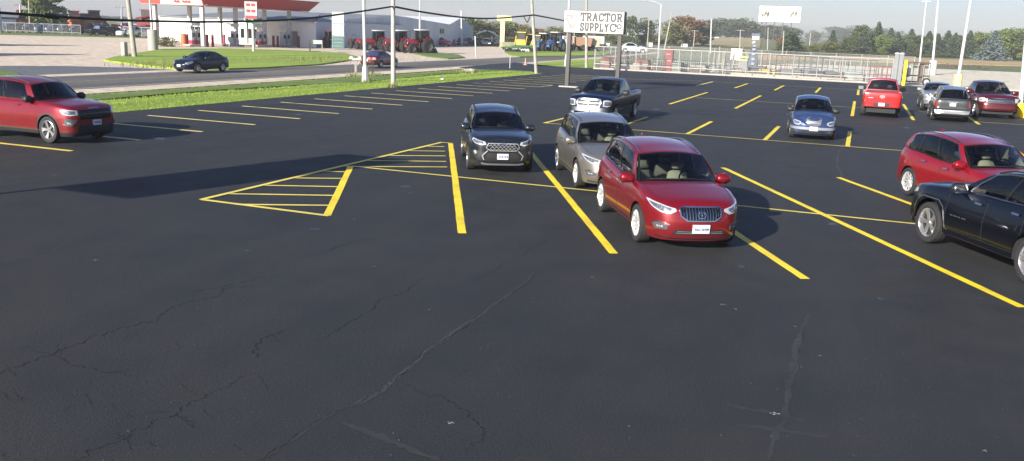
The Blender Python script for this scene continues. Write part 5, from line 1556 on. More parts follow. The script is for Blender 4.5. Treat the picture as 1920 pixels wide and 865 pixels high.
# small white board on two posts
b = G(593, 98); root = empty('notice_board', (b.x, b.y, 0), facing(b), 'small white board on two dark posts on the grass before the pylon', 'sign')
A_, B_ = loc(b, 581, 75), loc(b, 604, 83)
m = MB(); m.box(((A_.x+B_.x)/2, 0, (A_.z+B_.z)/2), (B_.x-A_.x, .08, A_.z-B_.z)); m.build('board', WHM, root)
for x in (A_.x, B_.x): m = MB(); m.box((x, .06, A_.z/2), (.16, .12, A_.z)); m.build('post', WOODP, root)
# yellow pylon
YEL_S = plain('pale_yellow_sign', (.78, .72, .30), .5, var=.03)
b = G(941, 89); root = empty('pylon_sign', (b.x, b.y, 0), facing(b), 'pale yellow sign shaped like a T before the dark trees', 'sign')
A_, B_ = loc(b, 932, 29), loc(b, 960, 40.5)
m = MB(); m.box(((A_.x+B_.x)/2, 0, (A_.z+B_.z)/2), (B_.x-A_.x, 1.0, A_.z-B_.z), bev=.1); fc = m.build('sign_cabinet', YEL_S, root, 40)
m = MB(); m.box(((A_.x+B_.x)/2, -.53, (A_.z+B_.z)/2), ((B_.x-A_.x)*.72, .04, .5)); m.build('faded_lettering', plain('dull_olive', (.5, .48, .3), .6), fc)
m = MB(); m.box((0, 0, B_.z/2), (.95, .8, B_.z)); m.build('sign_post', YEL_S, root)
# small far boards
for px, py, x0, y0, x1, y1, lb in ((1184, 86, 1176.5, 60.5, 1193.5, 73, 'white board on a post right of the shop sign'), (1285, 90, 1277, 82, 1289, 89, 'small white board standing behind the fence under the russet tree'), (1221, 90, 1216.5, 80, 1223.5, 88, 'tiny pale board above the fence near the pole with crossarm'), (1140, 89, 1137, 81, 1143, 87.5, 'tiny pale board above the left end of the fence')):
    b = G(px, py); root = empty('notice_board', (b.x, b.y, 0), facing(b), lb, 'sign')
    A_, B_ = loc(b, x0, y0), loc(b, x1, y1)
    m = MB(); m.box(((A_.x+B_.x)/2, 0, (A_.z+B_.z)/2), (B_.x-A_.x, .2, A_.z-B_.z)); m.build('board', WHM, root)
    m = MB(); m.box((0, .15, A_.z/2), (.25, .15, A_.z)); m.build('post', WOODP, root)

# ---- buildings
WALLW = plain('white_wall', (.80, .80, .78), .7, var=.03, scale=.3)
def ribbed(name, c, rough=.5, sc=6.):
    m, nt, b, out = new_mat(name); co = objco(nt)
    w = nt.nodes.new('ShaderNodeTexWave'); w.inputs['Scale'].default_value = sc*.16; w.bands_direction = 'X'
    nt.links.new(co, w.inputs[0])
    nt.links.new(mixc(nt, .5, c, ramp(nt, w.outputs[1], [(.35, tuple(v*.78 for v in c)), (.6, c)])), b.inputs['Base Color']); sset(b, Roughness=rough); return m
BLUEW = ribbed('blue_grey_siding', (.50, .56, .62)); ROOFG = ribbed('grey_metal_roof', (.20, .21, .22)); ROOFW = ribbed('white_metal_roof', (.85, .85, .84))
def building(name, P0, P1, P2, P3, eave, ridge, wall, roof, label, ridge_dir=0, hip=0., face=None):
    """four ground corners in order; ridge runs along P0-P1 when ridge_dir = 0"""
    root = empty(name, (P0.x, P0.y, 0), 0, label, 'building'); o = Vector((P0.x, P0.y, 0))
    P = [Vector((p.x, p.y, 0))-o for p in (P0, P1, P2, P3)]; Zv = Vector((0, 0, 1))
    for i in range(4):
        j = (i+1) % 4; m = MB(); m.quad(P[i]-Zv*.2, P[j]-Zv*.2, P[j]+Zv*eave, P[i]+Zv*eave)
        if ridge > eave and hip == 0 and i % 2 == 1-ridge_dir: m.add([P[i]+Zv*eave, P[j]+Zv*eave, (P[i]+P[j])/2+Zv*ridge], [(0, 1, 2)])
        mt = (face or {}).get(i, wall); m.build('wall', mt, root)
    if ridge > eave:
        a, b_, c, d = [P[(k+ridge_dir) % 4] for k in range(4)]
        r1 = (b_+c)/2+Zv*ridge; r0 = (a+d)/2+Zv*ridge; ax = (r1-r0).normalized(); r0, r1 = r0+ax*hip, r1-ax*hip
        ov = .5; n1 = ((a-d).normalized())*ov
        m = MB(); E = Zv*(eave+.03-ov*.2)
        e = 0 if hip else .4
        m.quad(a+n1+E-ax*e, b_+n1+E+ax*e, r1+ax*e+Zv*.05, r0-ax*e+Zv*.05); m.quad(c-n1+E+ax*e, d-n1+E-ax*e, r0-ax*e+Zv*.05, r1+ax*e+Zv*.05)
        if hip: m.quad(b_+E, c+E, r1+Zv*.05, r1+Zv*.05+ax*.01); m.quad(d+E, a+E, r0+Zv*.05, r0+Zv*.05-ax*.01)
        m.build('roof', roof, root)
    else:
        m = MB(); m.quad(*[p+Zv*eave for p in P]); m.build('roof', roof, root)
    return root, P
c0 = G(593, 88.5)                                    # the corner nearest the pylon
d_ = ray(299, 60); LB = c0.x-d_.x/d_.y*c0.y
sx0 = Vector((c0.x-LB, c0.y, 0))

bd, P = building('station_shop', sx0, c0, Vector((c0.x, c0.y+30, 0)), Vector((c0.x-LB, c0.y+30, 0)), 3.95, 5.5, WALLW, ROOFG, 'long white shop building with grey roof behind the fuel canopy', hip=9., face={1: BLUEW})  # right-hand wall coloured blue grey: its shade is put into the colour
for k, (u, w_, z0, z1, mt, nm) in enumerate(((-4.5, 2.0, 0, 2.3, plain('door_dark', (.05, .06, .07), .3), 'door'), (-13, 3.2, .9, 2.4, GLOSSBLACK, 'window'), (-24, 3.2, .9, 2.4, GLOSSBLACK, 'window'))):
    m = MB(); m.box((LB+u, -.04, (z0+z1)/2), (w_, .08, z1-z0)); fr = m.build(nm, mt, bd)
    m = MB(); m.box((LB+u, -.05, z1+.06), (w_+.2, .12, .12)); m.box((LB+u, -.05, (z0+z1)/2), (.08, .11, z1-z0)); m.build('frame', WHM, fr)
# long metal hall: a wide front, and a wing whose gable looks to the right
def onwall(px, py, A, B):
    n = Vector((-(B-A).y, (B-A).x, 0)); r = ray(px, py); c = Vector((0, 0, CAM_H)); t = (Vector((A.x, A.y, 0))-c).dot(n)/r.dot(n); return c+r*t
q0, q1, q2 = G(649, 88), G(843, 86), G(887, 83.5)
bd = empty('metal_hall', (q0.x, q0.y, 0), 0, 'blue grey gabled metal hall with white roof behind the tractors', 'building'); oo = Vector((q0.x, q0.y, 0))
bk = Vector((-(q1-q0).y, (q1-q0).x, 0)).normalized()*26
top = [onwall(*p, q0, q1) for p in ((649, 36.5), (738, 29), (757, 31.5), (843, 46))]
m = MB(); pts = [Vector((q0.x, q0.y, -.2))]+top+[Vector((q1.x, q1.y, -.2))]; m.add([p-oo for p in pts], [tuple(range(len(pts)))]); m.build('wall', BLUEW, bd)
pk = onwall(865.5, 34, q1, q2); gr = onwall(887, 52, q1, q2)
m = MB(); m.add([p-oo for p in (Vector((q1.x, q1.y, -.2)), Vector((q2.x, q2.y, -.2)), gr, pk, top[3])], [(0, 1, 2, 3, 4)]); m.build('wall', BLUEW, bd)
m = MB(); m.add([p-oo for p in (top[3]+Vector((0, 0, -.05)), pk+Vector((0, 0, .1)), onwall(757, 31, q0, q1)+bk*.55, top[2]+Vector((0, 0, .02)))], [(0, 1, 2, 3)]); m.build('roof', ROOFW, bd)
m = MB(); m.add([p-oo for p in (top[0], top[1], top[1]+bk, top[0]+bk, top[2], top[2]+bk)], [(0, 3, 2, 1), (1, 2, 5, 4)]); m.build('roof', ROOFG, bd)
m = MB(); a0 = Vector((q0.x, q0.y, 0)); m.quad(a0-oo, top[0]-oo, top[0]+bk-oo, a0+bk-oo); m.quad(gr-oo, Vector((q2.x, q2.y, 0))-oo, Vector((q2.x, q2.y, 0))+bk*.5-oo, gr+bk*.5-oo); m.add([gr-oo, gr+bk*.5-oo, pk+bk*.5-oo, pk-oo], [(0, 1, 2, 3)]); m.build('wall', BLUEW, bd)
aw = math.atan2((q1-q0).y, (q1-q0).x); nw = -bk.normalized()*.08
for (xa, ya_, xb, yb2, nm, mt) in ((825, 54, 832, 63, 'window', GLOSSBLACK), (700, 62, 716, 84, 'roller_door', WHM), (768, 60, 784, 84, 'roller_door', WHM)):
    p1, p2 = onwall(xa, yb2, q0, q1), onwall(xb, ya_, q0, q1); c = (p1+p2)/2; w_ = math.hypot(p2.x-p1.x, p2.y-p1.y)
    m = MB(); m.box(tuple(c-oo+nw), (w_, .14, abs(p2.z-p1.z)), rz=aw); fr = m.build(nm, mt, bd)
    m = MB(); m.box(tuple(c-oo+nw*2+Vector((0, 0, abs(p2.z-p1.z)/2))), (w_+.2, .16, .14), rz=aw); m.build('frame', WHM, fr)
p1, p2 = onwall(686, 51, q0, q1), onwall(731, 46, q0, q1); c = (p1+p2)/2
m = MB(); m.box(tuple(c-oo+nw*3), (math.hypot(p2.x-p1.x, p2.y-p1.y), .4, .75), rz=aw); m.build('wall_sign', plain('ochre_strip', (.46, .44, .30), .6), bd)
c = onwall(865, 44, q1, q2); a = math.atan2((q2-q1).y, (q2-q1).x); m = MB(); m.box(tuple(c-oo+Vector((.1, -.12, 0))), (1.3, .2, 1.1), rz=a); m.build('gable_window', GLOSSBLACK, bd)
# far left sheds
for (px0, px1, py, ytop, mt, lb) in ((110, 150, 57, 38, BLUEW, 'low blue grey shed behind the equipment yard at upper left'), (0, 32, 56, 27, plain('navy_cladding', (.06, .08, .12), .5), 'dark blue shed at the far upper left corner'), (62, 88, 54, 30, WHM, 'white hopper shed beside the orange machines at upper left'), (222, 240, 60, 40, WHM, 'small white shed behind the parked black pickup'), (273, 298, 60, 35, plain('barn_red', (.45, .06, .06), .6), 'small red shed left of the white shop building')):
    a_, b_ = G(px0, py), G(px1, py+1); n = Vector((-(b_-a_).y, (b_-a_).x, 0)).normalized()*7
    zt = up(a_, px0, ytop).z
    building('shed', a_, b_, b_+n, a_+n, zt*.85, zt, mt, ROOFG if mt is not WHM else WHM, lb)
# small house and barns far away
for (px0, px1, py, ytop, mt, lb) in ((1412, 1424, 73, 63, WALLW, 'tiny white farmhouse left below the billboard'), (1528, 1536, 78, 72, WALLW, 'tiny white building under the hazy round tree'), (1336, 1348, 72.5, 68, WALLW, 'tiny white roofed shed at the top of the stubble field')):
    d = ray((px0+px1)/2, 60); d.z = 0; d.normalize(); D = 560 if px0 < 1500 else 1000
    c = d*D; hx = (px1-px0)/1640*D/2; s_ = Vector((d.y, -d.x, 0)); g = hill(c.x, c.y)
    zt = up(c, (px0+px1)/2, ytop).z-g
    rt, P = building('farm_building', c-s_*hx, c+s_*hx, c+s_*hx+d*7, c-s_*hx+d*7, zt*.6, zt, mt, ROOFG, lb); rt.location.z = g
# dark open shelter right of the hall
b = G(922, 87); root = empty('open_shelter', (b.x, b.y, 0), facing(b), 'dark open shelter with arched roof left of the yellow sign', 'shelter')
A_, B_ = loc(b, 890, 66), loc(b, 934, 86)
for x in (A_.x+1, 0, B_.x-1): m = MB(); m.box((x, 2, 1.7), (.3, .3, 3.4)); m.build('post', DKM, root)
m = MB(); rows = []
for i in range(9): t = i/8; x = A_.x+(B_.x-A_.x)*t; z = A_.z-.3+1.2*math.sin(math.pi*t); rows.append([(x, 0, z), (x, 5, z), (x, 5, z+.35), (x, 0, z+.35), (x, 0, z)])
m.grid(rows); m.build('roof', plain('shelter_dark', (.05, .07, .09), .5), root)
# ---------------------------------------------------------------- machines and far vehicles
TRED = paint('tractor_red', (.20, .012, .015), metal=0., rough=.35); TBLUE = paint('tractor_blue', (.03, .12, .38), metal=0., rough=.35)
TYEL = paint('machine_yellow', (.58, .42, .04), metal=0., rough=.4); TGRN = paint('machine_green', (.04, .16, .04), metal=0., rough=.4)
WHR = plain('wheel_disc_grey', (.10, .095, .09), .6); WHB = plain('wheel_disc_pale', (.45, .45, .43), .5); ORG = paint('machine_orange', (.62, .16, .04), metal=0., rough=.4)
def bigwheel(parent, loc_, r, w, disc):
    m = MB(); m.lathe([(r*.6, -w/2), (r*.9, -w/2), (r, -w*.35), (r, w*.35), (r*.9, w/2), (r*.6, w/2)], 22, closed=True)
    for k in range(18):
        a = 2*math.pi*k/18
        for s in (-1, 1):
            c = Vector((math.cos(a+s*.06)*r, s*w*.22, math.sin(a+s*.06)*r)); m.box(tuple(c), (.16*r, w*.44, .12*r))
    t = m.build('wheel', RUBBER, parent, 40); t.location = loc_
    m = MB(); m.lathe([(.01, -w*.3), (r*.58, -w*.34), (r*.61, -w*.44), (r*.61, w*.44), (r*.58, w*.34), (.12, w*.2), (.10, w*.34), (.01, w*.34)], 18); m.build('rim', disc, t, 40)
def tractor(paintm, disc, cab=True, s=1., rops=False):
    """nose along +X"""
    root = empty('tractor')
    m = MB(); m.box((1.25*s, 0, 1.45*s), (2.0*s, .75*s, .75*s), bev=.14*s, taper=.9); m.box((1.1*s, 0, .95*s), (2.3*s, .5*s, .4*s)); m.build('bonnet', paintm, root, 45)
    m = MB(); m.box((2.3*s, 0, 1.4*s), (.12*s, .6*s, .6*s), bev=.04); m.build('grille', BLACK, root, 45)
    m = MB(); m.box((-.4*s, 0, 1.0*s), (1.5*s, .8*s, .8*s), bev=.08); m.build('chassis', BLACK, root, 45)
    for sd in (1, -1):
        m = MB(); m.tube([(-1.45*s, .98*s*sd, 1.55*s), (-1.1*s, .98*s*sd, 1.95*s), (-.4*s, .98*s*sd, 2.0*s), (.1*s, .98*s*sd, 1.6*s)], .11*s, 6); m.box((-.6*s, .85*s*sd, 1.85*s), (1.2*s, .55*s, .08*s)); m.build('mudguard', paintm, root, 45)
        bigwheel(root, (-.65*s, .98*s*sd, .90*s), .90*s, .52*s, disc); bigwheel(root, (1.75*s, .85*s*sd, .62*s), .62*s, .38*s, disc)
    if cab:
        for x in (-1.1, .35):
            for sd in (1, -1): m = MB(); m.tube([(x*s, .66*s*sd, 1.6*s), (x*s*.92, .6*s*sd, 2.95*s)], .05*s, 6); m.build('cab_post', BLACK, root)
        m = MB(); m.box((-.37*s, 0, 2.25*s), (1.42*s, 1.22*s, 1.3*s), taper=.94); m.build('cab_glass', GL_MID, root)
        m = MB(); m.box((-.37*s, 0, 3.0*s), (1.75*s, 1.45*s, .2*s), bev=.07*s); m.build('cab_roof', WHM if not rops else paintm, root, 45)
        m = MB(); m.box((-.6*s, 0, 1.95*s), (.5*s, .5*s, .5*s), bev=.08); m.build('seat', BLACK, root, 40)
    else:
        m = MB(); m.tube([(-1.0*s, .5*s, 1.5*s), (-1.05*s, .5*s, 2.7*s), (-1.05*s, -.5*s, 2.7*s), (-1.0*s, -.5*s, 1.5*s)], .05*s, 6); m.build('roll_bar', BLACK, root)
        m = MB(); m.box((-.6*s, 0, 1.7*s), (.45*s, .45*s, .5*s), bev=.08); m.build('seat', BLACK, root, 40)
    m = MB(); m.tube([(.9*s, .3*s, 1.8*s), (.9*s, .3*s, 2.7*s)], .05*s, 6); m.build('exhaust', BLACK, root)
    return root
GR = 'tractors lined up before the metal hall'
base = tractor(TRED, WHR); tag(base, 'red cab tractor furthest left of the three red ones', 'tractor', GR)
p_ = G(706, 94.5); setlike(base, (p_.x, p_.y, -.05), facing(p_)+R_(205), scale=1.0)
for px, py, rz, lb, sc in ((747, 97, 206, 'red cab tractor in the middle, directly behind the maroon sedan', 1.05), (787, 99.5, 215, 'red cab tractor furthest right, behind the white lamp post', 1.12)):
    t = copy_tree(base); p_ = G(px, py); setlike(t, (p_.x, p_.y, -.05), R_(rz)+facing(p_), lb, sc)
t = tractor(TRED, BLACK, cab=False, s=.8); tag(t, 'small dark tractor with roll bar left of the red tractors', 'tractor', GR); p_ = G(668, 91); setlike(t, (p_.x, p_.y, -.05), R_(-30))
t = tractor(TRED, BLACK, cab=True, s=.85, rops=True); tag(t, 'small red tractor beside the green and white pylon', 'tractor'); p_ = G(617, 89); setlike(t, (p_.x, p_.y, -.05), R_(150))
for px, py, rz, lb, s in ((1040, 97, -100, 'blue cab tractor nearest the leaning wooden pole, with pale wheels', 1.25), (1018, 96, -95, 'blue and white cab tractor in the blue row, left one', 1.15)):
    t = tractor(TBLUE, WHB, s=s); tag(t, lb, 'tractor', 'blue tractors in the far row'); p_ = G(px, py); setlike(t, (p_.x, p_.y, -.05), R_(rz))
# red boom leaning at the right end of the tractors
p_ = G(812, 99.5); root = empty('front_loader', (p_.x, p_.y, 0), 0, 'dark red loader frame leaning at the right end of the tractors', 'loader')
m = MB(); m.tube([(0, 0, 0), (-1.3, .6, 3.3)], .16, 6); m.tube([(-.9, .5, 0), (-1.9, .9, 3.0)], .16, 6); m.box((-.9, .4, 1.2), (1.0, .5, .18)); m.build('loader_arm', TRED, root)
m = MB(); m.box((-.4, .2, .35), (1.9, .8, .7), taper=.7); m.build('bucket', BLACK, root)

def machine(bodym, disc, kind, s=1.):
    root = empty('farm_machine')
    if kind == 'skid':
        m = MB(); m.box((0, 0, 1.0*s), (2.2*s, 1.3*s, 1.0*s), bev=.12); m.build('body', bodym, root, 40)
        m = MB(); m.box((-.1*s, 0, 1.9*s), (1.1*s, 1.1*s, 1.0*s), bev=.08); m.build('cab', BLACK, root, 40)
        m = MB(); m.box((-.1*s, 0, 2.45*s), (1.3*s, 1.2*s, .12*s)); m.build('cab_roof', bodym, root)
        for sd in (1, -1):
            m = MB(); m.tube([(-1.1*s, .75*s*sd, 1.6*s), (.3*s, .75*s*sd, 1.9*s), (1.5*s, .75*s*sd, .6*s)], .10*s, 6); m.build('loader_arm', bodym, root, 40)
            for x in (-.6, .65): bigwheel(root, (x*s, .8*s*sd, .45*s), .45*s, .3*s, disc)
        m = MB(); m.box((1.9*s, 0, .45*s), (.7*s, 1.7*s, .6*s), taper=.8); m.build('bucket', BLACK, root)
    elif kind == 'implement':
        m = MB(); m.box((0, 0, 1.0*s), (3.4*s, .25*s, .25*s)); m.box((0, .9*s, .9*s), (3.4*s, .2*s, .2*s))
        for i in range(7): m.tube([((-1.6+i*.53)*s, 0, 1.0*s), ((-1.6+i*.53)*s, .9*s, .9*s), ((-1.6+i*.53)*s, .6*s, .1)], .05*s, 5)
        m.build('tool_frame', bodym, root)
        for i in range(6):
            m = MB(); m.lathe([(.01, -.03), (.33*s, -.01), (.33*s, .01), (.01, .03)], 12, c=((-1.3+i*.53)*s, .4*s, .36*s)); m.build('disc', disc, root)
        m = MB(); m.tube([(0, 0, 1.0*s), (0, -1.3*s, .5*s)], .08*s, 6); m.build('drawbar', bodym, root)
    else:   # wagon or spreader
        m = MB(); m.box((0, 0, 1.5*s), (4.2*s, 1.9*s, 1.4*s), taper=1.12); m.build('hopper', bodym, root)
        m = MB(); m.box((0, 0, .72*s), (4.6*s, .9*s, .15*s)); m.build('chassis', BLACK, root)
        for sd in (1, -1):
            for x in (-.9, .9): bigwheel(root, (x*s, .95*s*sd, .5*s), .5*s, .3*s, disc)
        m = MB(); m.tube([(2.1*s, 0, .75*s), (3.6*s, 0, .5*s)], .07*s, 6); m.build('drawbar', BLACK, root)
    return root
for px, py, rz, kind, bm_, dm, s, lb in (
    (953, 93, 20, 'wagon', plain('pale_cream', (.36, .35, .22), .5), WHB, .7, 'pale cream spreader next to the foot of the yellow sign'),
    (962, 97.5, 10, 'implement', TGRN, BLACK, .9, 'dark green disc implement at the front left of the yellow machines'),
    (975, 97.5, -20, 'implement', BLACK, WHB, 1.0, 'black disc implement in front of the yellow loader'),
    (990, 97, 5, 'implement', TGRN, BLACK, 1.1, 'green implement between the yellow machines'),
    (978, 94, -100, 'skid', TYEL, BLACK, 1.45, 'yellow skid loader in the middle of the farm machine row'),
    (992, 94, -80, 'skid', TYEL, BLACK, 1.3, 'yellow skid loader second from the left'),
    (1008, 95.5, -110, 'skid', TYEL, TYEL, 1.25, 'yellow loader just right of the leaning wooden pole'),
    (1056, 95, -90, 'wagon', plain('pale_blue', (.35, .42, .55), .5), BLACK, 1.1, 'pale blue wagon right of the blue tractors'),
    (1083, 95, 0, 'wagon', plain('rusty_brown', (.28, .16, .10), .7), BLACK, 1.35, 'rusty brown trailer seen under the shop sign'),
    (1100, 95.5, 10, 'wagon', plain('tan_wagon', (.50, .40, .30), .7), BLACK, 1.3, 'tan wagon under the right half of the shop sign'),
    (1113, 96, -30, 'implement', BLACK, BLACK, 1.5, 'dark implement at the left end of the yard fence'),
    # equipment yard at upper left
    (45, 56, 10, 'skid', ORG, BLACK, 1.7, 'orange machine left of the white hopper shed'), (58, 57, 40, 'implement', ORG, BLACK, 1.8, 'orange implement behind the left fence'),
    (130, 58, -30, 'wagon', ORG, BLACK, 1.2, 'orange wagon near the blue grey shed'), (143, 58, 0, 'skid', TRED, BLACK, 1.8, 'red loader just right of the blue grey shed'),
    (152, 58.5, 30, 'wagon', plain('cream_box', (.62, .56, .44), .6), BLACK, 1.2, 'cream box wagon behind the fence'), (163, 59, 60, 'skid', ORG, WHB, 1.6, 'orange loader with pale wheels behind the fence'),
    (180, 59.5, 10, 'skid', TRED, BLACK, 1.9, 'red machine behind the black pickup'), (192, 60, 90, 'implement', plain('cream_tool', (.60, .52, .36), .6), BLACK, 1.9, 'cream implement above the black pickup'),
    (236, 62, 0, 'implement', TRED, TRED, 1.7, 'red implement left of the thick wooden pole'), (256, 63, 40, 'implement', TRED, TRED, 1.7, 'dark red implement right of the thick wooden pole'), (268, 63, 0, 'wagon', WHM, BLACK, 1.0, 'white wagon left of the left lamp post'),
    (283, 66, -20, 'skid', TRED, BLACK, 2.1, 'big red machine behind the left lamp post'), (292, 67, 20, 'wagon', TRED, BLACK, 1.0, 'red wagon touching the white shop building')):
    t = machine(bm_, dm, kind, s); tag(t, lb, 'farm machine', 'farm machines far away'); p_ = G(px, py); setlike(t, (p_.x, p_.y, -.08), R_(rz)+facing(p_))

# far cars, one kind built once per colour
FC = {}
def farcar(shape, mat, px, py, rz, lb, cat='car', group=None, sc=1.):
    key = (shape, mat.name)
    if key not in FC:
        S = {'sedan': SED, 'pickup': RAM, 'suv': TRB}[shape]
        v, _ = vehicle('pickup_truck' if shape == 'pickup' else 'parked_car', S, dict(paint=mat, clad=mat, spokes=5, rim=ALLOY, low=True, glasses=[GL_TINT]*3, wsglass=GL_MID, front=SEDF if shape == 'sedan' else [('plate', .7)], bedmat=BLACK, mirmat=BLACK))
        FC[key] = v
    else: v = copy_tree(FC[key])
    tag(v, lb, cat, group); p_ = G(px, py); v.location = (p_.x, p_.y, -.07); v.rotation_euler = (0, 0, R_(rz)); v.scale = (sc,)*3
    return v
CR = 'vehicles parked before the metal hall'
farcar('pickup', BRIGHTRED, 824, 86, -20, 'bright red pickup parked just right of the red tractors', 'pickup truck', CR)
farcar('sedan', MAROON, 848, 85.5, -60, 'maroon car right of the bright red pickup', 'car', CR)
farcar('suv', BLK, 858, 85, -70, 'black car left of the white mast', 'car', CR)
farcar('sedan', SILVER, 870, 84.5, -60, 'silver car right of the white mast', 'car', CR)
farcar('suv', DBLUE, 880, 84.5, -80, 'dark blue car before the gable end', 'car', CR)
farcar('pickup', SILVER, 897, 85.5, -30, 'silver pickup behind the pale post with the dark box', 'pickup truck', CR)
farcar('suv', SILVER, 912, 86, -70, 'silver car parked under the dark shelter', 'car', CR)
farcar('suv', BLK, 924, 86.5, -90, 'black car at the right end under the dark shelter', 'car', CR)
# behind and before the left fence
LR = 'cars behind the fence at upper left'
SLB = M('slate_blue_paint', (.12, .17, .24), metal=.5); GRB = M('grey_green_paint', (.10, .14, .13), metal=.5)
for i, (px, mat, lb) in enumerate(((24, GRB, 'grey green car behind the left fence, nearest the picture edge'), (62, BLK, 'black car behind the left fence under the white hopper shed'), (84, SLB, 'slate blue car behind the left fence, left one of the blue pair'), (104, SLB, 'slate blue car behind the left fence below the blue grey shed'), (126, GRB, 'grey green car behind the fence, left of the orange wagon'), (148, DBLUE, 'dark blue car behind the fence beside the black pickup'))):
    farcar('sedan', mat, px, 60+px*.022, 88, lb, 'car', LR, 1.15)
farcar('pickup', BLK, 190, 67, 84, 'black pickup truck with pale wheels parked at the left fence', 'pickup truck', None, 1.0)
farcar('suv', BLK, 218, 67.5, 80, 'black car nose to tail with the black pickup', 'car', None, 1.0)
farcar('suv', SILVER, 268, 69.5, 84, 'silver estate car between the two left poles', 'car', None, 1.15)
farcar('sedan', WHITEP, 240, 68.5, 84, 'white low car left of the thick wooden pole', 'car', None, 1.0)

# ---- yard fence: rails, posts and wire mesh
m, nt, b, out = new_mat('chain_link'); co = objco(nt)
nt.nodes.remove(b)
mp = nt.nodes.new('ShaderNodeMapping'); mp.inputs['Rotation'].default_value = (0, R_(45), 0); nt.links.new(co, mp.inputs[0])
sx = nt.nodes.new('ShaderNodeSeparateXYZ'); nt.links.new(mp.outputs[0], sx.inputs[0])
facs = []
for ax in (0, 2):
    a = nt.nodes.new('ShaderNodeMath'); a.operation = 'MULTIPLY'; a.inputs[1].default_value = 1/.055; nt.links.new(sx.outputs[ax], a.inputs[0])
    f = nt.nodes.new('ShaderNodeMath'); f.operation = 'FRACT'; nt.links.new(a.outputs[0], f.inputs[0])
    l = nt.nodes.new('ShaderNodeMath'); l.operation = 'LESS_THAN'; l.inputs[1].default_value = .075; nt.links.new(f.outputs[0], l.inputs[0]); facs.append(l)
mx = nt.nodes.new('ShaderNodeMath'); mx.operation = 'MAXIMUM'; nt.links.new(facs[0].outputs[0], mx.inputs[0]); nt.links.new(facs[1].outputs[0], mx.inputs[1])
df = nt.nodes.new('ShaderNodeBsdfDiffuse'); df.inputs[0].default_value = (.34, .34, .33, 1)
tr = nt.nodes.new('ShaderNodeBsdfTransparent'); ms = nt.nodes.new('ShaderNodeMixShader')
nt.links.new(mx.outputs[0], ms.inputs[0]); nt.links.new(tr.outputs[0], ms.inputs[1]); nt.links.new(df.outputs[0], ms.inputs[2]); nt.links.new(ms.outputs[0], out.inputs[0])
LINK = m
FENW = plain('fence_rail_white', (.34, .34, .325), .5, .2, var=.06)
def fence(name, A, B, h, n, label, cat='fence', rails=(1., .2), pr=.045, kerb=True, mesh=True, mat=None):
    A, B = Vector((A.x, A.y, 0)), Vector((B.x, B.y, 0)); L = (B-A).length; a = math.atan2(B.y-A.y, B.x-A.x)
    root = empty(name, A, a, label, cat); mat = mat or FENW
    for i in range(n+1):
        m = MB(); m.tube([(L*i/n, 0, 0), (L*i/n, 0, h+.05)], pr, 8); m.build('post', mat, root, 60)
    for r_ in rails: m = MB(); m.tube([(0, 0, h*r_), (L, 0, h*r_)], pr*.8, 6); m.build('rail', mat, root, 60)
    if mesh: m = MB(); m.quad((0, .03, .05), (L, .03, .05), (L, .03, h), (0, .03, h)); m.build('wire_mesh', LINK, root)
    if kerb: m = MB(); m.box((L/2, -.25, .08), (L, .3, .16), bev=.02); m.build('kerb', CONCR, root)
    return root
fA, fB = G(1113, 129.5), G(1620, 157)
yF = 93.6; xA, xB = fA.x, onY(1674, 130, 93.6).x
hF = up(Vector((xA, yF, 0)), 1115, 87).z
fence('yard_fence', Vector((xA, yF, 0)), Vector((xB, yF, 0)), hF, 13, 'white railed wire fence along the far side of the car park', rails=(1., .24), pr=.05)
fence('yard_fence', Vector((xA, yF+.3, 0)), Vector((xA-.5, yF+27, 0)), hF, 8, 'wire fence at the left end of the yard running away from the car park', kerb=False)
fence('yard_fence', Vector((xA-.5, yF+27, 0)), Vector((6, yF+27, 0)), hF, 11, 'wire fence at the back of the yard', kerb=False)
for x, lb in ((onY(1679, 130, 93.6).x, 'left of the pair of tall grey gate posts'), (onY(1688, 130, 93.6).x, 'right of the pair of tall grey gate posts')):
    m = MB(); m.box((0, 0, (hF+.5)/2), (.40, .40, hF+.5), bev=.05); q = MB()
    o = m.build('gate_post', plain('dull_zinc', (.20, .21, .215), .6), None, 40); o.location = (x, yF, 0); tag(o, lb, 'gate post')
    q.lathe([(.26, hF+.5), (.2, hF+.62), (.01, hF+.68)], 10, 'Z'); q.build('cap', WHM, o, 40)
p_ = G(1693, 160); m = MB(); m.lathe([(.17, 0), (.17, 2.25), (.12, 2.38), (.01, 2.42)], 14, 'Z'); o = m.build('bollard', YBASE, None, 50); o.location = (p_.x, p_.y-.6, 0); tag(o, 'tall yellow bollard beside the grey gate posts', 'bollard')
p_ = G(1786, 163); 
# kerb right of the gate
m = MB(); m.box((26.5, yF, .08), (41, .3, .18), bev=.02); tag(m.build('kerb', CONCR), kind='structure')

# ---- goods standing in the yard
RUSTR = plain('faded_red_steel', (.17, .06, .05), .7); GRS = plain('grey_steel', (.07, .075, .08), .6, .2); DGRN = plain('dark_green_steel', (.05, .12, .09), .6)
def pen(px, y0, w, h, mat, lb, bars=9, d=0., label_cat='metal gate'):
    x = onY(px, 120, y0).x; root = empty('livestock_gate', (x, y0, -.06), 0, lb, label_cat, 'gate panels in the yard')
    m = MB(); m.tube([(-w/2, 0, .1), (-w/2, 0, h), (w/2, d, h), (w/2, d, .1), (-w/2, 0, .1)], .055, 6); m.build('frame', mat, root)
    m = MB()
    for i in range(1, bars): m.tube([(-w/2+w*i/bars, d*i/bars, .1), (-w/2+w*i/bars, d*i/bars, h)], .038, 5)
    m.build('bars', mat, root)
    m = MB(); m.tube([(-w/2, 0, h*.5), (w/2, d, h*.5)], .03, 5); m.build('mid_rail', mat, root)
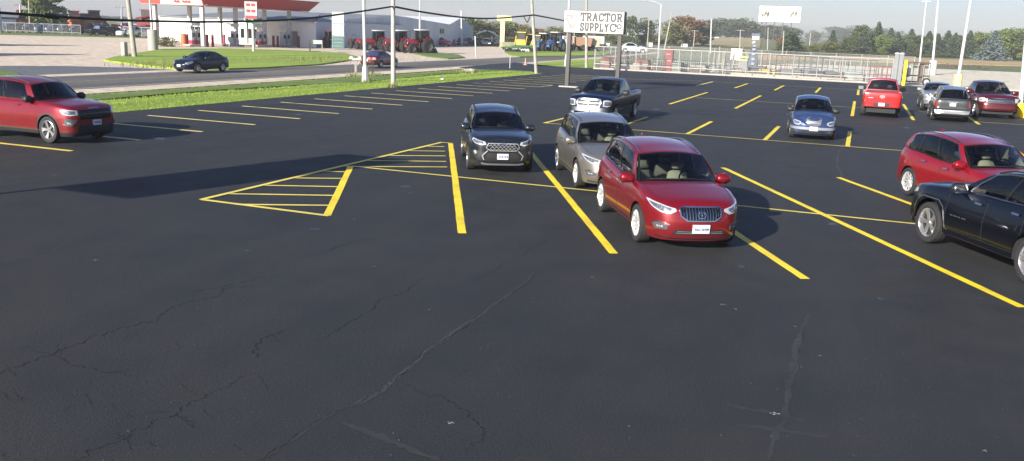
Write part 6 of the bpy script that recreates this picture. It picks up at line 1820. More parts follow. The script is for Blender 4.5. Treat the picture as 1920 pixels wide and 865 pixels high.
def stack(px, y0, w, d, h, mat, lb, kind='pallet', n=4):
    x = onY(px, 120, y0).x; root = empty('stacked_goods', (x, y0, -.06), random.uniform(-.08, .08), lb, 'stack', 'stacks of goods in the yard')
    for i in range(n):
        z = h*i/n; m = MB(); m.box((0, 0, z+.05), (w, d, .08)); m.box((0, -d/2+.05, z+.12), (w, .08, .08)); m.build('pallet', WOODL, root)
        m = MB(); m.box((random.uniform(-.05, .05), 0, z+.16+(h/n-.2)/2), (w*.94, d*.94, h/n-.2), bev=.04); m.build('load', mat, root, 40)
rn = random.Random(8)
ORD_ = ['first', 'second', 'third', 'fourth', 'fifth', 'sixth', 'seventh', 'eighth', 'ninth', 'tenth', 'eleventh', 'twelfth', 'thirteenth', 'fourteenth', 'fifteenth', 'sixteenth', 'seventeenth', 'eighteenth', 'nineteenth', 'twentieth', 'twenty-first', 'twenty-second', 'twenty-third', 'twenty-fourth', 'twenty-fifth']
stack(1143, 97.5, 1.7, 1.4, 1.35, RUSTR, 'reddish stack at the left end behind the fence, below a tiny white board', n=2)
stack(1141, 97.2, .5, .1, 1.25, SIGNW, 'white notice card on the reddish stack', n=1)
pen(1176, 97.5, 3.2, 1.25, GRS, 'dark barred cage row right of the first sign post', 14)
pen(1186, 99, 2.6, 1.3, GRS, 'second dark cage behind the first', 12)
stack(1204, 97.2, 1.7, 1.4, 1.25, RUSTR, 'reddish pallet stack with white card left of the second fence post', n=2)
pen(1226, 98, 2.6, 1.35, GRS, 'dark barred cage left of the tall red stack', 11); pen(1242, 98.5, 2.0, 1.35, DGRN, 'dark green cage beside the tall red stack', 9)
x = onY(1254, 120, 98.5).x; root = empty('display_rack', (x, 98.5, -.06), 0, 'tall red rack with white printed bands behind the fence', 'display rack')
m = MB(); m.box((0, 0, 1.25), (.85, .7, 2.5), bev=.03); m.build('rack_body', plain('display_red', (.17, .02, .022), .6), root, 40)
for i in range(3): m = MB(); m.box((rn.uniform(-.08, .08), -.37, .5+i*.7), (.5, .04, .14), rz=0); m.build('white_band', plain('pink_white', (.30, .17, .16), .6), root)
pen(1285, 99, 3.0, 1.35, DGRN, 'green barred panel right of the tall red rack', 12); pen(1300, 97.6, 2.6, 1.3, GRS, 'grey barred panel right of the green one', 12)
stack(1312, 98, 1.8, 1.5, .95, plain('pale_bags', (.28, .27, .24), .8), 'low stack of pale bags left of the upright posts', n=2)
x = onY(1358, 120, 99).x; root = empty('fence_post_bundle', (x, 99, -.06), 0, 'bundle of upright fence posts and steel stakes standing behind the fence', 'post bundle')
for i in range(34):
    a = rn.uniform(-2.2, 2.2); h = rn.uniform(1.4, 3.0); m = MB(); m.tube([(a, rn.uniform(-.6, .6), 0), (a+rn.uniform(-.12, .12), rn.uniform(-.5, .5), h)], rn.uniform(.025, .055), 5); m.build('stake', rn.choice([WOODL, GRS, WOODP, GALV]), root)
m = MB(); m.box((0, 0, .9), (4.6, .1, .1)); m.build('support_rail', GRS, root)
x = onY(1382, 100, 101).x; m = MB(); m.box((0, 0, 2.1), (1.3, .12, 1.25)); o = m.build('white_banner', SIGNW); o.location = (x, 101, 0); tag(o, 'plain white panel hanging above the yard, left of the dark feather flag', 'panel')
m = MB(); m.tube([(-.6, 0, 0), (-.6, 0, 2.7)], .04); m.tube([(.6, 0, 0), (.6, 0, 2.7)], .04); m.build('leg', GALV, o)
x = onY(1396, 110, 99).x; root = empty('stacked_goods', (x, 99, -.06), 0, 'yellow topped grey bin left of the dark feather flag', 'stack'); m = MB(); m.box((0, 0, .75), (1.1, 1.1, 1.5), bev=.03); m.build('bin', plain('bin_grey', (.20, .20, .20), .7), root, 40)
for k in range(2): m = MB(); m.box((0, -.1, 1.62+k*.32), (1.1, .8, .16)); m.build('yellow_board', plain('lime_yellow', (.62, .62, .18), .6), root)
# feather flag
b0 = Vector((onY(1411, 120, 98).x, 98, 0)); top_z = up(b0, 1411, 79).z
root = empty('feather_flag', (b0.x, b0.y, -.06), 0, 'tall dark feather flag with pale lettering standing in the yard', 'flag')
m = MB(); rows = []
for i in range(14):
    t = i/13; z = .9+(top_z-.9)*t; w0, w1 = -.62+.62*t**1.5, .55*(1-t**2.2)+.02; rows.append([(w0+(w1-w0)*k/5, .08*math.sin(k*1.3+t*5), z) for k in range(6)])
m.grid(rows); sp_ = m.build('flag_cloth', plain('flag_slate', (.09, .11, .15), .8, var=.4, scale=1.2), root, 60)
md = sp_.modifiers.new('thickness', 'SOLIDIFY'); md.thickness = .02
m = MB(); m.tube([(-.64, 0, 0), (-.6, 0, 1.2), (-.1, 0, top_z)], .04, 6); m.build('flag_pole', GRS, root)
m = MB()
for z in (1.3, 1.8, 2.3, 2.8, 3.2): m.box((.02, -.12, z), (.34, .03, .22))
m.build('flag_lettering', plain('flag_pale', (.24, .27, .31), .7), root)
m = MB(); m.lathe([(.22, .0), (.26, .12), (.05, .3)], 8, 'Z', c=(-.05, 0, top_z-.1)); m.build('flag_finial', WHM, root)
for i, (px, y0, w, h, mt, lb) in enumerate(((1424, 98.4, 1.6, 1.1, GRS, 'grey crumpled machine part right of the feather flag'), (1436, 98.2, 1.2, .9, plain('yellow_pack', (.38, .30, .07), .7), 'yellow packs behind the fence, left stack'), (1450, 99, 1.5, .8, plain('yellow_pack2', (.38, .30, .07), .7), 'yellow packs behind the fence, right stack'), (1478, 99.5, 2.2, .9, plain('grey_tub', (.12, .12, .125), .7), 'grey tub stack right of the yellow packs'), (1512, 99.5, 2.6, 1.1, plain('grey_tub', (.12, .12, .125), .7), 'big grey tub in the middle of the right half of the yard'), (1533, 98.6, 1.6, .9, GRS, 'steel parts on a pallet beside the big grey tub'), (1572, 99, 3.0, .9, GRS, 'long dark steel stack below the gate panels'), (1603, 98.6, 1.8, 1.0, plain('pale_mint', (.24, .28, .26), .7), 'pale green load left of the red pen'))):
    stack(px, y0, w, 1.4, h, mt, lb, n=1)
for px, y0, w, h, mt, lb in ((1455, 104, 3.0, 2.3, RUSTR, 'tall rusty gate panel standing furthest left of the row'), (1487, 105, 3.6, 2.2, GRS, 'tall gate panel second from the left in the back row'), (1520, 104, 3.6, 2.2, GRS, 'tall gate panel in the middle of the back row'), (1553, 104, 3.4, 2.1, GRS, 'tall gate panel right of the middle of the back row'), (1605, 103, 4.4, 2.1, GRS, 'wide gate panel at the right end of the back row'), (1575, 102, 3.2, 2.0, GALV, 'pale gate panel before the wide one'), (1655, 97, 3.2, 1.6, RUSTR, 'reddish pen directly above the bright red pickup'), (1665, 98, 2.4, 1.7, RUSTR, 'second reddish pen right above the bright red pickup')):
    pen(px, y0, w, h, mt, lb, 6)
for px, y0, w, lb in ((1400, 95.5, 3.2, 'pale timber beam on the ground inside the fence, left one'), (1455, 95.2, 4.2, 'pale timber beam on the ground inside the fence, middle one'), (1530, 95, 4.6, 'pale timber beam on the ground inside the fence, long right one'), (1578, 94.9, 2.6, 'pale timber beam on the ground inside the fence, short right one')):
    x = onY(px, 130, y0).x; m = MB(); m.box((0, 0, .2), (w, .3, .24), bev=.02); o = m.build('timber_beam', plain('pale_timber', (.36, .335, .26), .8)); o.location = (x, y0, 0); tag(o, lb, 'timber', 'timber beams in the yard')
DARKS = [plain('tub_black', (.03, .03, .032), .6), plain('crate_brown', (.10, .075, .05), .8), plain('drum_grey', (.13, .13, .135), .6), plain('trough_green', (.06, .09, .075), .6), plain('pallet_load_tan', (.24, .21, .16), .8)]
DN = ['black', 'brown', 'grey', 'green', 'tan']; SHN = ['feed trough', 'crate', 'drum']
for i in range(26):
    px = 1134+i*19.2+rn.uniform(-4, 4); y0 = rn.uniform(95.6, 97.0) if i % 2 else rn.uniform(100.5, 103); x = onY(px, 128, y0).x; c_ = rn.randrange(5); k_ = i % 3
    nm = ('feed_trough', 'storage_crate', 'steel_drum')[k_]
    root = empty(nm, (x, y0, -.06), rn.uniform(-.3, .3), DN[c_]+' '+SHN[k_]+' in the fenced yard, '+(ORD_ + ['last'])[i]+' from the left among the low goods', SHN[k_], 'low goods in the fenced yard')
    if k_ == 0:
        m = MB(); w_, d_, h_ = rn.uniform(1.2, 2.4), .8, rn.uniform(.45, .7)
        m.box((0, d_/2, h_/2), (w_, .05, h_)); m.box((0, -d_/2, h_/2), (w_, .05, h_)); m.box((w_/2, 0, h_/2), (.05, d_, h_)); m.box((-w_/2, 0, h_/2), (.05, d_, h_)); m.box((0, 0, .08), (w_, d_, .06)); m.build('tub', DARKS[c_], root)
        m = MB(); m.tube([(-w_/2, -d_/2, h_), (w_/2, -d_/2, h_), (w_/2, d_/2, h_), (-w_/2, d_/2, h_), (-w_/2, -d_/2, h_)], .04, 6); m.build('rim', DARKS[c_], root)
    elif k_ == 1:
        h_ = rn.uniform(.6, 1.3); m = MB(); m.box((0, 0, h_/2), (1.0, .9, h_), bev=.02); m.build('box', DARKS[c_], root, 40)
        m = MB()
        for q in range(4): m.box((0, -.47, h_*(.15+.24*q)), (1.06, .04, .07))
        m.build('slats', WOODL, root)
    else:
        m = MB(); m.lathe([(.01, 0), (.29, 0), (.29, .28), (.305, .30), (.29, .32), (.29, .58), (.305, .60), (.29, .62), (.29, .88), (.01, .88)], 14, 'Z'); m.build('drum_body', DARKS[c_], root, 40)
        m = MB(); m.lathe([(.30, .86), (.30, .91), (.26, .91)], 14, 'Z'); m.build('lid_ring', GALV, root)
# wheeled cage trailer by the yellow bollard
x = onY(1713, 130, 97).x; root = empty('cage_trailer', (x, 97, -.06), 0, 'white tanked cage trailer with a spare wheel right of the yellow bollard', 'trailer')
m = MB(); 
for z in (.3, .9, 2.2): m.tube([(-1.5, 0, z), (1.5, 0, z), (1.5, 1.6, z), (-1.5, 1.6, z), (-1.5, 0, z)], .05, 6)
for i in range(7): m.tube([(-1.5+i*.5, 0, .3), (-1.5+i*.5, 0, 2.2)], .035, 5)
m.build('cage', plain('dark_cage', (.06, .05, .04), .6), root)
m = MB(); m.box((-.7, .8, 1.35), (1.0, 1.0, 1.2), bev=.15); m.build('tank', SIGNW, root, 40)
m = MB(); m.box((.75, .5, 1.2), (.35, .3, 1.9)); m.build('dark_locker', plain('brown_locker', (.10, .07, .05), .6), root)
bigwheel(root, (-1.0, -.25, .85), .38, .22, WHM)
bigwheel(root, (1.3, -.1, .38), .36, .2, WHM)
x = onY(1741, 140, 97).x
for q_, (px, y0, lb) in enumerate(((1737, 110, 'short pale fence run right of the cage trailer'),)): fence('pipe_rail', Vector((onY(1700, 120, 112).x, 112, 0)), Vector((onY(1745, 120, 112).x, 112, 0)), 1.6, 4, lb, 'fence', kerb=False, mesh=False)
# flower basket / bush by the gate
# kerb marks far right
for i, (px, py, w, lb) in enumerate(((1770, 122.5, 5., 'reddish flat debris pile left of the right lamp post'), (1790, 124.5, 4., 'dark flat pile at the foot of the right lamp post'), (1803, 123.8, 5., 'dark low heap right of the right lamp post'), (1816, 127.5, 4.5, 'narrow dark strip of scrap further right'))):
    p_ = G(px, py); m = MB()
    for k in range(14): m.box((rn.uniform(-w/2, w/2)*1.3, rn.uniform(-1.5, 1.5), .12), (rn.uniform(.6, 1.8), rn.uniform(.3, .9), rn.uniform(.1, .25)), rz=rn.uniform(0, 3))
    o = m.build('debris_pile', RUSTR if i == 0 else plain('scrap_dark', (.08, .07, .06), .9)); o.location = (p_.x, p_.y, -.05); tag(o, lb, 'debris')
# pale far kerb line in the concrete yard
# left fence
a_, b_ = G(2, 60.5), G(300, 72)
fence('boundary_fence', G(-40, 58.8), G(152, 65.8), 1.75, 11, 'low wire fence with pale posts before the blue cars at upper left', kerb=False, pr=.045)
fence('boundary_fence', G(232, 68.2), G(318, 72.4), 1.75, 5, 'low wire fence with pale posts between the lamp post and the shop', kerb=False, pr=.06)
m = MB(); p_ = G(0, 61.5); m.box((0, 0, 2.2), (.7, .5, 4.4)); o = m.build('gate_post', WHM); o.location = (p_.x, p_.y, -.1); tag(o, 'broad white post at the left picture edge behind the concrete', 'post')

# ---- mailboxes and small things on the grass
b = G(663, 142.5); root = empty('mailbox', (b.x, b.y, 0), facing(b), 'white mailbox on a pale wooden post left of the white lamp post', 'mailbox')
m = MB(); m.box((.15, 0, .55), (.16, .16, 1.15)); m.build('post', WOODL, root); m = MB(); m.tube([(.15, 0, .6), (.5, 0, 1.05)], .05, 6); m.build('brace', WOODL, root)
m = MB(); m.box((.25, 0, 1.22), (.75, .3, .22), bev=.05); m.lathe([(.15, -.37), (.15, .37)], 12, 'Y', c=(0, 0, 0)) if False else None; m.box((-.15, 0, 1.3), (.34, .34, .3), bev=.09); m.box((.48, 0, 1.3), (.3, .34, .3), bev=.09); m.build('box', WHM, root, 40)
m = MB(); m.box((.62, -.1, 1.33), (.10, .2, .22), bev=.03); m.build('box_door', DKM, root)
b = G(699, 141); root = empty('mailbox', (b.x, b.y, 0), facing(b), 'dark mailbox pair on a thin post right of the white lamp post', 'mailbox')
m = MB(); m.box((0, 0, .55), (.10, .10, 1.1)); m.build('post', DKM, root)
for dx in (-.28, .12): m = MB(); m.box((dx, 0, 1.22), (.3, .3, .26), bev=.08); m.build('box', plain('dusty_pink_metal', (.45, .30, .29), .5), root, 40)
p_ = G(884, 136.5); root = empty('rock_pile', (p_.x, p_.y, .05), 0, 'pale rock beside a low dark clump on the grass strip', 'rock')
m = MB(); 
for k in range(3):
    bmx = bmesh.new(); bmesh.ops.create_icosphere(bmx, subdivisions=2, radius=.28-.06*k)
    o_ = len(m.v); m.v += [(v.co.x*1.5+rn.uniform(-.02, .02)-k*.35, v.co.y+rn.uniform(-.02, .02), v.co.z*.7+.12+rn.uniform(-.02, .02)) for v in bmx.verts]; m.f += [tuple(o_+v.index for v in f.verts) for f in bmx.faces]; m.m += [0]*len(bmx.faces); bmx.free()
m.build('rock', CONCR, root, 20)
p_ = G(830, 153.8); m = MB(); m.box((0, 0, .12), (.25, .2, .12), bev=.03); o = m.build('paper_litter', WHM, None, 40); o.location = (p_.x, p_.y, .08); tag(o, 'white scrap of litter lying on the grass strip', 'litter')
p_ = G(985, 122); root = empty('traffic_marker', (p_.x, p_.y, 0), 0, 'small orange and white marker at the driveway mouth', 'marker'); m = MB(); m.lathe([(.28, 0), (.26, .04), (.1, .06), (.04, .75), (.01, .76)], 10, 'Z'); m.build('cone_body', plain('pale_orange', (.62, .35, .24), .6), root, 40)
for px, py, h, lb in ((956, 128, 1.2, 'thin white stake at the driveway edge'), ):
    p_ = G(px, py); m = MB(); m.tube([(0, 0, 0), (0, 0, h)], .04, 6); o = m.build('stake', WHM); o.location = p_; tag(o, lb, 'stake')
# RV / white car seen over the fence
farcar('sedan', WHITEP, 1188, 98, 10, 'white car seen over the left half of the fence', 'car', None, 1.5)
b = G(1112, 92); root = empty('camper_trailer', (b.x, b.y, 0), facing(b), 'white camper trailer right of the shop sign post', 'trailer'); m = MB(); m.box((0, 1, 2.0), (5.5, 2.2, 2.4), bev=.2); m.build('body', WHM, root, 40); m = MB(); m.box((1.2, -.12, 2.3), (1.2, .05, .7)); m.box((-1.2, -.12, 2.3), (.9, .05, .7)); m.build('window', GLOSSBLACK, root); bigwheel(root, (0, .1, .4), .4, .25, WHM)
b = G(1062, 92); root = empty('camper_trailer', (b.x, b.y, 0), facing(b), 'white camper trailer just left of the shop sign post', 'trailer'); m = MB(); m.box((0, 1, 1.9), (4.5, 2.2, 2.2), bev=.2); m.build('body', WHM, root, 40); m = MB(); m.box((.6, -.12, 2.2), (1.2, .05, .6)); m.build('window', GLOSSBLACK, root); bigwheel(root, (0, .1, .4), .4, .25, WHM)

# ---------------------------------------------------------------- trees
def leafmat(name, a, b_, c):
    m, nt, b, out = new_mat(name); co = objco(nt)
    n1 = noise(nt, .55, 4, .6, co); n2 = noise(nt, 3.5, 3, .6, co)
    k = mixc(nt, .5, ramp(nt, n1, [(.35, a), (.52, b_), (.68, c)]), ramp(nt, n2, [(.3, a), (.7, c)]))
    nt.links.new(k, b.inputs['Base Color']); sset(b, Roughness=.75); return m
LG = leafmat('leaf_green', (.060, .090, .016), (.10, .14, .024), (.16, .20, .038))
LD = leafmat('leaf_dark', (.038, .058, .018), (.062, .088, .026), (.10, .13, .036))
LO = leafmat('leaf_olive', (.08, .09, .022), (.13, .14, .034), (.19, .18, .055))
LR_ = leafmat('leaf_russet', (.12, .07, .026), (.19, .105, .04), (.25, .15, .06))
LC = leafmat('needle_green', (.024, .046, .022), (.042, .072, .032), (.075, .11, .05))
LB_ = leafmat('needle_blue', (.06, .09, .085), (.10, .14, .13), (.16, .20, .19))
BARK = plain('bark', (.10, .075, .055), .95, var=.3)
def tree_mesh(kind, seed, n):
    """unit tree: height 1, crown radius about .35"""
    r = random.Random(seed); m = MB()
    def leaf(c, s):
        a = r.uniform(0, 6.28); t = r.gauss(0, .7); u = Vector((math.cos(a)*math.cos(t), math.sin(a)*math.cos(t), math.sin(t)))
        w = u.cross(Vector((r.uniform(-1, 1), r.uniform(-1, 1), r.uniform(-1, 1)))).normalized()
        u = u*s; w = w*s*.7
        m.add([c-u*.9, c-w, c+u, c+w*1.1], [(0, 1, 2, 3)])
    if kind == 'conifer':
        for L in range(24):
            t = L/23; z = .07+.93*t; R = (.40*(1-t)**.9+.012)*r.uniform(.8, 1.15)
            nb = max(5, int(15*(1-t)+4))
            for k in range(nb):
                a = 2*math.pi*k/nb+r.uniform(-.3, .3); rr = R*r.uniform(.7, 1.15)
                for q in range(max(3, int(n/24/nb))):
                    f = r.random()**.6; c = Vector((math.cos(a)*rr*f, math.sin(a)*rr*f, z-.055*f+r.gauss(0, .008)))
                    c += Vector((r.gauss(0, .014), r.gauss(0, .014), 0)); leaf(c, r.uniform(.018, .034))
    else:
        cl = []
        for k in range(46):
            a = r.uniform(0, 6.28); z = r.uniform(-1, 1); q = math.sqrt(1-z*z); f = r.uniform(.45, 1)
            zz = .55+.38*z*f if z > 0 else .55+.48*z*f
            cl.append((Vector((math.cos(a)*q*.30*f, math.sin(a)*q*.30*f, zz)), r.uniform(.07, .14)))
        for k in range(12): a = r.uniform(0, 6.28); f = r.uniform(.1, .9); cl.append((Vector((math.cos(a)*.26*f, math.sin(a)*.26*f, r.uniform(.10, .30))), r.uniform(.07, .12)))
        if kind == 'bush':
            cl = [(Vector((c.x*1.2, c.y*1.2, .06+(c.z-.15)*1.05)), s_) for c, s_ in cl]
        for q in range(n):
            c, s_ = r.choice(cl); a = r.uniform(0, 6.28); z = r.uniform(-1, 1); k = math.sqrt(1-z*z); f = s_*r.uniform(.6, 1.05)
            leaf(c+Vector((math.cos(a)*k*f, math.sin(a)*k*f, z*f*.85)), r.uniform(.016, .032))
    t = MB(); t.tube([(0, 0, -.02), (.004, .003, .35), (-.003, .002, .75)], [.02, .013, .004], 7)
    if kind != 'conifer':
        for k in range(7):
            a = k*.95; z = .22+.05*k; t.tube([(0, 0, z), (.12*math.cos(a), .12*math.sin(a), z+.14), (.22*math.cos(a), .22*math.sin(a), z+.22)], [.009, .006, .002], 5)
    return m, t
TM = {}
def tree(px, D, ytop, wpx, kind, mat, label, cat='tree', var=0, group=None, n=2600, ybase=None):
    key = (kind, mat.name, var, n)
    d = ray(px, 60); d.z = 0; d.normalize(); c = d*D; g = hill(c.x, c.y)-.15
    h = up(c, px, ytop).z-g; w = wpx/FOC*D/.62
    nm = {'conifer': 'spruce_tree', 'bush': 'bush', 'broad': 'broadleaf_tree'}[kind]
    if key not in TM:
        m, t = tree_mesh(kind, hash((kind, var)) % 1 + var*7+len(kind), n)
        root = empty(nm); m.build('crown', mat, root); t.build('trunk', BARK, root, 60); TM[key] = root
    else: root = copy_tree(TM[key])
    tag(root, label, cat, group)
    root.location = (c.x, c.y, g); root.rotation_euler = (0, 0, random.uniform(0, 6.28)); root.scale = (w, w, h)
    return root
ORD = ['first', 'second', 'third', 'fourth', 'fifth', 'sixth', 'seventh', 'eighth', 'ninth', 'tenth', 'eleventh', 'twelfth', 'thirteenth', 'fourteenth', 'fifteenth', 'sixteenth', 'seventeenth', 'eighteenth', 'nineteenth', 'twentieth']
tree(93, 215, -52, 66, 'broad', LG, 'big green tree at the top left, behind the equipment yard', var=3, n=9000)
tree(1486, 262, 60, 56, 'conifer', LC, 'large dark spruce below the right end of the billboard', n=6000)
tree(1469, 268, 64, 26, 'broad', LR_, 'russet young tree leaning on the large dark spruce', var=1)
wood = [(1519, 82, 26, 'bush', LO), (1538, 80, 30, 'bush', LO), (1556, 74, 30, 'broad', LO), (1563, 57, 27, 'conifer', LC), (1584, 74, 34, 'broad', LG), (1600, 62, 32, 'broad', LD), (1612, 41, 30, 'broad', LD),
    (1622, 52, 30, 'conifer', LC), (1634, 50, 30, 'broad', LD), (1647, 42, 36, 'conifer', LC), (1660, 58, 28, 'broad', LG), (1671, 53, 32, 'conifer', LC), (1685, 61, 30, 'conifer', LC), (1697, 60, 30, 'broad', LD), (1710, 55, 32, 'conifer', LC), (1722, 62, 30, 'broad', LD), (1744, 59, 34, 'conifer', LC), (1732, 66, 24, 'broad', LD)]
wood2 = [(1761, 64, 34, 'conifer', LC), (1779, 58, 34, 'conifer', LC), (1793, 62, 30, 'conifer', LC), (1808, 62, 34, 'broad', LD), (1820, 58, 32, 'conifer', LC), (1833, 60, 34, 'broad', LG), (1846, 55, 36, 'broad', LG), (1884, 47, 42, 'broad', LG), (1900, 45, 44, 'broad', LG), (1919, 46, 44, 'broad', LG), (1940, 44, 44, 'broad', LD), (1960, 46, 44, 'conifer', LC)]
desc = {('conifer', LC.name): 'dark spruce', ('broad', LD.name): 'dark broadleaf tree', ('broad', LG.name): 'green broadleaf tree', ('broad', LO.name): 'olive broadleaf tree', ('bush', LO.name): 'olive bush'}
for i, (px, yt, w, k, mt) in enumerate(wood):
    tree(px, 300+ (i*37 % 23)+max(0, (px-1560))*.25, yt, w*1.12, k, mt, desc[(k, mt.name)]+', '+ORD[i]+' from the left in the right-hand wood', var=i % 3, group='trees of the right-hand wood')
for i, (px, yt, w, k, mt) in enumerate(wood2):
    tree(px, 345+(i*31 % 20), yt, w*1.12, k, mt, desc[(k, mt.name)]+', '+ORD[i]+' from the left past the floodlight mast', var=i % 3, group='trees of the right-hand wood')
tree(1867, 318, 58, 44, 'conifer', LB_, 'blue grey spruce standing before the green wood at the right', n=5000)
for i, px in enumerate(range(1512, 1960, 21)):       # low scrub at the foot of the wood
    tree(px, 292+max(0, px-1560)*.22, 93+(px-1512)*.024+(i % 3)*2, 34, 'bush', (LD, LG, LO)[i % 3], 'low scrub bush, '+ (ORD[i] if i < 20 else 'last')+' from the left at the foot of the wood' if i < 20 else 'low scrub bush at the right picture edge, '+('upper' if i == 20 else 'lower')+' one', 'bush', var=i % 3, group='scrub at the foot of the wood', n=1200)
mid = [(1180, 24, 26, 'broad', LD, 'dark tree half hidden behind the right end of the shop sign'), (1211, 27, 38, 'broad', LD, 'round dark green tree behind the pole with crossarm'), (1160, 62, 40, 'broad', LO, 'olive tree right behind the shop sign post'), (1196, 66, 34, 'bush', LO, 'olive bush below the round dark green tree'), (1228, 62, 34, 'broad', LO, 'olive tree right of the round dark green tree'), (1262, 34, 44, 'broad', LO, 'olive tree left of the big russet tree'), (1290, 25, 64, 'broad', LR_, 'big russet tree in the middle of the horizon'), (1318, 42, 42, 'broad', LD, 'dark tree right of the big russet tree'), (1275, 60, 34, 'bush', LO, 'olive bush before the big russet tree'), (1245, 72, 40, 'bush', LO, 'low olive bush by the leaning pole'), (1132, 55, 42, 'broad', LO, 'olive tree behind the middle of the shop sign'), (1104, 60, 40, 'broad', LO, 'olive tree behind the wooden pole at the shop sign')]
for i, (px, yt, w, k, mt, lb) in enumerate(mid): tree(px, 300+i*9, yt, w*1.1, k, mt, lb, 'bush' if k == 'bush' else 'tree', var=i % 3)
lf = [(886, 29, 34, LD), (905, 30, 40, LO), (926, 34, 40, LO), (948, 36, 38, LG), (968, 38, 40, LR_), (988, 42, 36, LO), (1010, 50, 34, LR_), (1040, 46, 42, LO), (1062, 44, 42, LO), (1085, 52, 36, LG)]
nmz = {LD.name: 'dark', LO.name: 'olive', LG.name: 'green', LR_.name: 'russet'}
for i, (px, yt, w, mt) in enumerate(lf): tree(px, 262+(i*29 % 24), yt, w*1.15, 'broad', mt, nmz[mt.name]+' tree, '+ORD[i]+' from the left in the row behind the yellow sign and farm machines', var=i % 3, group='trees behind the farm machines')
for i, px in enumerate(range(880, 1120, 20)): tree(px, 250, 64+(i % 3)*2, 40, 'bush', (LO, LD)[i % 2], 'undergrowth bush, '+ORD[i]+' from the left behind the farm machines', 'bush', var=i % 3, group='undergrowth behind the farm machines', n=1200)
for i, (px, yt, w) in enumerate(((1331, 33, 40), (1347, 29, 44), (1364, 31, 44), (1381, 33, 42), (1397, 29, 44), (1410, 38, 34))): tree(px, 640+i*6, yt, w*1.15, 'broad', LD, 'hazy blue green tree, '+ORD[i]+' from the left on top of the stubble field', var=i % 3, group='trees on the hill')
for i, (px, yt, w) in enumerate(((1436, 44, 40), (1455, 46, 44), (1474, 44, 44), (1490, 50, 30))): tree(px, 700, yt, w*1.2, 'broad', LD, 'hazy tree, '+ORD[i]+' from the left under the billboard', var=i % 3, group='trees under the billboard')
tree(1528, 1000, 54, 30, 'broad', LD, 'hazy round tree alone on the far horizon', var=1)
for i, (px, yt, w) in enumerate(((1575, 48, 60), (1610, 44, 60), (1660, 50, 70))): tree(px, 1150+i*40, yt, w, 'broad', LD, ('faint far tree behind the start of the right-hand wood', 'faint far tree behind the tallest spruce', 'faint far tree showing over the wood')[i], var=i, group='far hazy trees')
for i, px in enumerate((150, 168, 186, 204, 222, 240)): tree(px, 900, 25+i*1.2+(i % 2)*3, 46, 'broad', LD, 'faint hazy tree, '+ORD[i]+' from the left on the horizon behind the left yard', var=i % 3, group='far hazy trees on the left')
# spruces left of the frame that shade the concrete
for (tx, ty, L, lb) in ((118, 84, 15, 'spruce outside the picture at the left, nearer the fence'), (128, 100.5, 15, 'spruce outside the picture at the left, nearer the road')):
    T = G(tx, ty); c = T-Vector((sdx, sdy, 0))*(L*2.6)
    key = ('conifer', LC.name, 0, 2600)
    r0 = copy_tree(TM[key]); tag(r0, lb, 'tree'); r0.location = (c.x, c.y, -.1); r0.scale = (30, 30, L); r0.rotation_euler = (0, 0, 0)
# small planting at the gate
tree(1692, 97.2, 114, 10, 'bush', LR_, 'reddish bush behind the grey gate posts', 'bush', n=1200)
for i, px in enumerate((301, 312, 322)): tree(px, 128, 63+i, 22, 'bush', LO, ('olive bush at the left foot of the white shop building', 'middle olive bush at the foot of the shop building', 'olive bush right of the two at the left foot of the shop')[i], 'bush', var=i, n=1200)
for i, (px, yt) in enumerate(((310, 64), (400, 66), (415, 70))): pass
# tufts of dry grass
tuft = MB(); rt_ = random.Random(2)
for (px, py, n_, s) in ((300, 122, 260, 2.2), (330, 127, 160, 1.5), (245, 106, 80, .7), (620, 112, 500, 6), (660, 143.5, 60, .5), (700, 143, 120, .6), (737, 164, 60, .35), (685, 157, 60, .35), (878, 137.5, 160, .9)):
    c = G(px, py)
    for q in range(n_):
        x, y = c.x+rt_.gauss(0, s*.5), c.y+rt_.gauss(0, s); h = rt_.uniform(.12, .45); a = rt_.uniform(0, 3.1); w = .03
        tuft.add([(x-w*math.cos(a), y-w*math.sin(a), 0), (x+w*math.cos(a), y+w*math.sin(a), 0), (x+rt_.gauss(0, .1), y+rt_.gauss(0, .1), h)], [(0, 1, 2)])
tag(tuft.build('grass_tufts', leafmat('dry_tuft', (.08, .12, .02), (.16, .18, .04), (.30, .26, .10))), kind='stuff')
# haze
m, nt, b, out = new_mat('haze_air'); nt.nodes.remove(b)
pv = nt.nodes.new('ShaderNodeVolumePrincipled'); pv.inputs['Color'].default_value = (.90, .92, 1.0, 1); pv.inputs['Density'].default_value = HAZE_D; pv.inputs['Anisotropy'].default_value = 0
nt.links.new(pv.outputs[0], out.inputs['Volume'])
hz = MB(); hz.box((0, 0, 15.5), (3100, 3100, 39)); hzo = hz.build('haze', m); hzo['kind'] = 'stuff'
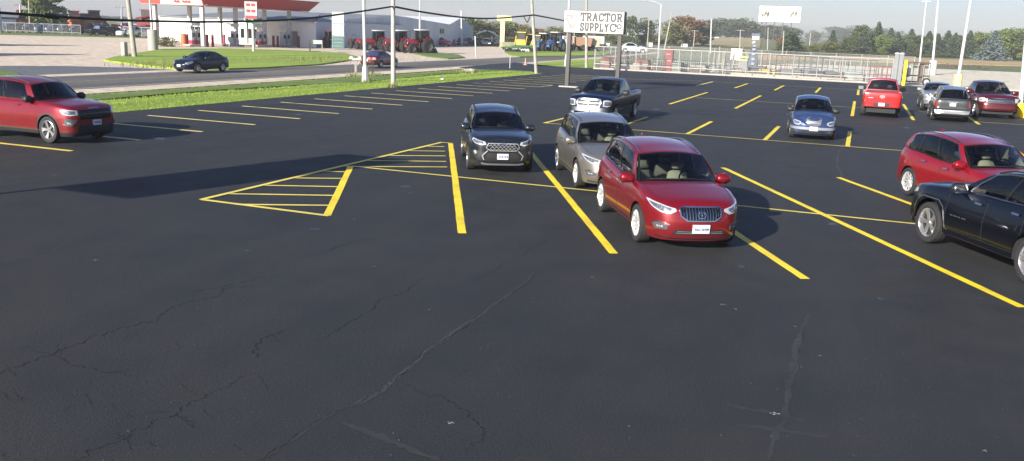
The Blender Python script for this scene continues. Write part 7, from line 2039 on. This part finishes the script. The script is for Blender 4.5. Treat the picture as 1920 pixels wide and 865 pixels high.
# ---------------------------------------------------------------- camera, light, sky
cam_d = bpy.data.cameras.new('camera'); cam = bpy.data.objects.new('camera', cam_d); col.objects.link(cam)
cam_d.sensor_width = 36; cam_d.lens = 36*FOC/1920; cam_d.clip_end = 6000; cam_d.clip_start = .1
c0 = ray(960, 432.5); rx_ = (ray(961, 432.5)-c0).normalized(); up_ = (ray(960, 431.5)-c0).normalized(); fw = c0.normalized()
cam.matrix_world = Matrix(((rx_.x, up_.x, -fw.x, 0), (rx_.y, up_.y, -fw.y, 0), (rx_.z, up_.z, -fw.z, CAM_H), (0, 0, 0, 1)))
scene.camera = cam
SUN_AZ, SUN_EL = 16.0, 21.0      # shadows run towards +Y turned 16 degrees to +X
sd = Vector((math.sin(R_(SUN_AZ))*math.cos(R_(SUN_EL)), math.cos(R_(SUN_AZ))*math.cos(R_(SUN_EL)), -math.sin(R_(SUN_EL))))
sl = bpy.data.lights.new('sun', 'SUN'); sl.energy = 5.0; sl.angle = R_(.53); sl.color = (1, .95, .86)
so = bpy.data.objects.new('sun', sl); col.objects.link(so); so.rotation_euler = sd.to_track_quat('-Z', 'Y').to_euler()
w = bpy.data.worlds.new('World'); scene.world = w; w.use_nodes = True
nt = w.node_tree; nt.nodes.clear()
sky = nt.nodes.new('ShaderNodeTexSky'); sky.sky_type = 'NISHITA'; sky.sun_disc = False
sky.sun_elevation = R_(SUN_EL); sky.sun_rotation = R_(180+SUN_AZ)
sky.air_density = 1.0; sky.dust_density = 1.0; sky.ozone_density = 3.0; sky.altitude = 0
bg = nt.nodes.new('ShaderNodeBackground'); bg.inputs[1].default_value = .064
ow = nt.nodes.new('ShaderNodeOutputWorld')
tint = nt.nodes.new('ShaderNodeMix'); tint.data_type = 'RGBA'; tint.blend_type = 'MULTIPLY'; tint.inputs[0].default_value = 1; tint.inputs[7].default_value = (1.02, .985, 1.2, 1)   # white balance of the camera
nt.links.new(sky.outputs[0], tint.inputs[6]); nt.links.new(tint.outputs[2], bg.inputs[0]); nt.links.new(bg.outputs[0], ow.inputs[0])
scene.view_settings.view_transform = 'Standard'; scene.view_settings.look = 'None'
scene.view_settings.exposure = 0.97; scene.view_settings.gamma = 1.0; scene.view_settings.use_curve_mapping = False
scene.render.engine = 'CYCLES'
scene.cycles.max_bounces = 8; scene.cycles.transparent_max_bounces = 24; scene.cycles.use_denoising = True
scene.cycles.volume_bounces = 3; scene.cycles.caustics_reflective = False; scene.cycles.caustics_refractive = False
